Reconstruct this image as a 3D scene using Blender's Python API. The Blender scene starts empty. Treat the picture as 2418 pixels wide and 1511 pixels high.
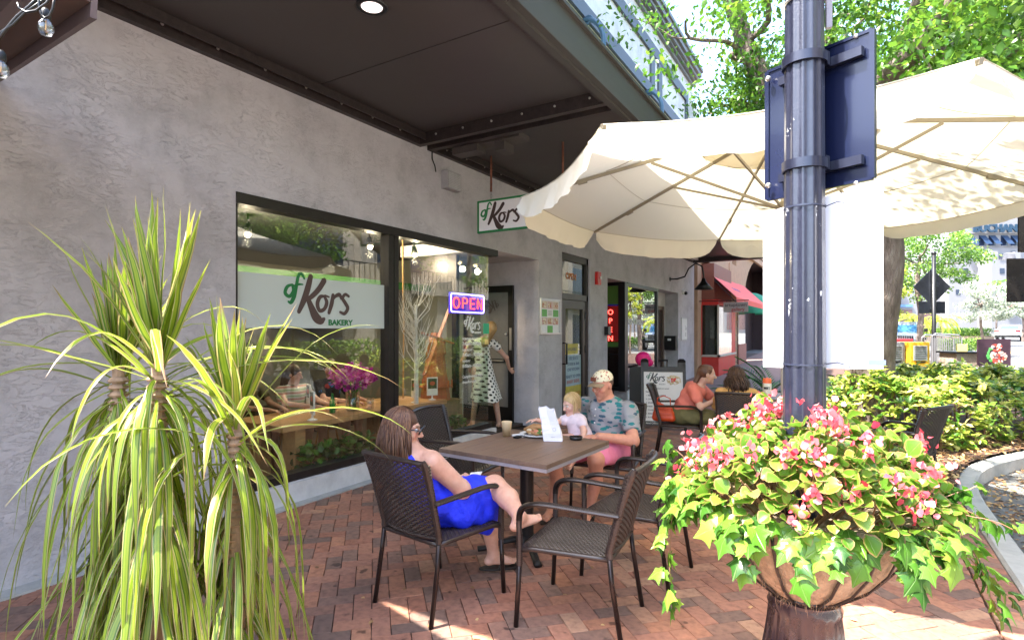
import bpy, bmesh, math, random
import numpy as np
from mathutils import Vector, Matrix, Euler
R = math.radians
rng = np.random.default_rng(7); random.seed(7)
C = bpy.context.scene.collection
sc = bpy.context.scene
# ---------------- camera, sky, sun, exposure ----------------
CX, CZ, FPX, YAW = 4.37, 1.58, 1318.0, R(31.3)
cd = bpy.data.cameras.new('camera'); cam = bpy.data.objects.new('camera', cd); C.objects.link(cam)
cam.location = (CX, 0, CZ); cam.rotation_euler = (R(90), 0, YAW)
cd.sensor_width = 36; cd.lens = 36*FPX/2418; cd.shift_y = (780-755.5)/2418; cd.clip_end = 600; cd.clip_start = .05
sc.camera = cam
SX, SY = .36, .44                       # shadow offset per metre of height
sdir = Vector((-SX, -SY, 1)).normalized()
sd = bpy.data.lights.new('sun', 'SUN'); sun = bpy.data.objects.new('sun', sd); C.objects.link(sun)
sd.energy = 3.3; sd.angle = R(.55); sd.color = (1, .955, .87)
sun.rotation_euler = sdir.to_track_quat('Z', 'Y').to_euler()
w = bpy.data.worlds.new('World'); sc.world = w; w.use_nodes = True
nt = w.node_tree; sky = nt.nodes.new('ShaderNodeTexSky'); sky.sky_type = 'NISHITA'; sky.sun_disc = False
sky.sun_elevation = math.asin(sdir.z); sky.sun_rotation = math.atan2(sdir.x, sdir.y); sky.air_density = 1.0; sky.dust_density = 2.5; sky.ozone_density = 1.0
nt.links.new(sky.outputs[0], nt.nodes['Background'].inputs[0]); nt.nodes['Background'].inputs[1].default_value = .15
sc.view_settings.view_transform = 'Standard'; sc.view_settings.look = 'None'; sc.view_settings.exposure = 2.95; sc.view_settings.gamma = 1
sc.cycles.max_bounces = 8; sc.cycles.transparent_max_bounces = 16; sc.cycles.diffuse_bounces = 5
# ---------------- materials ----------------
MATS = {}
def _new(name):
    m = bpy.data.materials.new(name); m.use_nodes = True; t = m.node_tree
    return m, t, t.nodes['Principled BSDF']
def rgb(c): return (c[0], c[1], c[2], 1)
def mat(name, col, rough=.6, metal=0, var=.12, scale=9, bump=0, bscale=60, emit=None, estr=1, spec=None, coat=0, stretch=None, obj=True, wrinkle=0):
    if name in MATS: return MATS[name]
    m, t, b = _new(name); N = t.nodes; L = t.links
    b.inputs['Roughness'].default_value = rough; b.inputs['Metallic'].default_value = metal
    if coat: b.inputs['Coat Weight'].default_value = coat; b.inputs['Coat Roughness'].default_value = .08
    if spec is not None: b.inputs['Specular IOR Level'].default_value = spec
    tc = N.new('ShaderNodeTexCoord'); mp = N.new('ShaderNodeMapping'); L.new(tc.outputs['Object' if obj else 'Generated'], mp.inputs[0])
    if stretch: mp.inputs['Scale'].default_value = stretch
    if var:
        n = N.new('ShaderNodeTexNoise'); n.inputs['Scale'].default_value = scale; n.inputs['Detail'].default_value = 6; n.inputs['Roughness'].default_value = .65
        L.new(mp.outputs[0], n.inputs['Vector'])
        r = N.new('ShaderNodeValToRGB'); r.color_ramp.elements[0].position = .28; r.color_ramp.elements[1].position = .72
        r.color_ramp.elements[0].color = rgb([max(0, x*(1-var)) for x in col]); r.color_ramp.elements[1].color = rgb([min(1, x*(1+var)) for x in col])
        L.new(n.outputs[0], r.inputs[0]); L.new(r.outputs[0], b.inputs['Base Color'])
        mr = N.new('ShaderNodeMapRange'); mr.inputs[3].default_value = max(0, rough-.1); mr.inputs[4].default_value = min(1, rough+.1)
        L.new(n.outputs[0], mr.inputs[0]); L.new(mr.outputs[0], b.inputs['Roughness'])
    else: b.inputs['Base Color'].default_value = rgb(col)
    if bump:
        n2 = N.new('ShaderNodeTexNoise'); n2.inputs['Scale'].default_value = bscale; n2.inputs['Detail'].default_value = 5
        L.new(mp.outputs[0], n2.inputs['Vector']); bp = N.new('ShaderNodeBump'); bp.inputs['Strength'].default_value = min(1, bump); bp.inputs['Distance'].default_value = .01 if not wrinkle else wrinkle
        L.new(n2.outputs[0], bp.inputs['Height']); L.new(bp.outputs[0], b.inputs['Normal'])
    if emit: b.inputs['Emission Color'].default_value = rgb(emit); b.inputs['Emission Strength'].default_value = estr
    MATS[name] = m; return m
def ramp(t, fac, stops, interp='LINEAR'):
    r = t.nodes.new('ShaderNodeValToRGB'); cr = r.color_ramp; cr.interpolation = interp
    while len(cr.elements) < len(stops): cr.elements.new(.5)
    for e, (p, c) in zip(cr.elements, stops): e.position = p; e.color = rgb(c)
    t.links.new(fac, r.inputs[0]); return r
def math_n(t, op, a, b=None, v=None):
    n = t.nodes.new('ShaderNodeMath'); n.operation = op
    for i, q in enumerate((a, b)):
        if q is None: continue
        if isinstance(q, (int, float)): n.inputs[i].default_value = q
        else: t.links.new(q, n.inputs[i])
    return n.outputs[0]
def leafmat(name, stops, trans=.35, rough=.42, uvstops=None, spec=.5):
    """per-leaf random colour, thin leaf lit through"""
    m, t, b = _new(name); N = t.nodes; L = t.links
    if uvstops:
        uv = N.new('ShaderNodeUVMap'); sp = N.new('ShaderNodeSeparateXYZ'); L.new(uv.outputs[0], sp.inputs[0])
        a = math_n(t, 'ABSOLUTE', math_n(t, 'SUBTRACT', sp.outputs[0], .5)); a = math_n(t, 'MULTIPLY', a, 2)
        nz = N.new('ShaderNodeTexNoise'); nz.inputs['Scale'].default_value = 5; tc = N.new('ShaderNodeTexCoord'); L.new(tc.outputs['Object'], nz.inputs['Vector'])
        a = math_n(t, 'ADD', a, math_n(t, 'MULTIPLY', math_n(t, 'SUBTRACT', nz.outputs[0], .5), .5))
        c1 = ramp(t, a, uvstops)
        at = N.new('ShaderNodeAttribute'); at.attribute_name = 'rnd'
        c2 = ramp(t, at.outputs['Fac'], stops)
        mx = N.new('ShaderNodeMix'); mx.data_type = 'RGBA'; mx.blend_type = 'MULTIPLY'; mx.inputs[0].default_value = 1
        L.new(c1.outputs[0], mx.inputs[6]); L.new(c2.outputs[0], mx.inputs[7]); col = mx.outputs[2]
    else:
        at = N.new('ShaderNodeAttribute'); at.attribute_name = 'rnd'
        col = ramp(t, at.outputs['Fac'], stops).outputs[0]
    L.new(col, b.inputs['Base Color']); b.inputs['Roughness'].default_value = rough; b.inputs['Specular IOR Level'].default_value = spec
    tr = N.new('ShaderNodeBsdfTranslucent'); L.new(col, tr.inputs[0]); ms = N.new('ShaderNodeMixShader'); ms.inputs[0].default_value = trans
    L.new(b.outputs[0], ms.inputs[1]); L.new(tr.outputs[0], ms.inputs[2]); L.new(ms.outputs[0], N['Material Output'].inputs[0])
    MATS[name] = m; return m
def glassmat(name, tint=(.86, .9, .87), refl=.22):
    m, t, b = _new(name); N = t.nodes; L = t.links; N.remove(b)
    tr = N.new('ShaderNodeBsdfTransparent'); tr.inputs[0].default_value = rgb(tint)
    gl = N.new('ShaderNodeBsdfGlossy'); gl.inputs['Roughness'].default_value = 0; gl.inputs[0].default_value = (1, 1, 1, 1)
    lw = N.new('ShaderNodeLayerWeight'); lw.inputs[0].default_value = .5
    f = math_n(t, 'ADD', math_n(t, 'MULTIPLY', math_n(t, 'POWER', lw.outputs['Facing'], 4), .8), refl); ms = N.new('ShaderNodeMixShader'); cl = math_n(t, 'MINIMUM', f, .9)
    L.new(cl, ms.inputs[0]); L.new(tr.outputs[0], ms.inputs[1]); L.new(gl.outputs[0], ms.inputs[2]); L.new(ms.outputs[0], N['Material Output'].inputs[0])
    MATS[name] = m; return m
def stucco(name, col, line=.5):
    m, t, b = _new(name); N = t.nodes; L = t.links
    tc = N.new('ShaderNodeTexCoord'); mp = N.new('ShaderNodeMapping'); mp.inputs['Scale'].default_value = (1, .6, 1.5); L.new(tc.outputs['Object'], mp.inputs[0])
    n = N.new('ShaderNodeTexNoise'); n.inputs['Scale'].default_value = 12; n.inputs['Detail'].default_value = 10; n.inputs['Roughness'].default_value = .72; n.inputs['Distortion'].default_value = .9
    L.new(mp.outputs[0], n.inputs['Vector'])
    ridge = math_n(t, 'ABSOLUTE', math_n(t, 'SUBTRACT', n.outputs[0], .5))
    ln = N.new('ShaderNodeMapRange'); ln.inputs[1].default_value = 0; ln.inputs[2].default_value = .015; L.new(ridge, ln.inputs[0])
    msk = N.new('ShaderNodeTexNoise'); msk.inputs['Scale'].default_value = 3.1; msk.inputs['Detail'].default_value = 4; L.new(tc.outputs['Object'], msk.inputs['Vector'])
    mk = N.new('ShaderNodeMapRange'); mk.inputs[1].default_value = .36; mk.inputs[2].default_value = .6; L.new(msk.outputs[0], mk.inputs[0])
    crease = math_n(t, 'MULTIPLY', math_n(t, 'SUBTRACT', 1, ln.outputs[0]), mk.outputs[0])
    big = N.new('ShaderNodeTexNoise'); big.inputs['Scale'].default_value = 1.5; big.inputs['Detail'].default_value = 9; big.inputs['Roughness'].default_value = .7; L.new(tc.outputs['Object'], big.inputs['Vector'])
    cr = ramp(t, big.outputs[0], [(.36, [x*.8 for x in col]), (.5, col), (.66, [min(1, x*1.12) for x in col])])
    mx = N.new('ShaderNodeMix'); mx.data_type = 'RGBA'; L.new(math_n(t, 'MULTIPLY', crease, line), mx.inputs[0]); L.new(cr.outputs[0], mx.inputs[6]); mx.inputs[7].default_value = rgb([x*.4 for x in col])
    L.new(mx.outputs[2], b.inputs['Base Color']); b.inputs['Roughness'].default_value = .85
    fine = N.new('ShaderNodeTexNoise'); fine.inputs['Scale'].default_value = 70; fine.inputs['Detail'].default_value = 3; L.new(tc.outputs['Object'], fine.inputs['Vector'])
    h = math_n(t, 'ADD', math_n(t, 'MULTIPLY', crease, -1), math_n(t, 'ADD', math_n(t, 'MULTIPLY', fine.outputs[0], .35), math_n(t, 'MULTIPLY', n.outputs[0], 1.2)))
    bp = N.new('ShaderNodeBump'); bp.inputs['Strength'].default_value = .5; bp.inputs['Distance'].default_value = .009; L.new(h, bp.inputs['Height']); L.new(bp.outputs[0], b.inputs['Normal'])
    MATS[name] = m; return m
# ---------------- mesh building ----------------
def mesh_from(name, V, F, mats, mi=None, smooth=False, rnd=None, uv=None, col=None):
    """V (n,3); F: list of tuples or (m,k) array"""
    me = bpy.data.meshes.new(name)
    if isinstance(F, np.ndarray):
        n, k = F.shape; me.vertices.add(len(V)); me.vertices.foreach_set('co', np.asarray(V, np.float32).ravel())
        me.loops.add(n*k); me.loops.foreach_set('vertex_index', F.astype(np.int32).ravel())
        me.polygons.add(n); me.polygons.foreach_set('loop_start', np.arange(0, n*k, k, dtype=np.int32)); me.update(calc_edges=True)
    else: me.from_pydata([tuple(v) for v in V], [], F)
    for m in (mats if isinstance(mats, (list, tuple)) else [mats]): me.materials.append(m)
    if mi is not None: me.polygons.foreach_set('material_index', np.asarray(mi, np.int32))
    if smooth: me.polygons.foreach_set('use_smooth', np.ones(len(me.polygons), bool))
    if rnd is not None: a = me.attributes.new('rnd', 'FLOAT', 'POINT'); a.data.foreach_set('value', np.asarray(rnd, np.float32))
    if col is not None: a = me.attributes.new('col', 'FLOAT_COLOR', 'POINT'); a.data.foreach_set('color', np.asarray(col, np.float32).ravel())
    if uv is not None:
        u = me.uv_layers.new(name='UVMap'); li = np.empty(len(me.loops), np.int32); me.loops.foreach_get('vertex_index', li)
        u.data.foreach_set('uv', np.asarray(uv, np.float32)[li].ravel())
    me.validate(); me.update(); return me
def link(name, me, parent=None, label=None, cat=None, group=None, kind=None, loc=None, rot=None):
    o = bpy.data.objects.new(name, me); C.objects.link(o)
    if parent: o.parent = parent
    if loc: o.location = loc
    if rot: o.rotation_euler = rot
    if label: o['label'] = label
    if cat: o['category'] = cat
    if group: o['group'] = group
    if kind: o['kind'] = kind
    return o
def thing(name, label, cat, loc=(0, 0, 0), rz=0, group=None): return link(name, None, None, label, cat, group, None, loc, (0, 0, rz))
def dup(root, loc, rz, label, group=None):
    r = root.copy(); C.objects.link(r); r.location = loc; r.rotation_euler = (0, 0, rz); r['label'] = label
    if group: r['group'] = group
    for ch in [o for o in C.objects if o.parent == root]:
        c = ch.copy(); C.objects.link(c); c.parent = r
        for g in [o for o in C.objects if o.parent == ch]: d = g.copy(); C.objects.link(d); d.parent = c
    return r
def frame(dirv):
    d = Vector(dirv).normalized(); u = Vector((0, 0, 1)) if abs(d.z) < .95 else Vector((0, 1, 0))
    a = d.cross(u).normalized(); return a, a.cross(d).normalized(), d
class B:
    def __init__(s): s.v = []; s.f = []; s.m = []
    def add(s, V, F, mi=0):
        o = len(s.v); s.v += [tuple(v) for v in V]; s.f += [tuple(i+o for i in f) for f in F]; s.m += [mi]*len(F); return s
    def box(s, x0, y0, z0, x1, y1, z1, mi=0, bev=0):
        if bev <= 0:
            V = [(x, y, z) for x in (x0, x1) for y in (y0, y1) for z in (z0, z1)]
            return s.add(V, [(0, 1, 3, 2), (4, 6, 7, 5), (0, 4, 5, 1), (2, 3, 7, 6), (0, 2, 6, 4), (1, 5, 7, 3)], mi)
        bm = bmesh.new(); bmesh.ops.create_cube(bm, size=1)
        for v in bm.verts: v.co = Vector(((x0+x1)/2+v.co.x*(x1-x0), (y0+y1)/2+v.co.y*(y1-y0), (z0+z1)/2+v.co.z*(z1-z0)))
        bmesh.ops.bevel(bm, geom=bm.edges[:], offset=bev, segments=2, affect='EDGES', profile=.7)
        return s.bm(bm, mi)
    def bm(s, bm, mi=0, M=None):
        bm.verts.index_update(); V = [(M @ v.co if M else v.co)[:] for v in bm.verts]; s.add(V, [tuple(v.index for v in f.verts) for f in bm.faces], mi); bm.free(); return s
    def obox(s, c, ax, ay, az, mi=0):
        c, ax, ay, az = map(Vector, (c, ax, ay, az)); V = [c+ax*i+ay*j+az*k for i in (-1, 1) for j in (-1, 1) for k in (-1, 1)]
        return s.add(V, [(0, 1, 3, 2), (4, 6, 7, 5), (0, 4, 5, 1), (2, 3, 7, 6), (0, 2, 6, 4), (1, 5, 7, 3)], mi)
    def bar(s, a, b, w, h, mi=0, up=(0, 0, 1)):
        a, b = Vector(a), Vector(b); d = (b-a); n = d.normalized(); u = Vector(up)
        sd_ = n.cross(u); sd_ = sd_.normalized() if sd_.length > 1e-4 else Vector((1, 0, 0)); u2 = sd_.cross(n)
        return s.obox((a+b)/2, d/2, sd_*w/2, u2*h/2, mi)
    def tube(s, pts, r, n=8, mi=0, cap=True, flat=None, up=None):
        pts = [Vector(p) for p in pts]; k = len(pts); rr = r if isinstance(r, (list, tuple)) else [r]*k
        V = []; prev = None
        for i, p in enumerate(pts):
            d = (pts[min(i+1, k-1)]-pts[max(i-1, 0)]).normalized()
            if up is not None: a = d.cross(Vector(up)).normalized(); b = a.cross(d)
            elif prev is None: a, b, _ = frame(d)
            else: a = (prev - d*prev.dot(d)).normalized(); b = a.cross(d)
            prev = a
            for j in range(n):
                t = 2*math.pi*j/n; V.append(p+a*math.cos(t)*rr[i]+b*math.sin(t)*rr[i]*(flat or 1))
        F = [(i*n+j, i*n+(j+1) % n, (i+1)*n+(j+1) % n, (i+1)*n+j) for i in range(k-1) for j in range(n)]
        if cap: F += [tuple(range(n-1, -1, -1)), tuple((k-1)*n+j for j in range(n))]
        return s.add(V, F, mi)
    def lathe(s, prof, c=(0, 0, 0), n=24, mi=0, flute=0, nf=0, cap=True):
        V = []
        for (r, z) in prof:
            for j in range(n):
                t = 2*math.pi*j/n; q = r*(1-flute*(.5+.5*math.cos(nf*t))) if flute else r
                V.append((c[0]+q*math.cos(t), c[1]+q*math.sin(t), c[2]+z))
        F = [(i*n+j, i*n+(j+1) % n, (i+1)*n+(j+1) % n, (i+1)*n+j) for i in range(len(prof)-1) for j in range(n)]
        if cap: F += [tuple(range(n-1, -1, -1)), tuple((len(prof)-1)*n+j for j in range(n))]
        return s.add(V, F, mi)
    def prism(s, poly, h, M=None, mi=0):
        """2D polygon (x,y) extruded 0..h along z, then transformed"""
        n = len(poly); V = [Vector((p[0], p[1], z)) for z in (0, h) for p in poly]
        if M: V = [M @ v for v in V]
        return s.add(V, [tuple(range(n-1, -1, -1)), tuple(range(n, 2*n))]+[(i, (i+1) % n, n+(i+1) % n, n+i) for i in range(n)], mi)
    def sphere(s, c, r, mi=0, seg=12, ring=8):
        bm = bmesh.new(); bmesh.ops.create_uvsphere(bm, u_segments=seg, v_segments=ring, radius=1)
        r = (r, r, r) if isinstance(r, (int, float)) else r
        for v in bm.verts: v.co = Vector((c[0]+v.co.x*r[0], c[1]+v.co.y*r[1], c[2]+v.co.z*r[2]))
        return s.bm(bm, mi)
    def build(s, name, mats, parent=None, smooth=False, auto=None, **kw):
        me = bpy.data.meshes.new(name); me.from_pydata(s.v, [], s.f)
        for m in (mats if isinstance(mats, (list, tuple)) else [mats]): me.materials.append(m)
        me.polygons.foreach_set('material_index', np.asarray(s.m, np.int32))
        if smooth or auto: me.polygons.foreach_set('use_smooth', np.ones(len(me.polygons), bool))
        me.update()
        if auto is not None: me.set_sharp_from_angle(angle=R(auto))
        return link(name, me, parent, **kw)
def T(x, y, z): return Matrix.Translation((x, y, z))
def axes(o, ax, ay, az):
    M = Matrix.Identity(4)
    for i, a in enumerate((ax, ay, az)):
        for j in range(3): M[j][i] = a[j]
    for j in range(3): M[j][3] = o[j]
    return M
FACE_STREET = lambda o: axes(o, (0, 1, 0), (0, 0, 1), (1, 0, 0))      # text read from the street, on the wall
FACE_CAM = lambda o: axes(o, (1, 0, 0), (0, 0, 1), (0, -1, 0))        # faces -y
def text_mesh(b, s, size, M, mi=0, ext=.002, align='LEFT', bold=0, sx=1):
    cu = bpy.data.curves.new('t', 'FONT'); cu.body = s; cu.size = size; cu.extrude = ext/2; cu.align_x = align; cu.offset = bold; cu.resolution_u = 3
    o = bpy.data.objects.new('t', cu); C.objects.link(o); dg = bpy.context.evaluated_depsgraph_get(); me = bpy.data.meshes.new_from_object(o.evaluated_get(dg))
    S = Matrix.Diagonal((sx, 1, 1, 1))
    b.add([M @ S @ v.co for v in me.vertices], [tuple(p.vertices) for p in me.polygons], mi)
    bpy.data.objects.remove(o); bpy.data.curves.remove(cu); bpy.data.meshes.remove(me)
def catmull(P, n=6):
    P = [np.array(p, float) for p in P]; out = []
    for i in range(len(P)-1):
        p0, p1, p2, p3 = P[max(i-1, 0)], P[i], P[i+1], P[min(i+2, len(P)-1)]
        for k in range(n):
            t = k/n; out.append(.5*((2*p1)+(-p0+p2)*t+(2*p0-5*p1+4*p2-p3)*t*t+(-p0+3*p1-3*p2+p3)*t**3))
    out.append(P[-1]); return out
def stroke(b, pts, M, mi=0, lift=0, n=7):
    """pts (x,y,width) brush stroke, flat with round ends"""
    q = catmull(pts, n); L = []; Rr = []
    for i, p in enumerate(q):
        a = q[min(i+1, len(q)-1)][:2]-q[max(i-1, 0)][:2]; a = a/(np.linalg.norm(a)+1e-9); nn = np.array([-a[1], a[0]])
        L.append(p[:2]+nn*p[2]/2); Rr.append(p[:2]-nn*p[2]/2)
    V = []
    for l, r in zip(L, Rr): V += [M @ Vector((l[0], l[1], lift)), M @ Vector((r[0], r[1], lift))]
    b.add(V, [(2*i, 2*i+1, 2*i+3, 2*i+2) for i in range(len(q)-1)], mi)
    for p in (q[0], q[-1]):
        c = [M @ Vector((p[0]+p[2]/2*math.cos(t), p[1]+p[2]/2*math.sin(t), lift+.00012)) for t in np.linspace(0, 2*math.pi, 13)[:-1]]
        b.add(c, [tuple(range(12))], mi)
def logo(b, M, sc_=1.0, g=0, k=1, bakery=True, sub=True):
    """hand-lettered 'of Kors' drawn in a box about 1 wide; lower left at origin"""
    S = lambda pts: [((x-450)/520*sc_, (1000-y)/520*sc_, wd/520*sc_) for x, y, wd in pts]
    e = .0004
    if sub:
        stroke(b, S([(508, 755, 12), (475, 770, 20), (462, 805, 22), (490, 822, 20), (515, 790, 20), (508, 757, 12), (535, 770, 9)]), M, g, e)
        stroke(b, S([(588, 715, 14), (570, 690, 16), (548, 705, 20), (535, 760, 22), (520, 820, 26), (500, 855, 22), (482, 852, 12)]), M, g, 2*e)
        stroke(b, S([(515, 765, 10), (545, 752, 14), (578, 750, 8)]), M, g, 3*e)
    stroke(b, S([(632, 702, 34), (612, 770, 40), (585, 840, 38), (552, 905, 26)]), M, k, e)
    stroke(b, S([(728, 718, 36), (690, 770, 34), (640, 815, 30), (605, 835, 22)]), M, k, 2*e)
    stroke(b, S([(612, 826, 30), (638, 880, 42), (670, 935, 56), (705, 955, 46), (728, 945, 22)]), M, k, 3*e)
    stroke(b, S([(735, 810, 14), (700, 815, 24), (680, 855, 28), (695, 895, 24), (730, 885, 24), (748, 845, 26), (732, 808, 16), (765, 812, 10)]), M, k, 4*e)
    stroke(b, S([(795, 800, 24), (785, 850, 30), (765, 905, 24)]), M, k, 5*e)
    stroke(b, S([(778, 850, 10), (810, 808, 20), (845, 795, 26), (858, 818, 16)]), M, k, 6*e)
    stroke(b, S([(918, 800, 18), (890, 790, 20), (870, 815, 24), (892, 845, 26), (910, 875, 26), (885, 908, 22), (850, 900, 16)]), M, k, 7*e)
    if bakery:
        text_mesh(b, 'BAKERY', .088*sc_, M @ T((760-450)/520*sc_, (985-980+15)/520*sc_, .0005), g, .0006, bold=.004*sc_, sx=1.15)
# leaves --------------------------------------------------------------
def rot_from(d, up):
    """arrays: d = leaf axis, up = leaf normal hint -> (n,3,3) with columns x(width), y(axis), z(normal)"""
    d = d/np.linalg.norm(d, axis=1, keepdims=True); x = np.cross(d, up); x /= (np.linalg.norm(x, axis=1, keepdims=True)+1e-9); z = np.cross(x, d)
    return np.stack([x, d, z], axis=2)
DIAMOND = (np.array([(0, 0, 0), (-.28, .4, .05), (0, .45, -.03), (.28, .4, .05), (0, 1, -.08)]), [(0, 2, 1), (0, 3, 2), (1, 2, 4), (2, 3, 4)])
OVAL = (np.array([(0, 0, 0), (-.3, .22, .07), (0, .3, 0), (.3, .22, .07), (-.36, .6, .06), (0, .62, -.03), (.36, .6, .06), (0, 1, -.12)]),
        [(0, 2, 1), (0, 3, 2), (1, 2, 5), (1, 5, 4), (2, 3, 5), (3, 6, 5), (4, 5, 7), (5, 6, 7)])
_iv = [(0, 0), (.16, -.1), (.42, -.02), (.34, .18), (.62, .42), (.34, .5), (.2, .62), (0, 1)]
_ivp = _iv+[(-x, y) for x, y in _iv[-2:0:-1]]
ROUND_ = None
IVY = (np.array([(0, .32, 0)]+[(x, y, -.42*abs(x)**1.3-.3*y*y) for x, y in _ivp]), [(0, i+1, (i+1) % len(_ivp)+1) for i in range(len(_ivp))])
def leaves(P, D, U, size, shape=DIAMOND, wid=1.0, rnd=None):
    sv, sf = shape; n = len(P); Rm = rot_from(D, U); s = np.broadcast_to(np.asarray(size, float).reshape(-1, 1, 1), (n, 1, 1))
    loc = sv[None]*np.array([wid, 1, 1])*s
    V = np.einsum('nij,nkj->nki', Rm, loc)+P[:, None, :]; F = np.array(sf)[None]+(np.arange(n)*len(sv))[:, None, None]
    r = rng.random(n) if rnd is None else rnd
    return V.reshape(-1, 3), F.reshape(-1, len(sf[0])), np.repeat(r, len(sv))
def shape_rows(ws, cup=.1, droop=.12, asym=0, ruffle=0):
    m = len(ws); V = []; UVs = []
    for i, w_ in enumerate(ws):
        y = i/(m-1)
        for j in range(5):
            x = (j-2)/2*w_; V.append((x, y+(.06*abs(j-2) if i == 0 else 0)-(.02*abs(j-2) if i == m-1 else 0), cup*abs(j-2)/2*(w_*2)-droop*y*y+ruffle*math.sin(i*2.3+j*1.9))); UVs.append(((j-2)/2*.5+.5, y))
    F = [(i*5+j, i*5+j+1, (i+1)*5+j+1, (i+1)*5+j) for i in range(m-1) for j in range(4)]
    return (np.array(V), F), np.array(UVs)
ROUNDL, ROUND_UV = shape_rows([.12, .38, .52, .54, .42, .12], .16, .16, ruffle=.02)
IVY_UV = np.array([(.5, .32)]+[(.5+x*.8, y) for x, y in _ivp])
def merge(parts):
    V, F, Rn, o = [], [], [], 0
    for v, f, r in parts: V.append(v); F.append(f+o); Rn.append(r); o += len(v)
    return np.concatenate(V), np.concatenate(F), np.concatenate(Rn)
def unit(n):
    a = rng.normal(size=(n, 3)); return a/np.linalg.norm(a, axis=1, keepdims=True)
def ribbons(L, name, mats, parent, seg=12, **kw):
    """L: list of (path pts (k,3), width array, side vec) -> long leaves with uv across; v-shaped"""
    V = []; F = []; U = []; Rn = []; o = 0
    for pts, wd, side, r in L:
        k = len(pts); t = np.gradient(pts, axis=0); t /= np.linalg.norm(t, axis=1, keepdims=True)+1e-9
        s = side[None]-t*(t@side)[:, None]; s /= np.linalg.norm(s, axis=1, keepdims=True)+1e-9; nn = np.cross(s, t)
        for j, a in enumerate((-1, 0, 1)):
            V.append(pts+s*(a*wd/2)[:, None]+nn*(abs(a)*wd*.16)[:, None]); U.append(np.stack([np.full(k, .5+a/2), np.linspace(0, 1, k)], 1)); Rn.append(np.full(k, r))
        i = np.arange(k-1)
        for j in (0, 1): F.append(np.stack([o+j*k+i, o+(j+1)*k+i, o+(j+1)*k+i+1, o+j*k+i+1], 1))
        o += 3*k
    me = mesh_from(name, np.concatenate(V), np.concatenate(F), mats, smooth=True, rnd=np.concatenate(Rn), uv=np.concatenate(U)); return link(name, me, parent, **kw)
# bodies: smooth union of tapered limbs, meshed with surface nets -----------------
def nets(f, org, h):
    s = f < 0; nx, ny, nz = f.shape
    cnt = np.zeros((nx-1, ny-1, nz-1), int)
    for a in (0, 1):
        for b_ in (0, 1):
            for c in (0, 1): cnt += s[a:nx-1+a, b_:ny-1+b_, c:nz-1+c]
    act = (cnt > 0) & (cnt < 8); idx = -np.ones(act.shape, int); ii = np.argwhere(act); idx[act] = np.arange(len(ii))
    acc = np.zeros((len(ii), 3)); num = np.zeros(len(ii)); cs = [(a, b_, c) for a in (0, 1) for b_ in (0, 1) for c in (0, 1)]
    for p in cs:
        for ax in range(3):
            if p[ax] == 1: continue
            q = list(p); q[ax] = 1; a = f[ii[:, 0]+p[0], ii[:, 1]+p[1], ii[:, 2]+p[2]]; b_ = f[ii[:, 0]+q[0], ii[:, 1]+q[1], ii[:, 2]+q[2]]
            mk = (a < 0) != (b_ < 0); t = np.where(mk, a/np.where(mk, a-b_, 1), 0); pos = np.array(p, float)[None].repeat(len(ii), 0); pos[:, ax] += t
            acc += pos*mk[:, None]; num += mk
    V = (ii+acc/num[:, None])*h+org; F = []
    for ax in range(3):
        u, v = [(1, 2), (2, 0), (0, 1)][ax]; sl0 = [slice(None)]*3; sl1 = [slice(None)]*3; sl0[ax] = slice(0, -1); sl1[ax] = slice(1, None)
        ch = s[tuple(sl0)] != s[tuple(sl1)]; e = np.argwhere(ch); e = e[(e[:, u] > 0) & (e[:, v] > 0) & (e[:, u] < f.shape[u]-1) & (e[:, v] < f.shape[v]-1)]
        def g(du, dv):
            q = e.copy(); q[:, u] -= du; q[:, v] -= dv; return idx[q[:, 0], q[:, 1], q[:, 2]]
        quad = np.stack([g(1, 1), g(0, 1), g(0, 0), g(1, 0)], 1); ins = s[e[:, 0], e[:, 1], e[:, 2]]; quad[~ins] = quad[~ins][:, ::-1]; F.append(quad)
    return V, np.concatenate(F)
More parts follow.
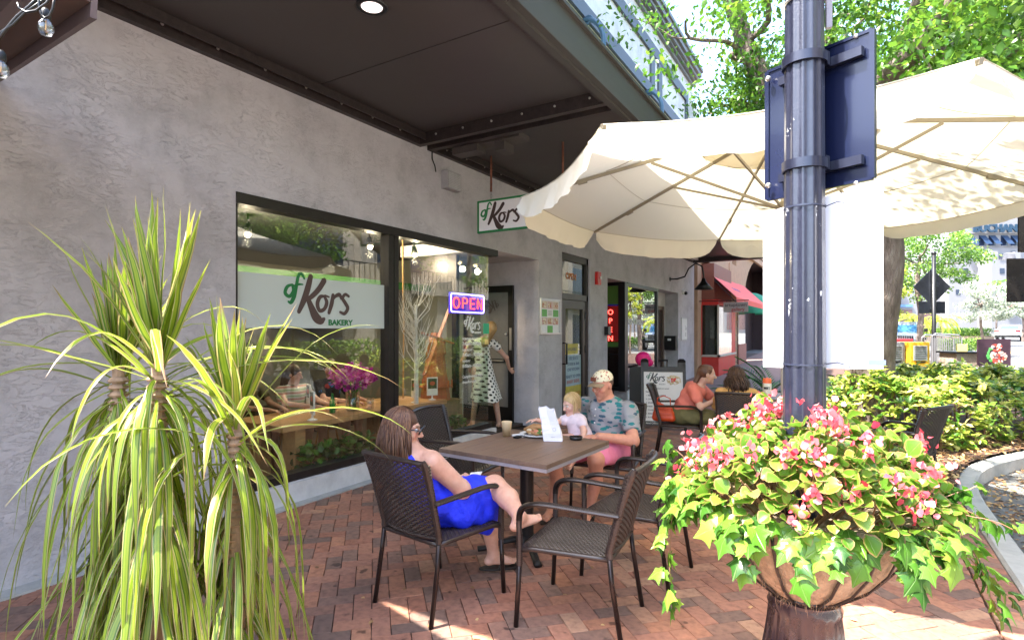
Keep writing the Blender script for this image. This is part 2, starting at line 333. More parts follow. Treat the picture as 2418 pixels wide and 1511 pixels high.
def body(name, prims, mats, parent=None, h=.007, k=.02, cuts=(), spots=(), base=None, noise=None, **kw):
    """prims: ('c',a,b,ra,rb[,k[,n,flat]]) capsule, ('e',c,(rx,ry,rz)[,k[,Mrot]]) ellipsoid, ('s',c,r,k) carve sphere"""
    lo = np.full(3, 1e9); hi = -lo
    for p in prims:
        if p[0] == 's': continue
        if p[0] == 'c': a, b_ = np.array(p[1], float), np.array(p[2], float); r = max(p[3], p[4])
        else: a = b_ = np.array(p[1], float); r = max(p[2])
        lo = np.minimum(lo, np.minimum(a, b_)-r-.04); hi = np.maximum(hi, np.maximum(a, b_)+r+.04)
    n = np.ceil((hi-lo)/h).astype(int)+1; f = np.full(n, .5, np.float32); ax = [lo[i]+h*np.arange(n[i]) for i in range(3)]
    for p in prims:
        if p[0] == 'c': a, b_ = np.array(p[1], float), np.array(p[2], float); r = max(p[3], p[4]); kk = p[5] if len(p) > 5 else k
        elif p[0] == 'e': a = b_ = np.array(p[1], float); r = max(p[2]); kk = p[3] if len(p) > 3 else k
        else: a = b_ = np.array(p[1], float); r = p[2]; kk = p[3]
        m = r+kk+.03; l = np.maximum(0, ((np.minimum(a, b_)-m-lo)/h).astype(int)); u = np.minimum(n, ((np.maximum(a, b_)+m-lo)/h).astype(int)+2)
        X = np.stack(np.meshgrid(ax[0][l[0]:u[0]], ax[1][l[1]:u[1]], ax[2][l[2]:u[2]], indexing='ij'), -1)
        if p[0] == 'c':
            ab = b_-a; L2 = max(ab@ab, 1e-9); t = np.clip(((X-a)@ab)/L2, 0, 1); w_ = X-a-t[..., None]*ab
            if len(p) > 7: nn = np.array(p[6], float); nn /= np.linalg.norm(nn); w_ = w_+nn*((w_@nn)*(1/p[7]-1))[..., None]
            d = np.sqrt((w_**2).sum(-1))-(p[3]+t*(p[4]-p[3]))
        elif p[0] == 'e':
            q = X-a
            if len(p) > 4: q = q@np.array(p[4])
            rr = np.array(p[2]); e = np.sqrt(((q/rr)**2).sum(-1)); e2 = np.sqrt(((q/rr**2)**2).sum(-1))+1e-9; d = e*(e-1)/e2
        else: d = np.sqrt(((X-a)**2).sum(-1))-p[2]
        F0 = f[l[0]:u[0], l[1]:u[1], l[2]:u[2]]
        if p[0] == 's':
            d = -d; hh = np.clip(.5-.5*(F0-d)/kk, 0, 1); f[l[0]:u[0], l[1]:u[1], l[2]:u[2]] = F0*(1-hh)+d*hh+kk*hh*(1-hh)
        else:
            hh = np.clip(.5+.5*(F0-d)/kk, 0, 1); f[l[0]:u[0], l[1]:u[1], l[2]:u[2]] = F0*(1-hh)+d*hh-kk*hh*(1-hh)
    if cuts or noise:
        X = np.stack(np.meshgrid(*ax, indexing='ij'), -1)
        for (pt, nn) in cuts: nn = np.array(nn, float); nn /= np.linalg.norm(nn); f = np.maximum(f, (X-np.array(pt))@nn)
        if noise: f = f+noise(X[..., 0], X[..., 1], X[..., 2])
    V, F = nets(f, lo, h)
    col = None
    if base is not None:
        col = np.ones((len(V), 4)); col[:, :3] = base
        for (c, r, cc, soft) in spots:
            d = np.sqrt((((V-np.array(c))/np.array(r))**2).sum(1)); w_ = np.clip((1-d)/soft, 0, 1)[:, None]; col[:, :3] = col[:, :3]*(1-w_)+np.array(cc)*w_
    me = mesh_from(name, V, F, mats, smooth=True, col=col); return link(name, me, parent, **kw)
def skinmat():
    if 'skin' in MATS: return MATS['skin']
    m, t, b = _new('skin'); N = t.nodes; L = t.links; at = N.new('ShaderNodeAttribute'); at.attribute_name = 'col'
    tc = N.new('ShaderNodeTexCoord'); n = N.new('ShaderNodeTexNoise'); n.inputs['Scale'].default_value = 30; n.inputs['Detail'].default_value = 4; L.new(tc.outputs['Object'], n.inputs['Vector'])
    r = ramp(t, n.outputs[0], [(.3, (.86, .82, .8)), (.7, (1, 1, 1))]); mx = N.new('ShaderNodeMix'); mx.data_type = 'RGBA'; mx.blend_type = 'MULTIPLY'; mx.inputs[0].default_value = 1
    L.new(at.outputs['Color'], mx.inputs[6]); L.new(r.outputs[0], mx.inputs[7]); L.new(mx.outputs[2], b.inputs['Base Color'])
    b.inputs['Roughness'].default_value = .5; b.inputs['Subsurface Weight'].default_value = .15; b.inputs['Subsurface Radius'].default_value = (.012, .004, .002); b.inputs['Subsurface Scale'].default_value = .6
    MATS['skin'] = m; return m
# ---------------- shared materials ----------------
STUC = stucco('grey_stucco', (.50, .475, .49)); WHITEST = stucco('pale_stucco', (.66, .64, .6), .25)
BRONZE = mat('dark_bronze', (.022, .017, .016), .42, .3, .25, 14, bump=.1, bscale=90)
SOFF = mat('brown_soffit', (.043, .035, .034), .5, 0, .12, 1.6, bump=.06, bscale=140)
FASC = mat('grey_brown_fascia', (.030, .025, .023), .5, .1, .12, 2, stretch=(1, .4, 3))
TRIM = mat('blue_grey_trim', (.085, .10, .12), .6, 0, .1, 4)
BLACK = mat('black_metal', (.012, .012, .013), .35, .2, .2, 12)
WHITE = mat('white_paint', (.78, .77, .76), .5, 0, .05, 5)
CONC = mat('concrete', (.42, .41, .385), .9, 0, .22, 5, bump=.35, bscale=80)
GLASS = glassmat('window_glass', (.93, .96, .94), refl=.075)
WOOD = mat('pale_wood', (.47, .27, .115), .45, 0, .2, 5, stretch=(6, .8, 6))
GREENS = mat('sign_green', (.01, .17, .045), .5, 0, 0); BROWNS = mat('sign_brown', (.045, .022, .018), .5, 0, 0)
def plain(name, c, rough=.5, e=None, s=1): return mat(name, c, rough, 0, 0, emit=e, estr=s)
# ---------------- ground ----------------
gz = lambda y: max(0, y-14)*.016
b = B(); ys = [-60, 14, 60, 120, 400]
for i in range(4): b.add([(-200, ys[i], gz(ys[i])-.16), (300, ys[i], gz(ys[i])-.16), (300, ys[i+1], gz(ys[i+1])-.16), (-200, ys[i+1], gz(ys[i+1])-.16)], [(0, 1, 2, 3)])
b.build('road', mat('asphalt', (.15, .147, .14), .9, 0, .18, 3, bump=.4, bscale=200), kind='structure')
b = B()
for x, y0, y1 in [(12.4, 22, 90), (12.1, 22, 90)]: b.add([(x, y0, gz(y0)-.155), (x+.12, y0, gz(y0)-.155), (x+.12, y1, gz(y1)-.14), (x, y1, gz(y1)-.14)], [(0, 1, 2, 3)])
for k in range(9):
    y = 26+k*4; b.add([(14.2, y, gz(y)-.15), (16.2, y+1.2, gz(y)-.13), (16.2, y+1.35, gz(y)-.13), (14.2, y+.15, gz(y)-.15)], [(0, 1, 2, 3)])
b.build('road_marking', mat('yellow_road_paint', (.75, .6, .2), .7, 0, .2, 6), kind='structure')
# herringbone paving -------------------------------------------------
def clip(poly, n, d):
    out = []
    for i in range(len(poly)):
        p, q = poly[i], poly[(i+1) % len(poly)]; a = p@n-d; c = q@n-d
        if a <= 0: out.append(p)
        if (a < 0) != (c < 0) and abs(a-c) > 1e-9: out.append(p+(q-p)*(a/(a-c)))
    return out
def brick_mat(name='brick'):
    m, t, bs = _new(name); N = t.nodes; L = t.links; at = N.new('ShaderNodeAttribute'); at.attribute_name = 'rnd'
    cr = ramp(t, at.outputs['Fac'], [(0, (.19, .12, .095)), (.2, (.27, .155, .115)), (.45, (.35, .15, .095)), (.7, (.39, .19, .13)), (.88, (.45, .205, .12)), (1, (.45, .27, .18))])
    tc = N.new('ShaderNodeTexCoord'); n = N.new('ShaderNodeTexNoise'); n.inputs['Scale'].default_value = 26; n.inputs['Detail'].default_value = 7; L.new(tc.outputs['Object'], n.inputs['Vector'])
    r = ramp(t, n.outputs[0], [(.25, (.62, .6, .6)), (.5, (.95, .95, .95)), (.75, (1.18, 1.15, 1.1))])
    big = N.new('ShaderNodeTexNoise'); big.inputs['Scale'].default_value = 1.3; big.inputs['Detail'].default_value = 6; L.new(tc.outputs['Object'], big.inputs['Vector'])
    r2 = ramp(t, big.outputs[0], [(.35, (.74, .73, .74)), (.62, (1.05, 1.03, 1))])
    sp = N.new('ShaderNodeTexNoise'); sp.inputs['Scale'].default_value = 9; sp.inputs['Detail'].default_value = 2; L.new(tc.outputs['Object'], sp.inputs['Vector'])
    r3 = ramp(t, sp.outputs[0], [(.27, (.35, .33, .32)), (.33, (1, 1, 1))])
    o = cr.outputs[0]
    for q in (r, r2, r3):
        mx = N.new('ShaderNodeMix'); mx.data_type = 'RGBA'; mx.blend_type = 'MULTIPLY'; mx.inputs[0].default_value = 1; L.new(o, mx.inputs[6]); L.new(q.outputs[0], mx.inputs[7]); o = mx.outputs[2]
    L.new(o, bs.inputs['Base Color']); bs.inputs['Roughness'].default_value = .85
    bp = N.new('ShaderNodeBump'); bp.inputs['Strength'].default_value = .35; bp.inputs['Distance'].default_value = .006; L.new(n.outputs[0], bp.inputs['Height']); L.new(bp.outputs[0], bs.inputs['Normal'])
    return m
BRICK = brick_mat()
V = []; F = []; RN = []
def add_brick(poly, z=0, rn=None):
    poly = [np.array(p) for p in poly]; c = sum(poly)/len(poly); n = len(poly); o = len(V); r = random.random() if rn is None else rn
    dz = random.uniform(-.0016, .0016); tx, ty = random.uniform(-.012, .012), random.uniform(-.012, .012)
    ins = []
    for p in poly:
        d = p-c; l = np.linalg.norm(d)+1e-9; ins.append(c+d*(1-.0062/l))
    zz = lambda p: z+dz+(p-c)[0]*tx+(p-c)[1]*ty
    for p in ins: V.append((*p, zz(p)))
    for p in poly: q = c+(p-c)*(1-.0032/(np.linalg.norm(p-c)+1e-9)); V.append((*q, z-.004))
    for p in poly: q = c+(p-c)*(1-.0032/(np.linalg.norm(p-c)+1e-9)); V.append((*q, z-.03))
    F.append(tuple(range(o, o+n))); F.extend([(o+i, o+n+i, o+n+(i+1) % n, o+(i+1) % n) for i in range(n)]); F.extend([(o+n+i, o+2*n+i, o+2*n+(i+1) % n, o+n+(i+1) % n) for i in range(n)]); RN.extend([r]*(3*n))
ca, sa = math.cos(R(45)), math.sin(R(45)); bw = .1015
KX = 5.03
for i in range(-190, 260):
    for j in range(-190, 260):
        tt = (i-j) % 4
        if tt not in (0, 3): continue
        w_, h_ = (2, 1) if tt == 0 else (1, 2)
        cx, cy = (i+w_/2)*bw, (j+h_/2)*bw; X, Y = cx*ca-cy*sa+.03, cx*sa+cy*ca
        if not (-.1 < X < 5.2 and .4 < Y < 15): continue
        poly = [np.array((px*ca-py*sa+.03, px*sa+py*ca)) for px, py in [(i*bw, j*bw), ((i+w_)*bw, j*bw), ((i+w_)*bw, (j+h_)*bw), (i*bw, (j+h_)*bw)]]
        if X > KX-.2: poly = clip(poly, np.array((1., 0.)), KX)
        if X < .3: poly = clip(poly, np.array((-1., 0.)), -.13)
        if len(poly) > 2:
            A_ = abs(sum(poly[k][0]*poly[(k+1) % len(poly)][1]-poly[(k+1) % len(poly)][0]*poly[k][1] for k in range(len(poly))))/2
            if A_ > .0008: add_brick(poly)
y = .5
while y < 8.2:                                             # straight border course along the kerb
    add_brick([(KX+.008, y), (KX+.212, y-.018), (KX+.212, y+.082), (KX+.008, y+.1)]); y += .1015
me = mesh_from('brick_paving', V, F, BRICK, rnd=RN); link('brick_paving', me, kind='structure')
b = B(); b.add([(-7, -8, -.022), (5.25, -8, -.022), (5.25, 14, -.022), (5.25, 34, .3), (-7, 34, .3), (-7, 14, -.022)], [(0, 1, 2, 5), (5, 2, 3, 4)]); b.build('paving_bed', mat('joint_sand', (.07, .05, .04), .95, 0, .3, 30), kind='structure')
b = B(); b.box(0, -8, -.03, .13, 8.4, .012); b.box(0, 8.4, -.03, .13, 18.6, .012); b.build('concrete_edging', CONC, kind='structure')
b = B(); b.add([(0.0, 15.0, .004), (5.25, 15.0, .004), (5.25, 40, .42), (0, 40, .42)], [(0, 1, 2, 3)]); b.build('pavement', mat('far_brick_pavement', (.2, .13, .11), .9, 0, .2, 6), kind='structure')
# kerb: straight along x=5.25, then swings out round the planting bed
kp = [(5.25, -3), (5.25, 3), (5.25, 5.5), (5.26, 6.8), (5.34, 7.6), (5.52, 8.3), (5.85, 9.0), (6.35, 9.8), (7.0, 10.7), (7.6, 12), (7.9, 14), (8, 18), (8, 30)]
kk = catmull([(x, y) for x, y in kp], 6)
def ribbon_solid(b, line, w_, z0, z1, bev=.02, gzf=gz):
    n = len(line); prof = [(0, z0), (0, z1-bev), (bev, z1), (w_-bev, z1), (w_, z1-bev), (w_, z0)]; V = []
    for i, p in enumerate(line):
        d = line[min(i+1, n-1)]-line[max(i-1, 0)]; d = d/np.linalg.norm(d); nn = np.array([d[1], -d[0]])
        for a, z in prof: q = p+nn*a; V.append((q[0], q[1], z+gzf(p[1])))
    m = len(prof); b.add(V, [(i*m+j, i*m+j+1, (i+1)*m+j+1, (i+1)*m+j) for i in range(n-1) for j in range(m-1)])
b = B(); ribbon_solid(b, kk, .17, -.17, .012); o = b.build('kerb', CONC, auto=40, kind='structure')
# mulch bed and leaf litter
bedp = [(5.26, 7.0), (5.36, 7.62), (5.53, 8.31), (5.86, 9.01), (6.36, 9.8), (7.0, 10.7), (7.6, 12), (7.9, 14), (8, 30), (3.0, 30), (3.0, 11), (3.6, 9.4), (4.6, 8.2), (5.1, 7.5)]
b = B(); b.add([(x, y, .01+gz(y)+.03) for x, y in bedp], [tuple(range(len(bedp)))]); b.build('planting_bed', mat('mulch', (.09, .05, .035), .95, 0, .5, 18, bump=1, bscale=50), kind='structure')
def inpoly(P, poly):
    x, y = P[:, 0], P[:, 1]; c = np.zeros(len(P), bool); j = len(poly)-1
    for i in range(len(poly)):
        xi, yi = poly[i]; xj, yj = poly[j]; c ^= ((yi > y) != (yj > y)) & (x < (xj-xi)*(y-yi)/(yj-yi+1e-12)+xi); j = i
    return c
LITTER = leafmat('dry_leaf', [(0, (.12, .06, .03)), (.4, (.3, .16, .07)), (.75, (.5, .3, .13)), (1, (.62, .45, .2))], .1, .7)
P = np.stack([rng.uniform(4.6, 8, 7000), rng.uniform(7, 11, 7000), np.full(7000, .05)], 1); P = P[inpoly(P, bedp)]
P2 = np.stack([rng.uniform(5.45, 7.6, 5000), rng.uniform(3.6, 10, 5000), np.full(5000, -.15)], 1); dk = P2[:, 0]-np.interp(P2[:, 1], [q[1] for q in kp], [q[0] for q in kp]); P2 = P2[(dk > .2) & (rng.random(5000) < np.exp(-(dk-.2)*.9))]
P = np.concatenate([P, P2]); D = unit(len(P)); D[:, 2] *= .25; U = np.tile([0, 0, 1.], (len(P), 1))+unit(len(P))*.45
v, f, r = leaves(P, D, U, rng.uniform(.035, .085, len(P)), DIAMOND); link('leaf_litter', mesh_from('leaf_litter', v, f, LITTER, rnd=r), kind='stuff')
P = np.array([(1.9, 2.35), (2.45, 2.3), (2.62, 2.52), (3.12, 2.42), (2.9, 3.0), (2.15, 2.2), (3.6, 3.0), (1.35, 2.5), (2.75, 2.35), (3.3, 2.3), (3.95, 2.75), (1.7, 2.1), (2.05, 2.55), (3.55, 2.6), (2.4, 3.9), (4.6, 3.4)])
P = np.concatenate([P, np.stack([rng.uniform(.5, 5, 16), rng.uniform(1.5, 6, 16)], 1)])
for k, p in enumerate(P):
    pp = np.array([[p[0], p[1], .006]]); d = unit(1); d[:, 2] *= .2; v, f, r = leaves(pp, d, np.array([[0, 0, 1.]])+unit(1)*.2, [random.uniform(.025, .045)], OVAL, .8)
    link('fallen_leaf', mesh_from('fallen_leaf', v, f, LITTER, rnd=r), None, 'small dry leaf fallen on the brick paving', 'leaf', 'dry leaves on the paving')
# ---------------- grey stucco bakery building ----------------
bld = thing('stucco_building', 'grey stucco shop building with dark framed bakery windows and a blue grey trimmed parapet', 'building', (0, 8, 0))
bld.location = (0, 0, 0)
WT = 4.0
b = B()
b.box(-.3, -8, 0, 0, 2.77, WT); b.box(-.3, 2.77, 2.73, 0, 8.03, WT); b.box(-.3, 2.77, 0, -.002, 6.65, .2); b.box(-.3, 8.03, 0, 0, 8.89, WT); b.box(-.3, 8.89, 2.97, 0, 10.11, WT)
b.box(-.3, 10.11, 0, 0, 11.04, WT); b.box(-.3, 11.04, 2.68, 0, 16.64, WT); b.box(-.3, 12.2, 0, -.002, 14.7, .22); b.box(-.3, 16.64, 0, 0, 18.6, WT)
b.box(-1.7, 8.03, 0, -.3, 8.25, 2.9); b.box(-1.7, 6.6, 2.73, -.3, 8.03, 2.9)
b.box(-.75, 16.64, 0, -.3, 16.9, 2.9); b.box(-1.6, 11.04, 2.68, -.3, 16.64, 2.9); b.box(-1.6, 10.84, 0, -.3, 11.04, 2.9)
b.build('wall', STUC, bld)
b = B(); b.box(-.3, .8, WT, -.002, 18.4, 9.4); b.box(0, 17.6, 3.8, .22, 18.4, 8.6); b.build('upper_wall', WHITEST, bld)
b = B()
for z0, z1, x1 in [(7.52, 7.8, .06), (8.62, 8.9, .06), (5.0, 5.3, .04)]: b.box(0, .8, z0, x1, 17.6, z1)
for y in (3.6, 9.0, 13.9, 14.55, 17.38): b.box(0, y, 7.8, .052, y+.3, 8.62)
b.build('trim', TRIM, bld)
b = B()
for x1, z0, z1 in [(.08, 9.36, 9.44), (.16, 9.44, 9.50), (.24, 9.50, 9.60), (.31, 9.60, 9.74), (.36, 9.74, 9.84)]: b.box(-.3, .8, z0, x1, 18.3, z1)
b.build('cornice', mat('grey_cornice', (.17, .175, .18), .6, 0, .1, 4), bld)
for y in (4.9, 9.75, 13.5):                        # scroll brackets above the canopy
    b = B(); pts = [(.03, y, 7.45)]+[(.05+.35*math.sin(a)*1.1, y, 6.95+.5*math.cos(a)) for a in np.linspace(.1, 1.9, 9)]+[(.46, y, 6.4), (.5, y, 5.6), (.9, y, 4.1)]
    b.tube(pts, .05, 8, flat=1); b.tube([(.12+.09*math.cos(a)*(1-a/14), y, 7.42+.09*math.sin(a)*(1-a/14)) for a in np.linspace(0, 9, 22)], .028, 6); b.build('scroll_bracket', mat('blue_iron', (.06, .12, .17), .4, .3, .1), bld, smooth=True)
for q in ((-.02, 2.77, .0, .035, 6.7, .19), (-.02, 12.2, .0, .03, 14.72, .2)): b = B(); b.box(*q); b.build('sill', mat('sill_white', (.62, .61, .6), .7, 0, .15, 6, bump=.3), bld)
# bakery shop window
win = B(); win.box(-.13, 2.77, 2.64, .012, 6.78, 2.732); win.box(-.13, 2.77, .2, .0, 6.65, .27); win.box(-.13, 2.772, .27, -.02, 2.80, 2.64); win.box(-.13, 4.57, .27, -.005, 4.65, 2.64); win.box(-.12, 4.65, .27, -.03, 4.66, 2.64); win.box(-.13, 4.66, .27, -.005, 4.73, 2.64)
wo = win.build('shop_window', BRONZE, bld)
b = B(); b.box(-.075, 2.80, .27, -.067, 4.57, 2.64); b.build('pane', GLASS, wo)
b = B(); b.box(-.075, 4.73, .27, -.067, 6.65, 2.64); b.build('pane', GLASS, wo)
b = B(); b.box(-.62, 6.642, .27, -.08, 6.65, 2.66); b.build('pane', glassmat('side_glass', (.8, .88, .82), .05), wo)
b = B(); b.box(-.7, 6.62, .0, -.62, 6.70, 2.7); b.box(-1.5, 6.62, 2.3, -.7, 6.7, 2.7); b.build('frame', BRONZE, wo)
# frosted band with the bakery name, on the inside of the left pane
frost, t, bs = _new('frosted_film'); bs.inputs['Base Color'].default_value = (.62, .68, .64, 1); bs.inputs['Roughness'].default_value = .5; tr = t.nodes.new('ShaderNodeBsdfTransparent'); ms = t.nodes.new('ShaderNodeMixShader'); ms.inputs[0].default_value = .88
t.links.new(tr.outputs[0], ms.inputs[1]); t.links.new(bs.outputs[0], ms.inputs[2]); t.links.new(ms.outputs[0], t.nodes['Material Output'].inputs[0])
b = B(); b.box(-.066, 2.81, 1.60, -.0645, 4.56, 2.08); b.build('frosted_band', frost, wo)
b = B(); logo(b, FACE_STREET((-.0625, 3.27, 1.6)), .86, 0, 1); b.build('lettering', [GREENS, mat('film_brown', (.085, .05, .045), .5, 0, 0)], wo)
# door leaf standing open against the jamb
d = B(); d.box(-1.45, 7.93, .03, -1.36, 7.975, 2.33); d.box(-.53, 7.93, .03, -.44, 7.975, 2.33); d.box(-1.36, 7.93, 2.22, -.53, 7.975, 2.33); d.box(-1.36, 7.93, .03, -.53, 7.975, .3); d.box(-1.36, 7.915, 1.05, -.53, 7.93, 1.1)
do = d.build('entrance_door', BLACK, bld)
b = B(); b.box(-1.36, 7.95, .3, -.53, 7.956, 2.22); b.build('pane', mat('grey_door_glass', (.16, .165, .165), .15, 0, .1), do)
b = B(); b.tube([(-1.0, 7.914, 1.07), (-.6, 7.9, 1.07)], .012); b.sphere((-.56, 7.91, 1.12), .022); b.sphere((-.56, 7.91, 1.52), .022); b.box(-.5, 7.922, 1.25, -.46, 7.93, 1.62); b.build('handle', mat('steel', (.6, .6, .62), .3, .9, .05), do)
b = B(); logo(b, axes((-.72, 7.945, 1.85), (-1, 0, 0), (0, 0, 1), (0, -1, 0)), .4, 0, 0, bakery=False); b.build('lettering', mat('door_print', (.05, .045, .045), .5, 0, 0), do)
# middle shop door with transom
d = B(); d.box(-.13, 8.89, 2.85, -.03, 10.11, 2.97); d.box(-.13, 8.89, 2.14, -.03, 10.11, 2.25); d.box(-.13, 8.89, 0, -.03, 8.96, 2.97); d.box(-.13, 10.03, 0, -.03, 10.11, 2.97)
d.box(-.12, 8.97, .02, -.045, 9.12, 2.13); d.box(-.12, 9.88, .02, -.045, 10.02, 2.13); d.box(-.12, 9.12, 1.98, -.045, 9.88, 2.13); d.box(-.12, 9.12, .02, -.045, 9.88, .3)
d2 = d.build('shop_door', mat('brown_aluminium', (.05, .042, .038), .4, .4, .1), bld)
DARKG = glassmat('dark_shop_glass', (.4, .45, .4), .06)
b = B(); b.box(-.085, 9.12, .3, -.08, 9.88, 1.98); b.build('pane', DARKG, d2); b = B(); b.box(-.085, 8.96, 2.25, -.08, 10.03, 2.85); b.build('pane', DARKG, d2)
b = B(); b.tube([(-.045, 9.02, 1.35), (.03, 9.02, 1.35), (.03, 9.02, .98), (-.045, 9.02, .98)], .016, 8); b.build('handle', BLACK, d2, smooth=True)
b = B()
for z in (.35, 1.15, 1.8): b.tube([(-.035, 10.0, z), (-.035, 10.0, z+.14)], .016, 8)
b.build('hinge', BLACK, d2)
b = B(); b.box(-.079, 9.2, .3, -.076, 9.86, .55, 3); b.box(-.079, 9.2, .55, -.076, 9.86, 1.12, 0); b.box(-.079, 9.16, 1.14, -.076, 9.72, 1.33, 3); b.box(-.079, 9.16, .33, -.0755, 9.86, .48, 3)
S = lambda s, y, z, sz, mi: text_mesh(b, s, sz, FACE_STREET((-.074, y, z)), mi, .001, 'CENTER')
S('100 SEATS', 9.52, 1.03, .09, 1); S('STUDIO &  BAR', 9.52, .93, .075, 1); S('CHEF KITCHEN', 9.52, .83, .075, 1); S('READY TO OPEN', 9.52, .7, .08, 1); S('BARRY SEIDEL', 9.52, .6, .09, 2); S('AVAILABLE', 9.44, 1.2, .09, 1); S('941 920-7655', 9.53, .36, .1, 2)
b.build('sticker', [mat('pale_blue_print', (.33, .46, .5), .5, 0, .1), plain('navy_print', (.02, .05, .14)), plain('red_print', (.5, .06, .03)), mat('yellow_green_print', (.5, .42, .05), .5, 0, .25)], d2)
b = B(); S2 = text_mesh(b, 'OPEN', .17, FACE_STREET((-.074, 9.2, 2.52)), 0, .002, bold=.003, sx=1); b.build('lettering', plain('orange_print', (.55, .16, .03)), d2)
b = B(); b.box(-1.5, 8.95, 1.55, -.5, 9.85, 1.6); b.build('lit_counter_strip', plain('counter_light', (.9, .9, .1), e=(.85, 1, .08), s=.35), d2)
# third shop: corner window, recessed door 359
w3 = B(); w3.box(-1.5, 12.15, .2, -.02, 12.22, .28); w3.box(-1.5, 12.15, 2.6, -.02, 12.22, 2.68); w3.box(-.16, 12.1, .2, -.0, 12.3, 2.66); w3.box(-.1, 12.3, .2, -.02, 14.7, .28); w3.box(-.1, 12.3, 2.6, -.0, 14.7, 2.68); w3.box(-.1, 14.62, .28, -.02, 14.7, 2.6)
w3.box(-1.5, 12.155, 1.02, -.16, 12.165, 1.05)
w3o = w3.build('shop_window', BLACK, bld)
b = B(); b.box(-1.5, 12.185, .28, -.16, 12.19, 2.6); b.build('pane', DARKG, w3o); b = B(); b.box(-.065, 12.3, .28, -.06, 14.62, 2.6); b.build('pane', glassmat('mirror_glass', (.3, .33, .3), .25), w3o)
b = B(); b.box(-1.5, 12.175, 1.62, -.17, 12.18, 2.18, 0); b.box(-1.5, 12.175, 2.18, -.17, 12.18, 2.6, 1); b.box(-1.5, 12.175, 1.2, -.17, 12.18, 1.62, 2)
text_mesh(b, 'ean', .2, FACE_CAM((-.62, 12.172, 1.86)), 3, .001); b.build('poster', [plain('cobalt', (.01, .04, .5)), plain('leaf_green', (.09, .2, .03)), plain('grass_green', (.08, .22, .035)), plain('lime', (.35, .55, .1))], w3o)
b = B(); text_mesh(b, 'Ice Cream', .26, FACE_STREET((-.055, 12.45, 1.72)), 0, .002, bold=.004); b.build('lettering', WHITE, w3o)
d = B(); d.box(-.45, 15.2, 0, -.38, 15.32, 2.25); d.box(-.45, 16.45, 0, -.38, 16.64, 2.25); d.box(-.45, 15.2, 2.25, -.385, 16.64, 2.68); d3 = d.build('door_frame', mat('pale_door_trim', (.5, .49, .47), .5, 0, .08), bld)
b = B(); b.box(-.46, 15.32, .02, -.4, 16.32, 2.24); b.build('door', mat('dark_brown_door', (.03, .016, .013), .4, 0, .2), d3)
b = B(); b.box(-.43, 16.32, 0, -.36, 16.45, 2.28); b.box(-.43, 15.3, 2.17, -.37, 16.45, 2.28); b.build('architrave', mat('brown_trim', (.13, .09, .07), .5), d3)
b = B(); text_mesh(b, '359', .26, FACE_STREET((-.382, 15.45, 2.36)), 0, .01, bold=.004); b.build('house_number', BLACK, d3)
b = B(); b.box(-.65, 14.7, 0, -.6, 15.2, 2.68); b.box(-.6, 14.7, 2.5, -.38, 15.2, 2.68); b.box(-.6, 15.15, 0, -.45, 15.2, 2.68); b.build('door_side_panel', STUC, bld)
# rooms behind the glass
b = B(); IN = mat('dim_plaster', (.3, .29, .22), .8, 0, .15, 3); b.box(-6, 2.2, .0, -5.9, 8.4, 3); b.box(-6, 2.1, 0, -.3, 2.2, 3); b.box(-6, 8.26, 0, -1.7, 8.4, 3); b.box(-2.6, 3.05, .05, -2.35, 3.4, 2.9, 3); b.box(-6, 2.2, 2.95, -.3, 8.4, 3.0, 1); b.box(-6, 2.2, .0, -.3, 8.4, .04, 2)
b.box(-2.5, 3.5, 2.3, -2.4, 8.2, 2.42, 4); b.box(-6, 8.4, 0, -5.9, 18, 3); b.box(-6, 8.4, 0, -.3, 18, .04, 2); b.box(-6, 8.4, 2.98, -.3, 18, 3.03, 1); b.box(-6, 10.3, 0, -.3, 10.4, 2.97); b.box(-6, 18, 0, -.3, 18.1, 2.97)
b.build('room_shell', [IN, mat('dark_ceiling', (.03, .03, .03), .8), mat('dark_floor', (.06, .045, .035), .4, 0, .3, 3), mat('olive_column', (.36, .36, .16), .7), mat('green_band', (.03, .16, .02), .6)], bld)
for i, (x, y) in enumerate([(-1.7, 4.0), (-1.2, 5.45), (-1.2, 5.9), (-1.2, 6.35)]):
    t_ = thing('spotlight', 'small warm ceiling spotlight inside the bakery, number %d from the left' % (i+1), 'spotlight', (x, y, 2.95), group='spotlights in the bakery'); t_['label'] = ['leftmost', 'second from the left', 'third from the left', 'rightmost'][i]+' small warm ceiling spotlight inside the bakery'
    b = B(); b.tube([(0, 0, 0), (0, 0, -.12)], .012); b.tube([(0, 0, -.12), (.04, -.03, -.24)], [.03, .05], 12); b.build('lamp_head', BLACK, t_, smooth=True)
    b = B(); b.sphere((.046, -.034, -.25), .035); b.build('bulb', plain('warm_bulb', (1, .8, .5), e=(1, .7, .4), s=3), t_)
    ld = bpy.data.lights.new('spot_glow', 'POINT'); ld.energy = 8; ld.color = (1, .8, .55); ld.shadow_soft_size = .05; lo_ = link('glow', ld, t_, loc=(.08, -.06, -.36))
# ---------------- canopy ----------------
can = thing('canopy', 'flat brown metal canopy projecting over the cafe pavement', 'canopy', (0, 0, 0))
ZC = 3.77
b = B(); ysp = [-.0, 2.0, 3.52, 5.05]
yy = [0.0, 3.52, 5.02]
for a, c in [(.74, 3.515), (3.525, 5.0), (5.3, 8.2), (8.21, 11.4), (11.41, 14.5), (14.51, 18.2)]: b.box(.1, a, ZC+.1, 2.36, c, ZC+.14)
b.build('soffit_panel', SOFF, can)
b = B(); b.box(.1, .74, ZC+.15, 2.36, 18.2, ZC+.22); b.build('deck', BLACK, can)
def lshape(b, y0, y1):
    b.box(.0, y0, ZC-.02, .06, y1, ZC+.14); b.box(.06, y0, ZC+.06, .13, y1, ZC+.098); b.box(.13, y0, ZC+.02, .15, y1, ZC+.097)
b = B(); lshape(b, .74, 5.02); lshape(b, 5.3, 18.2)
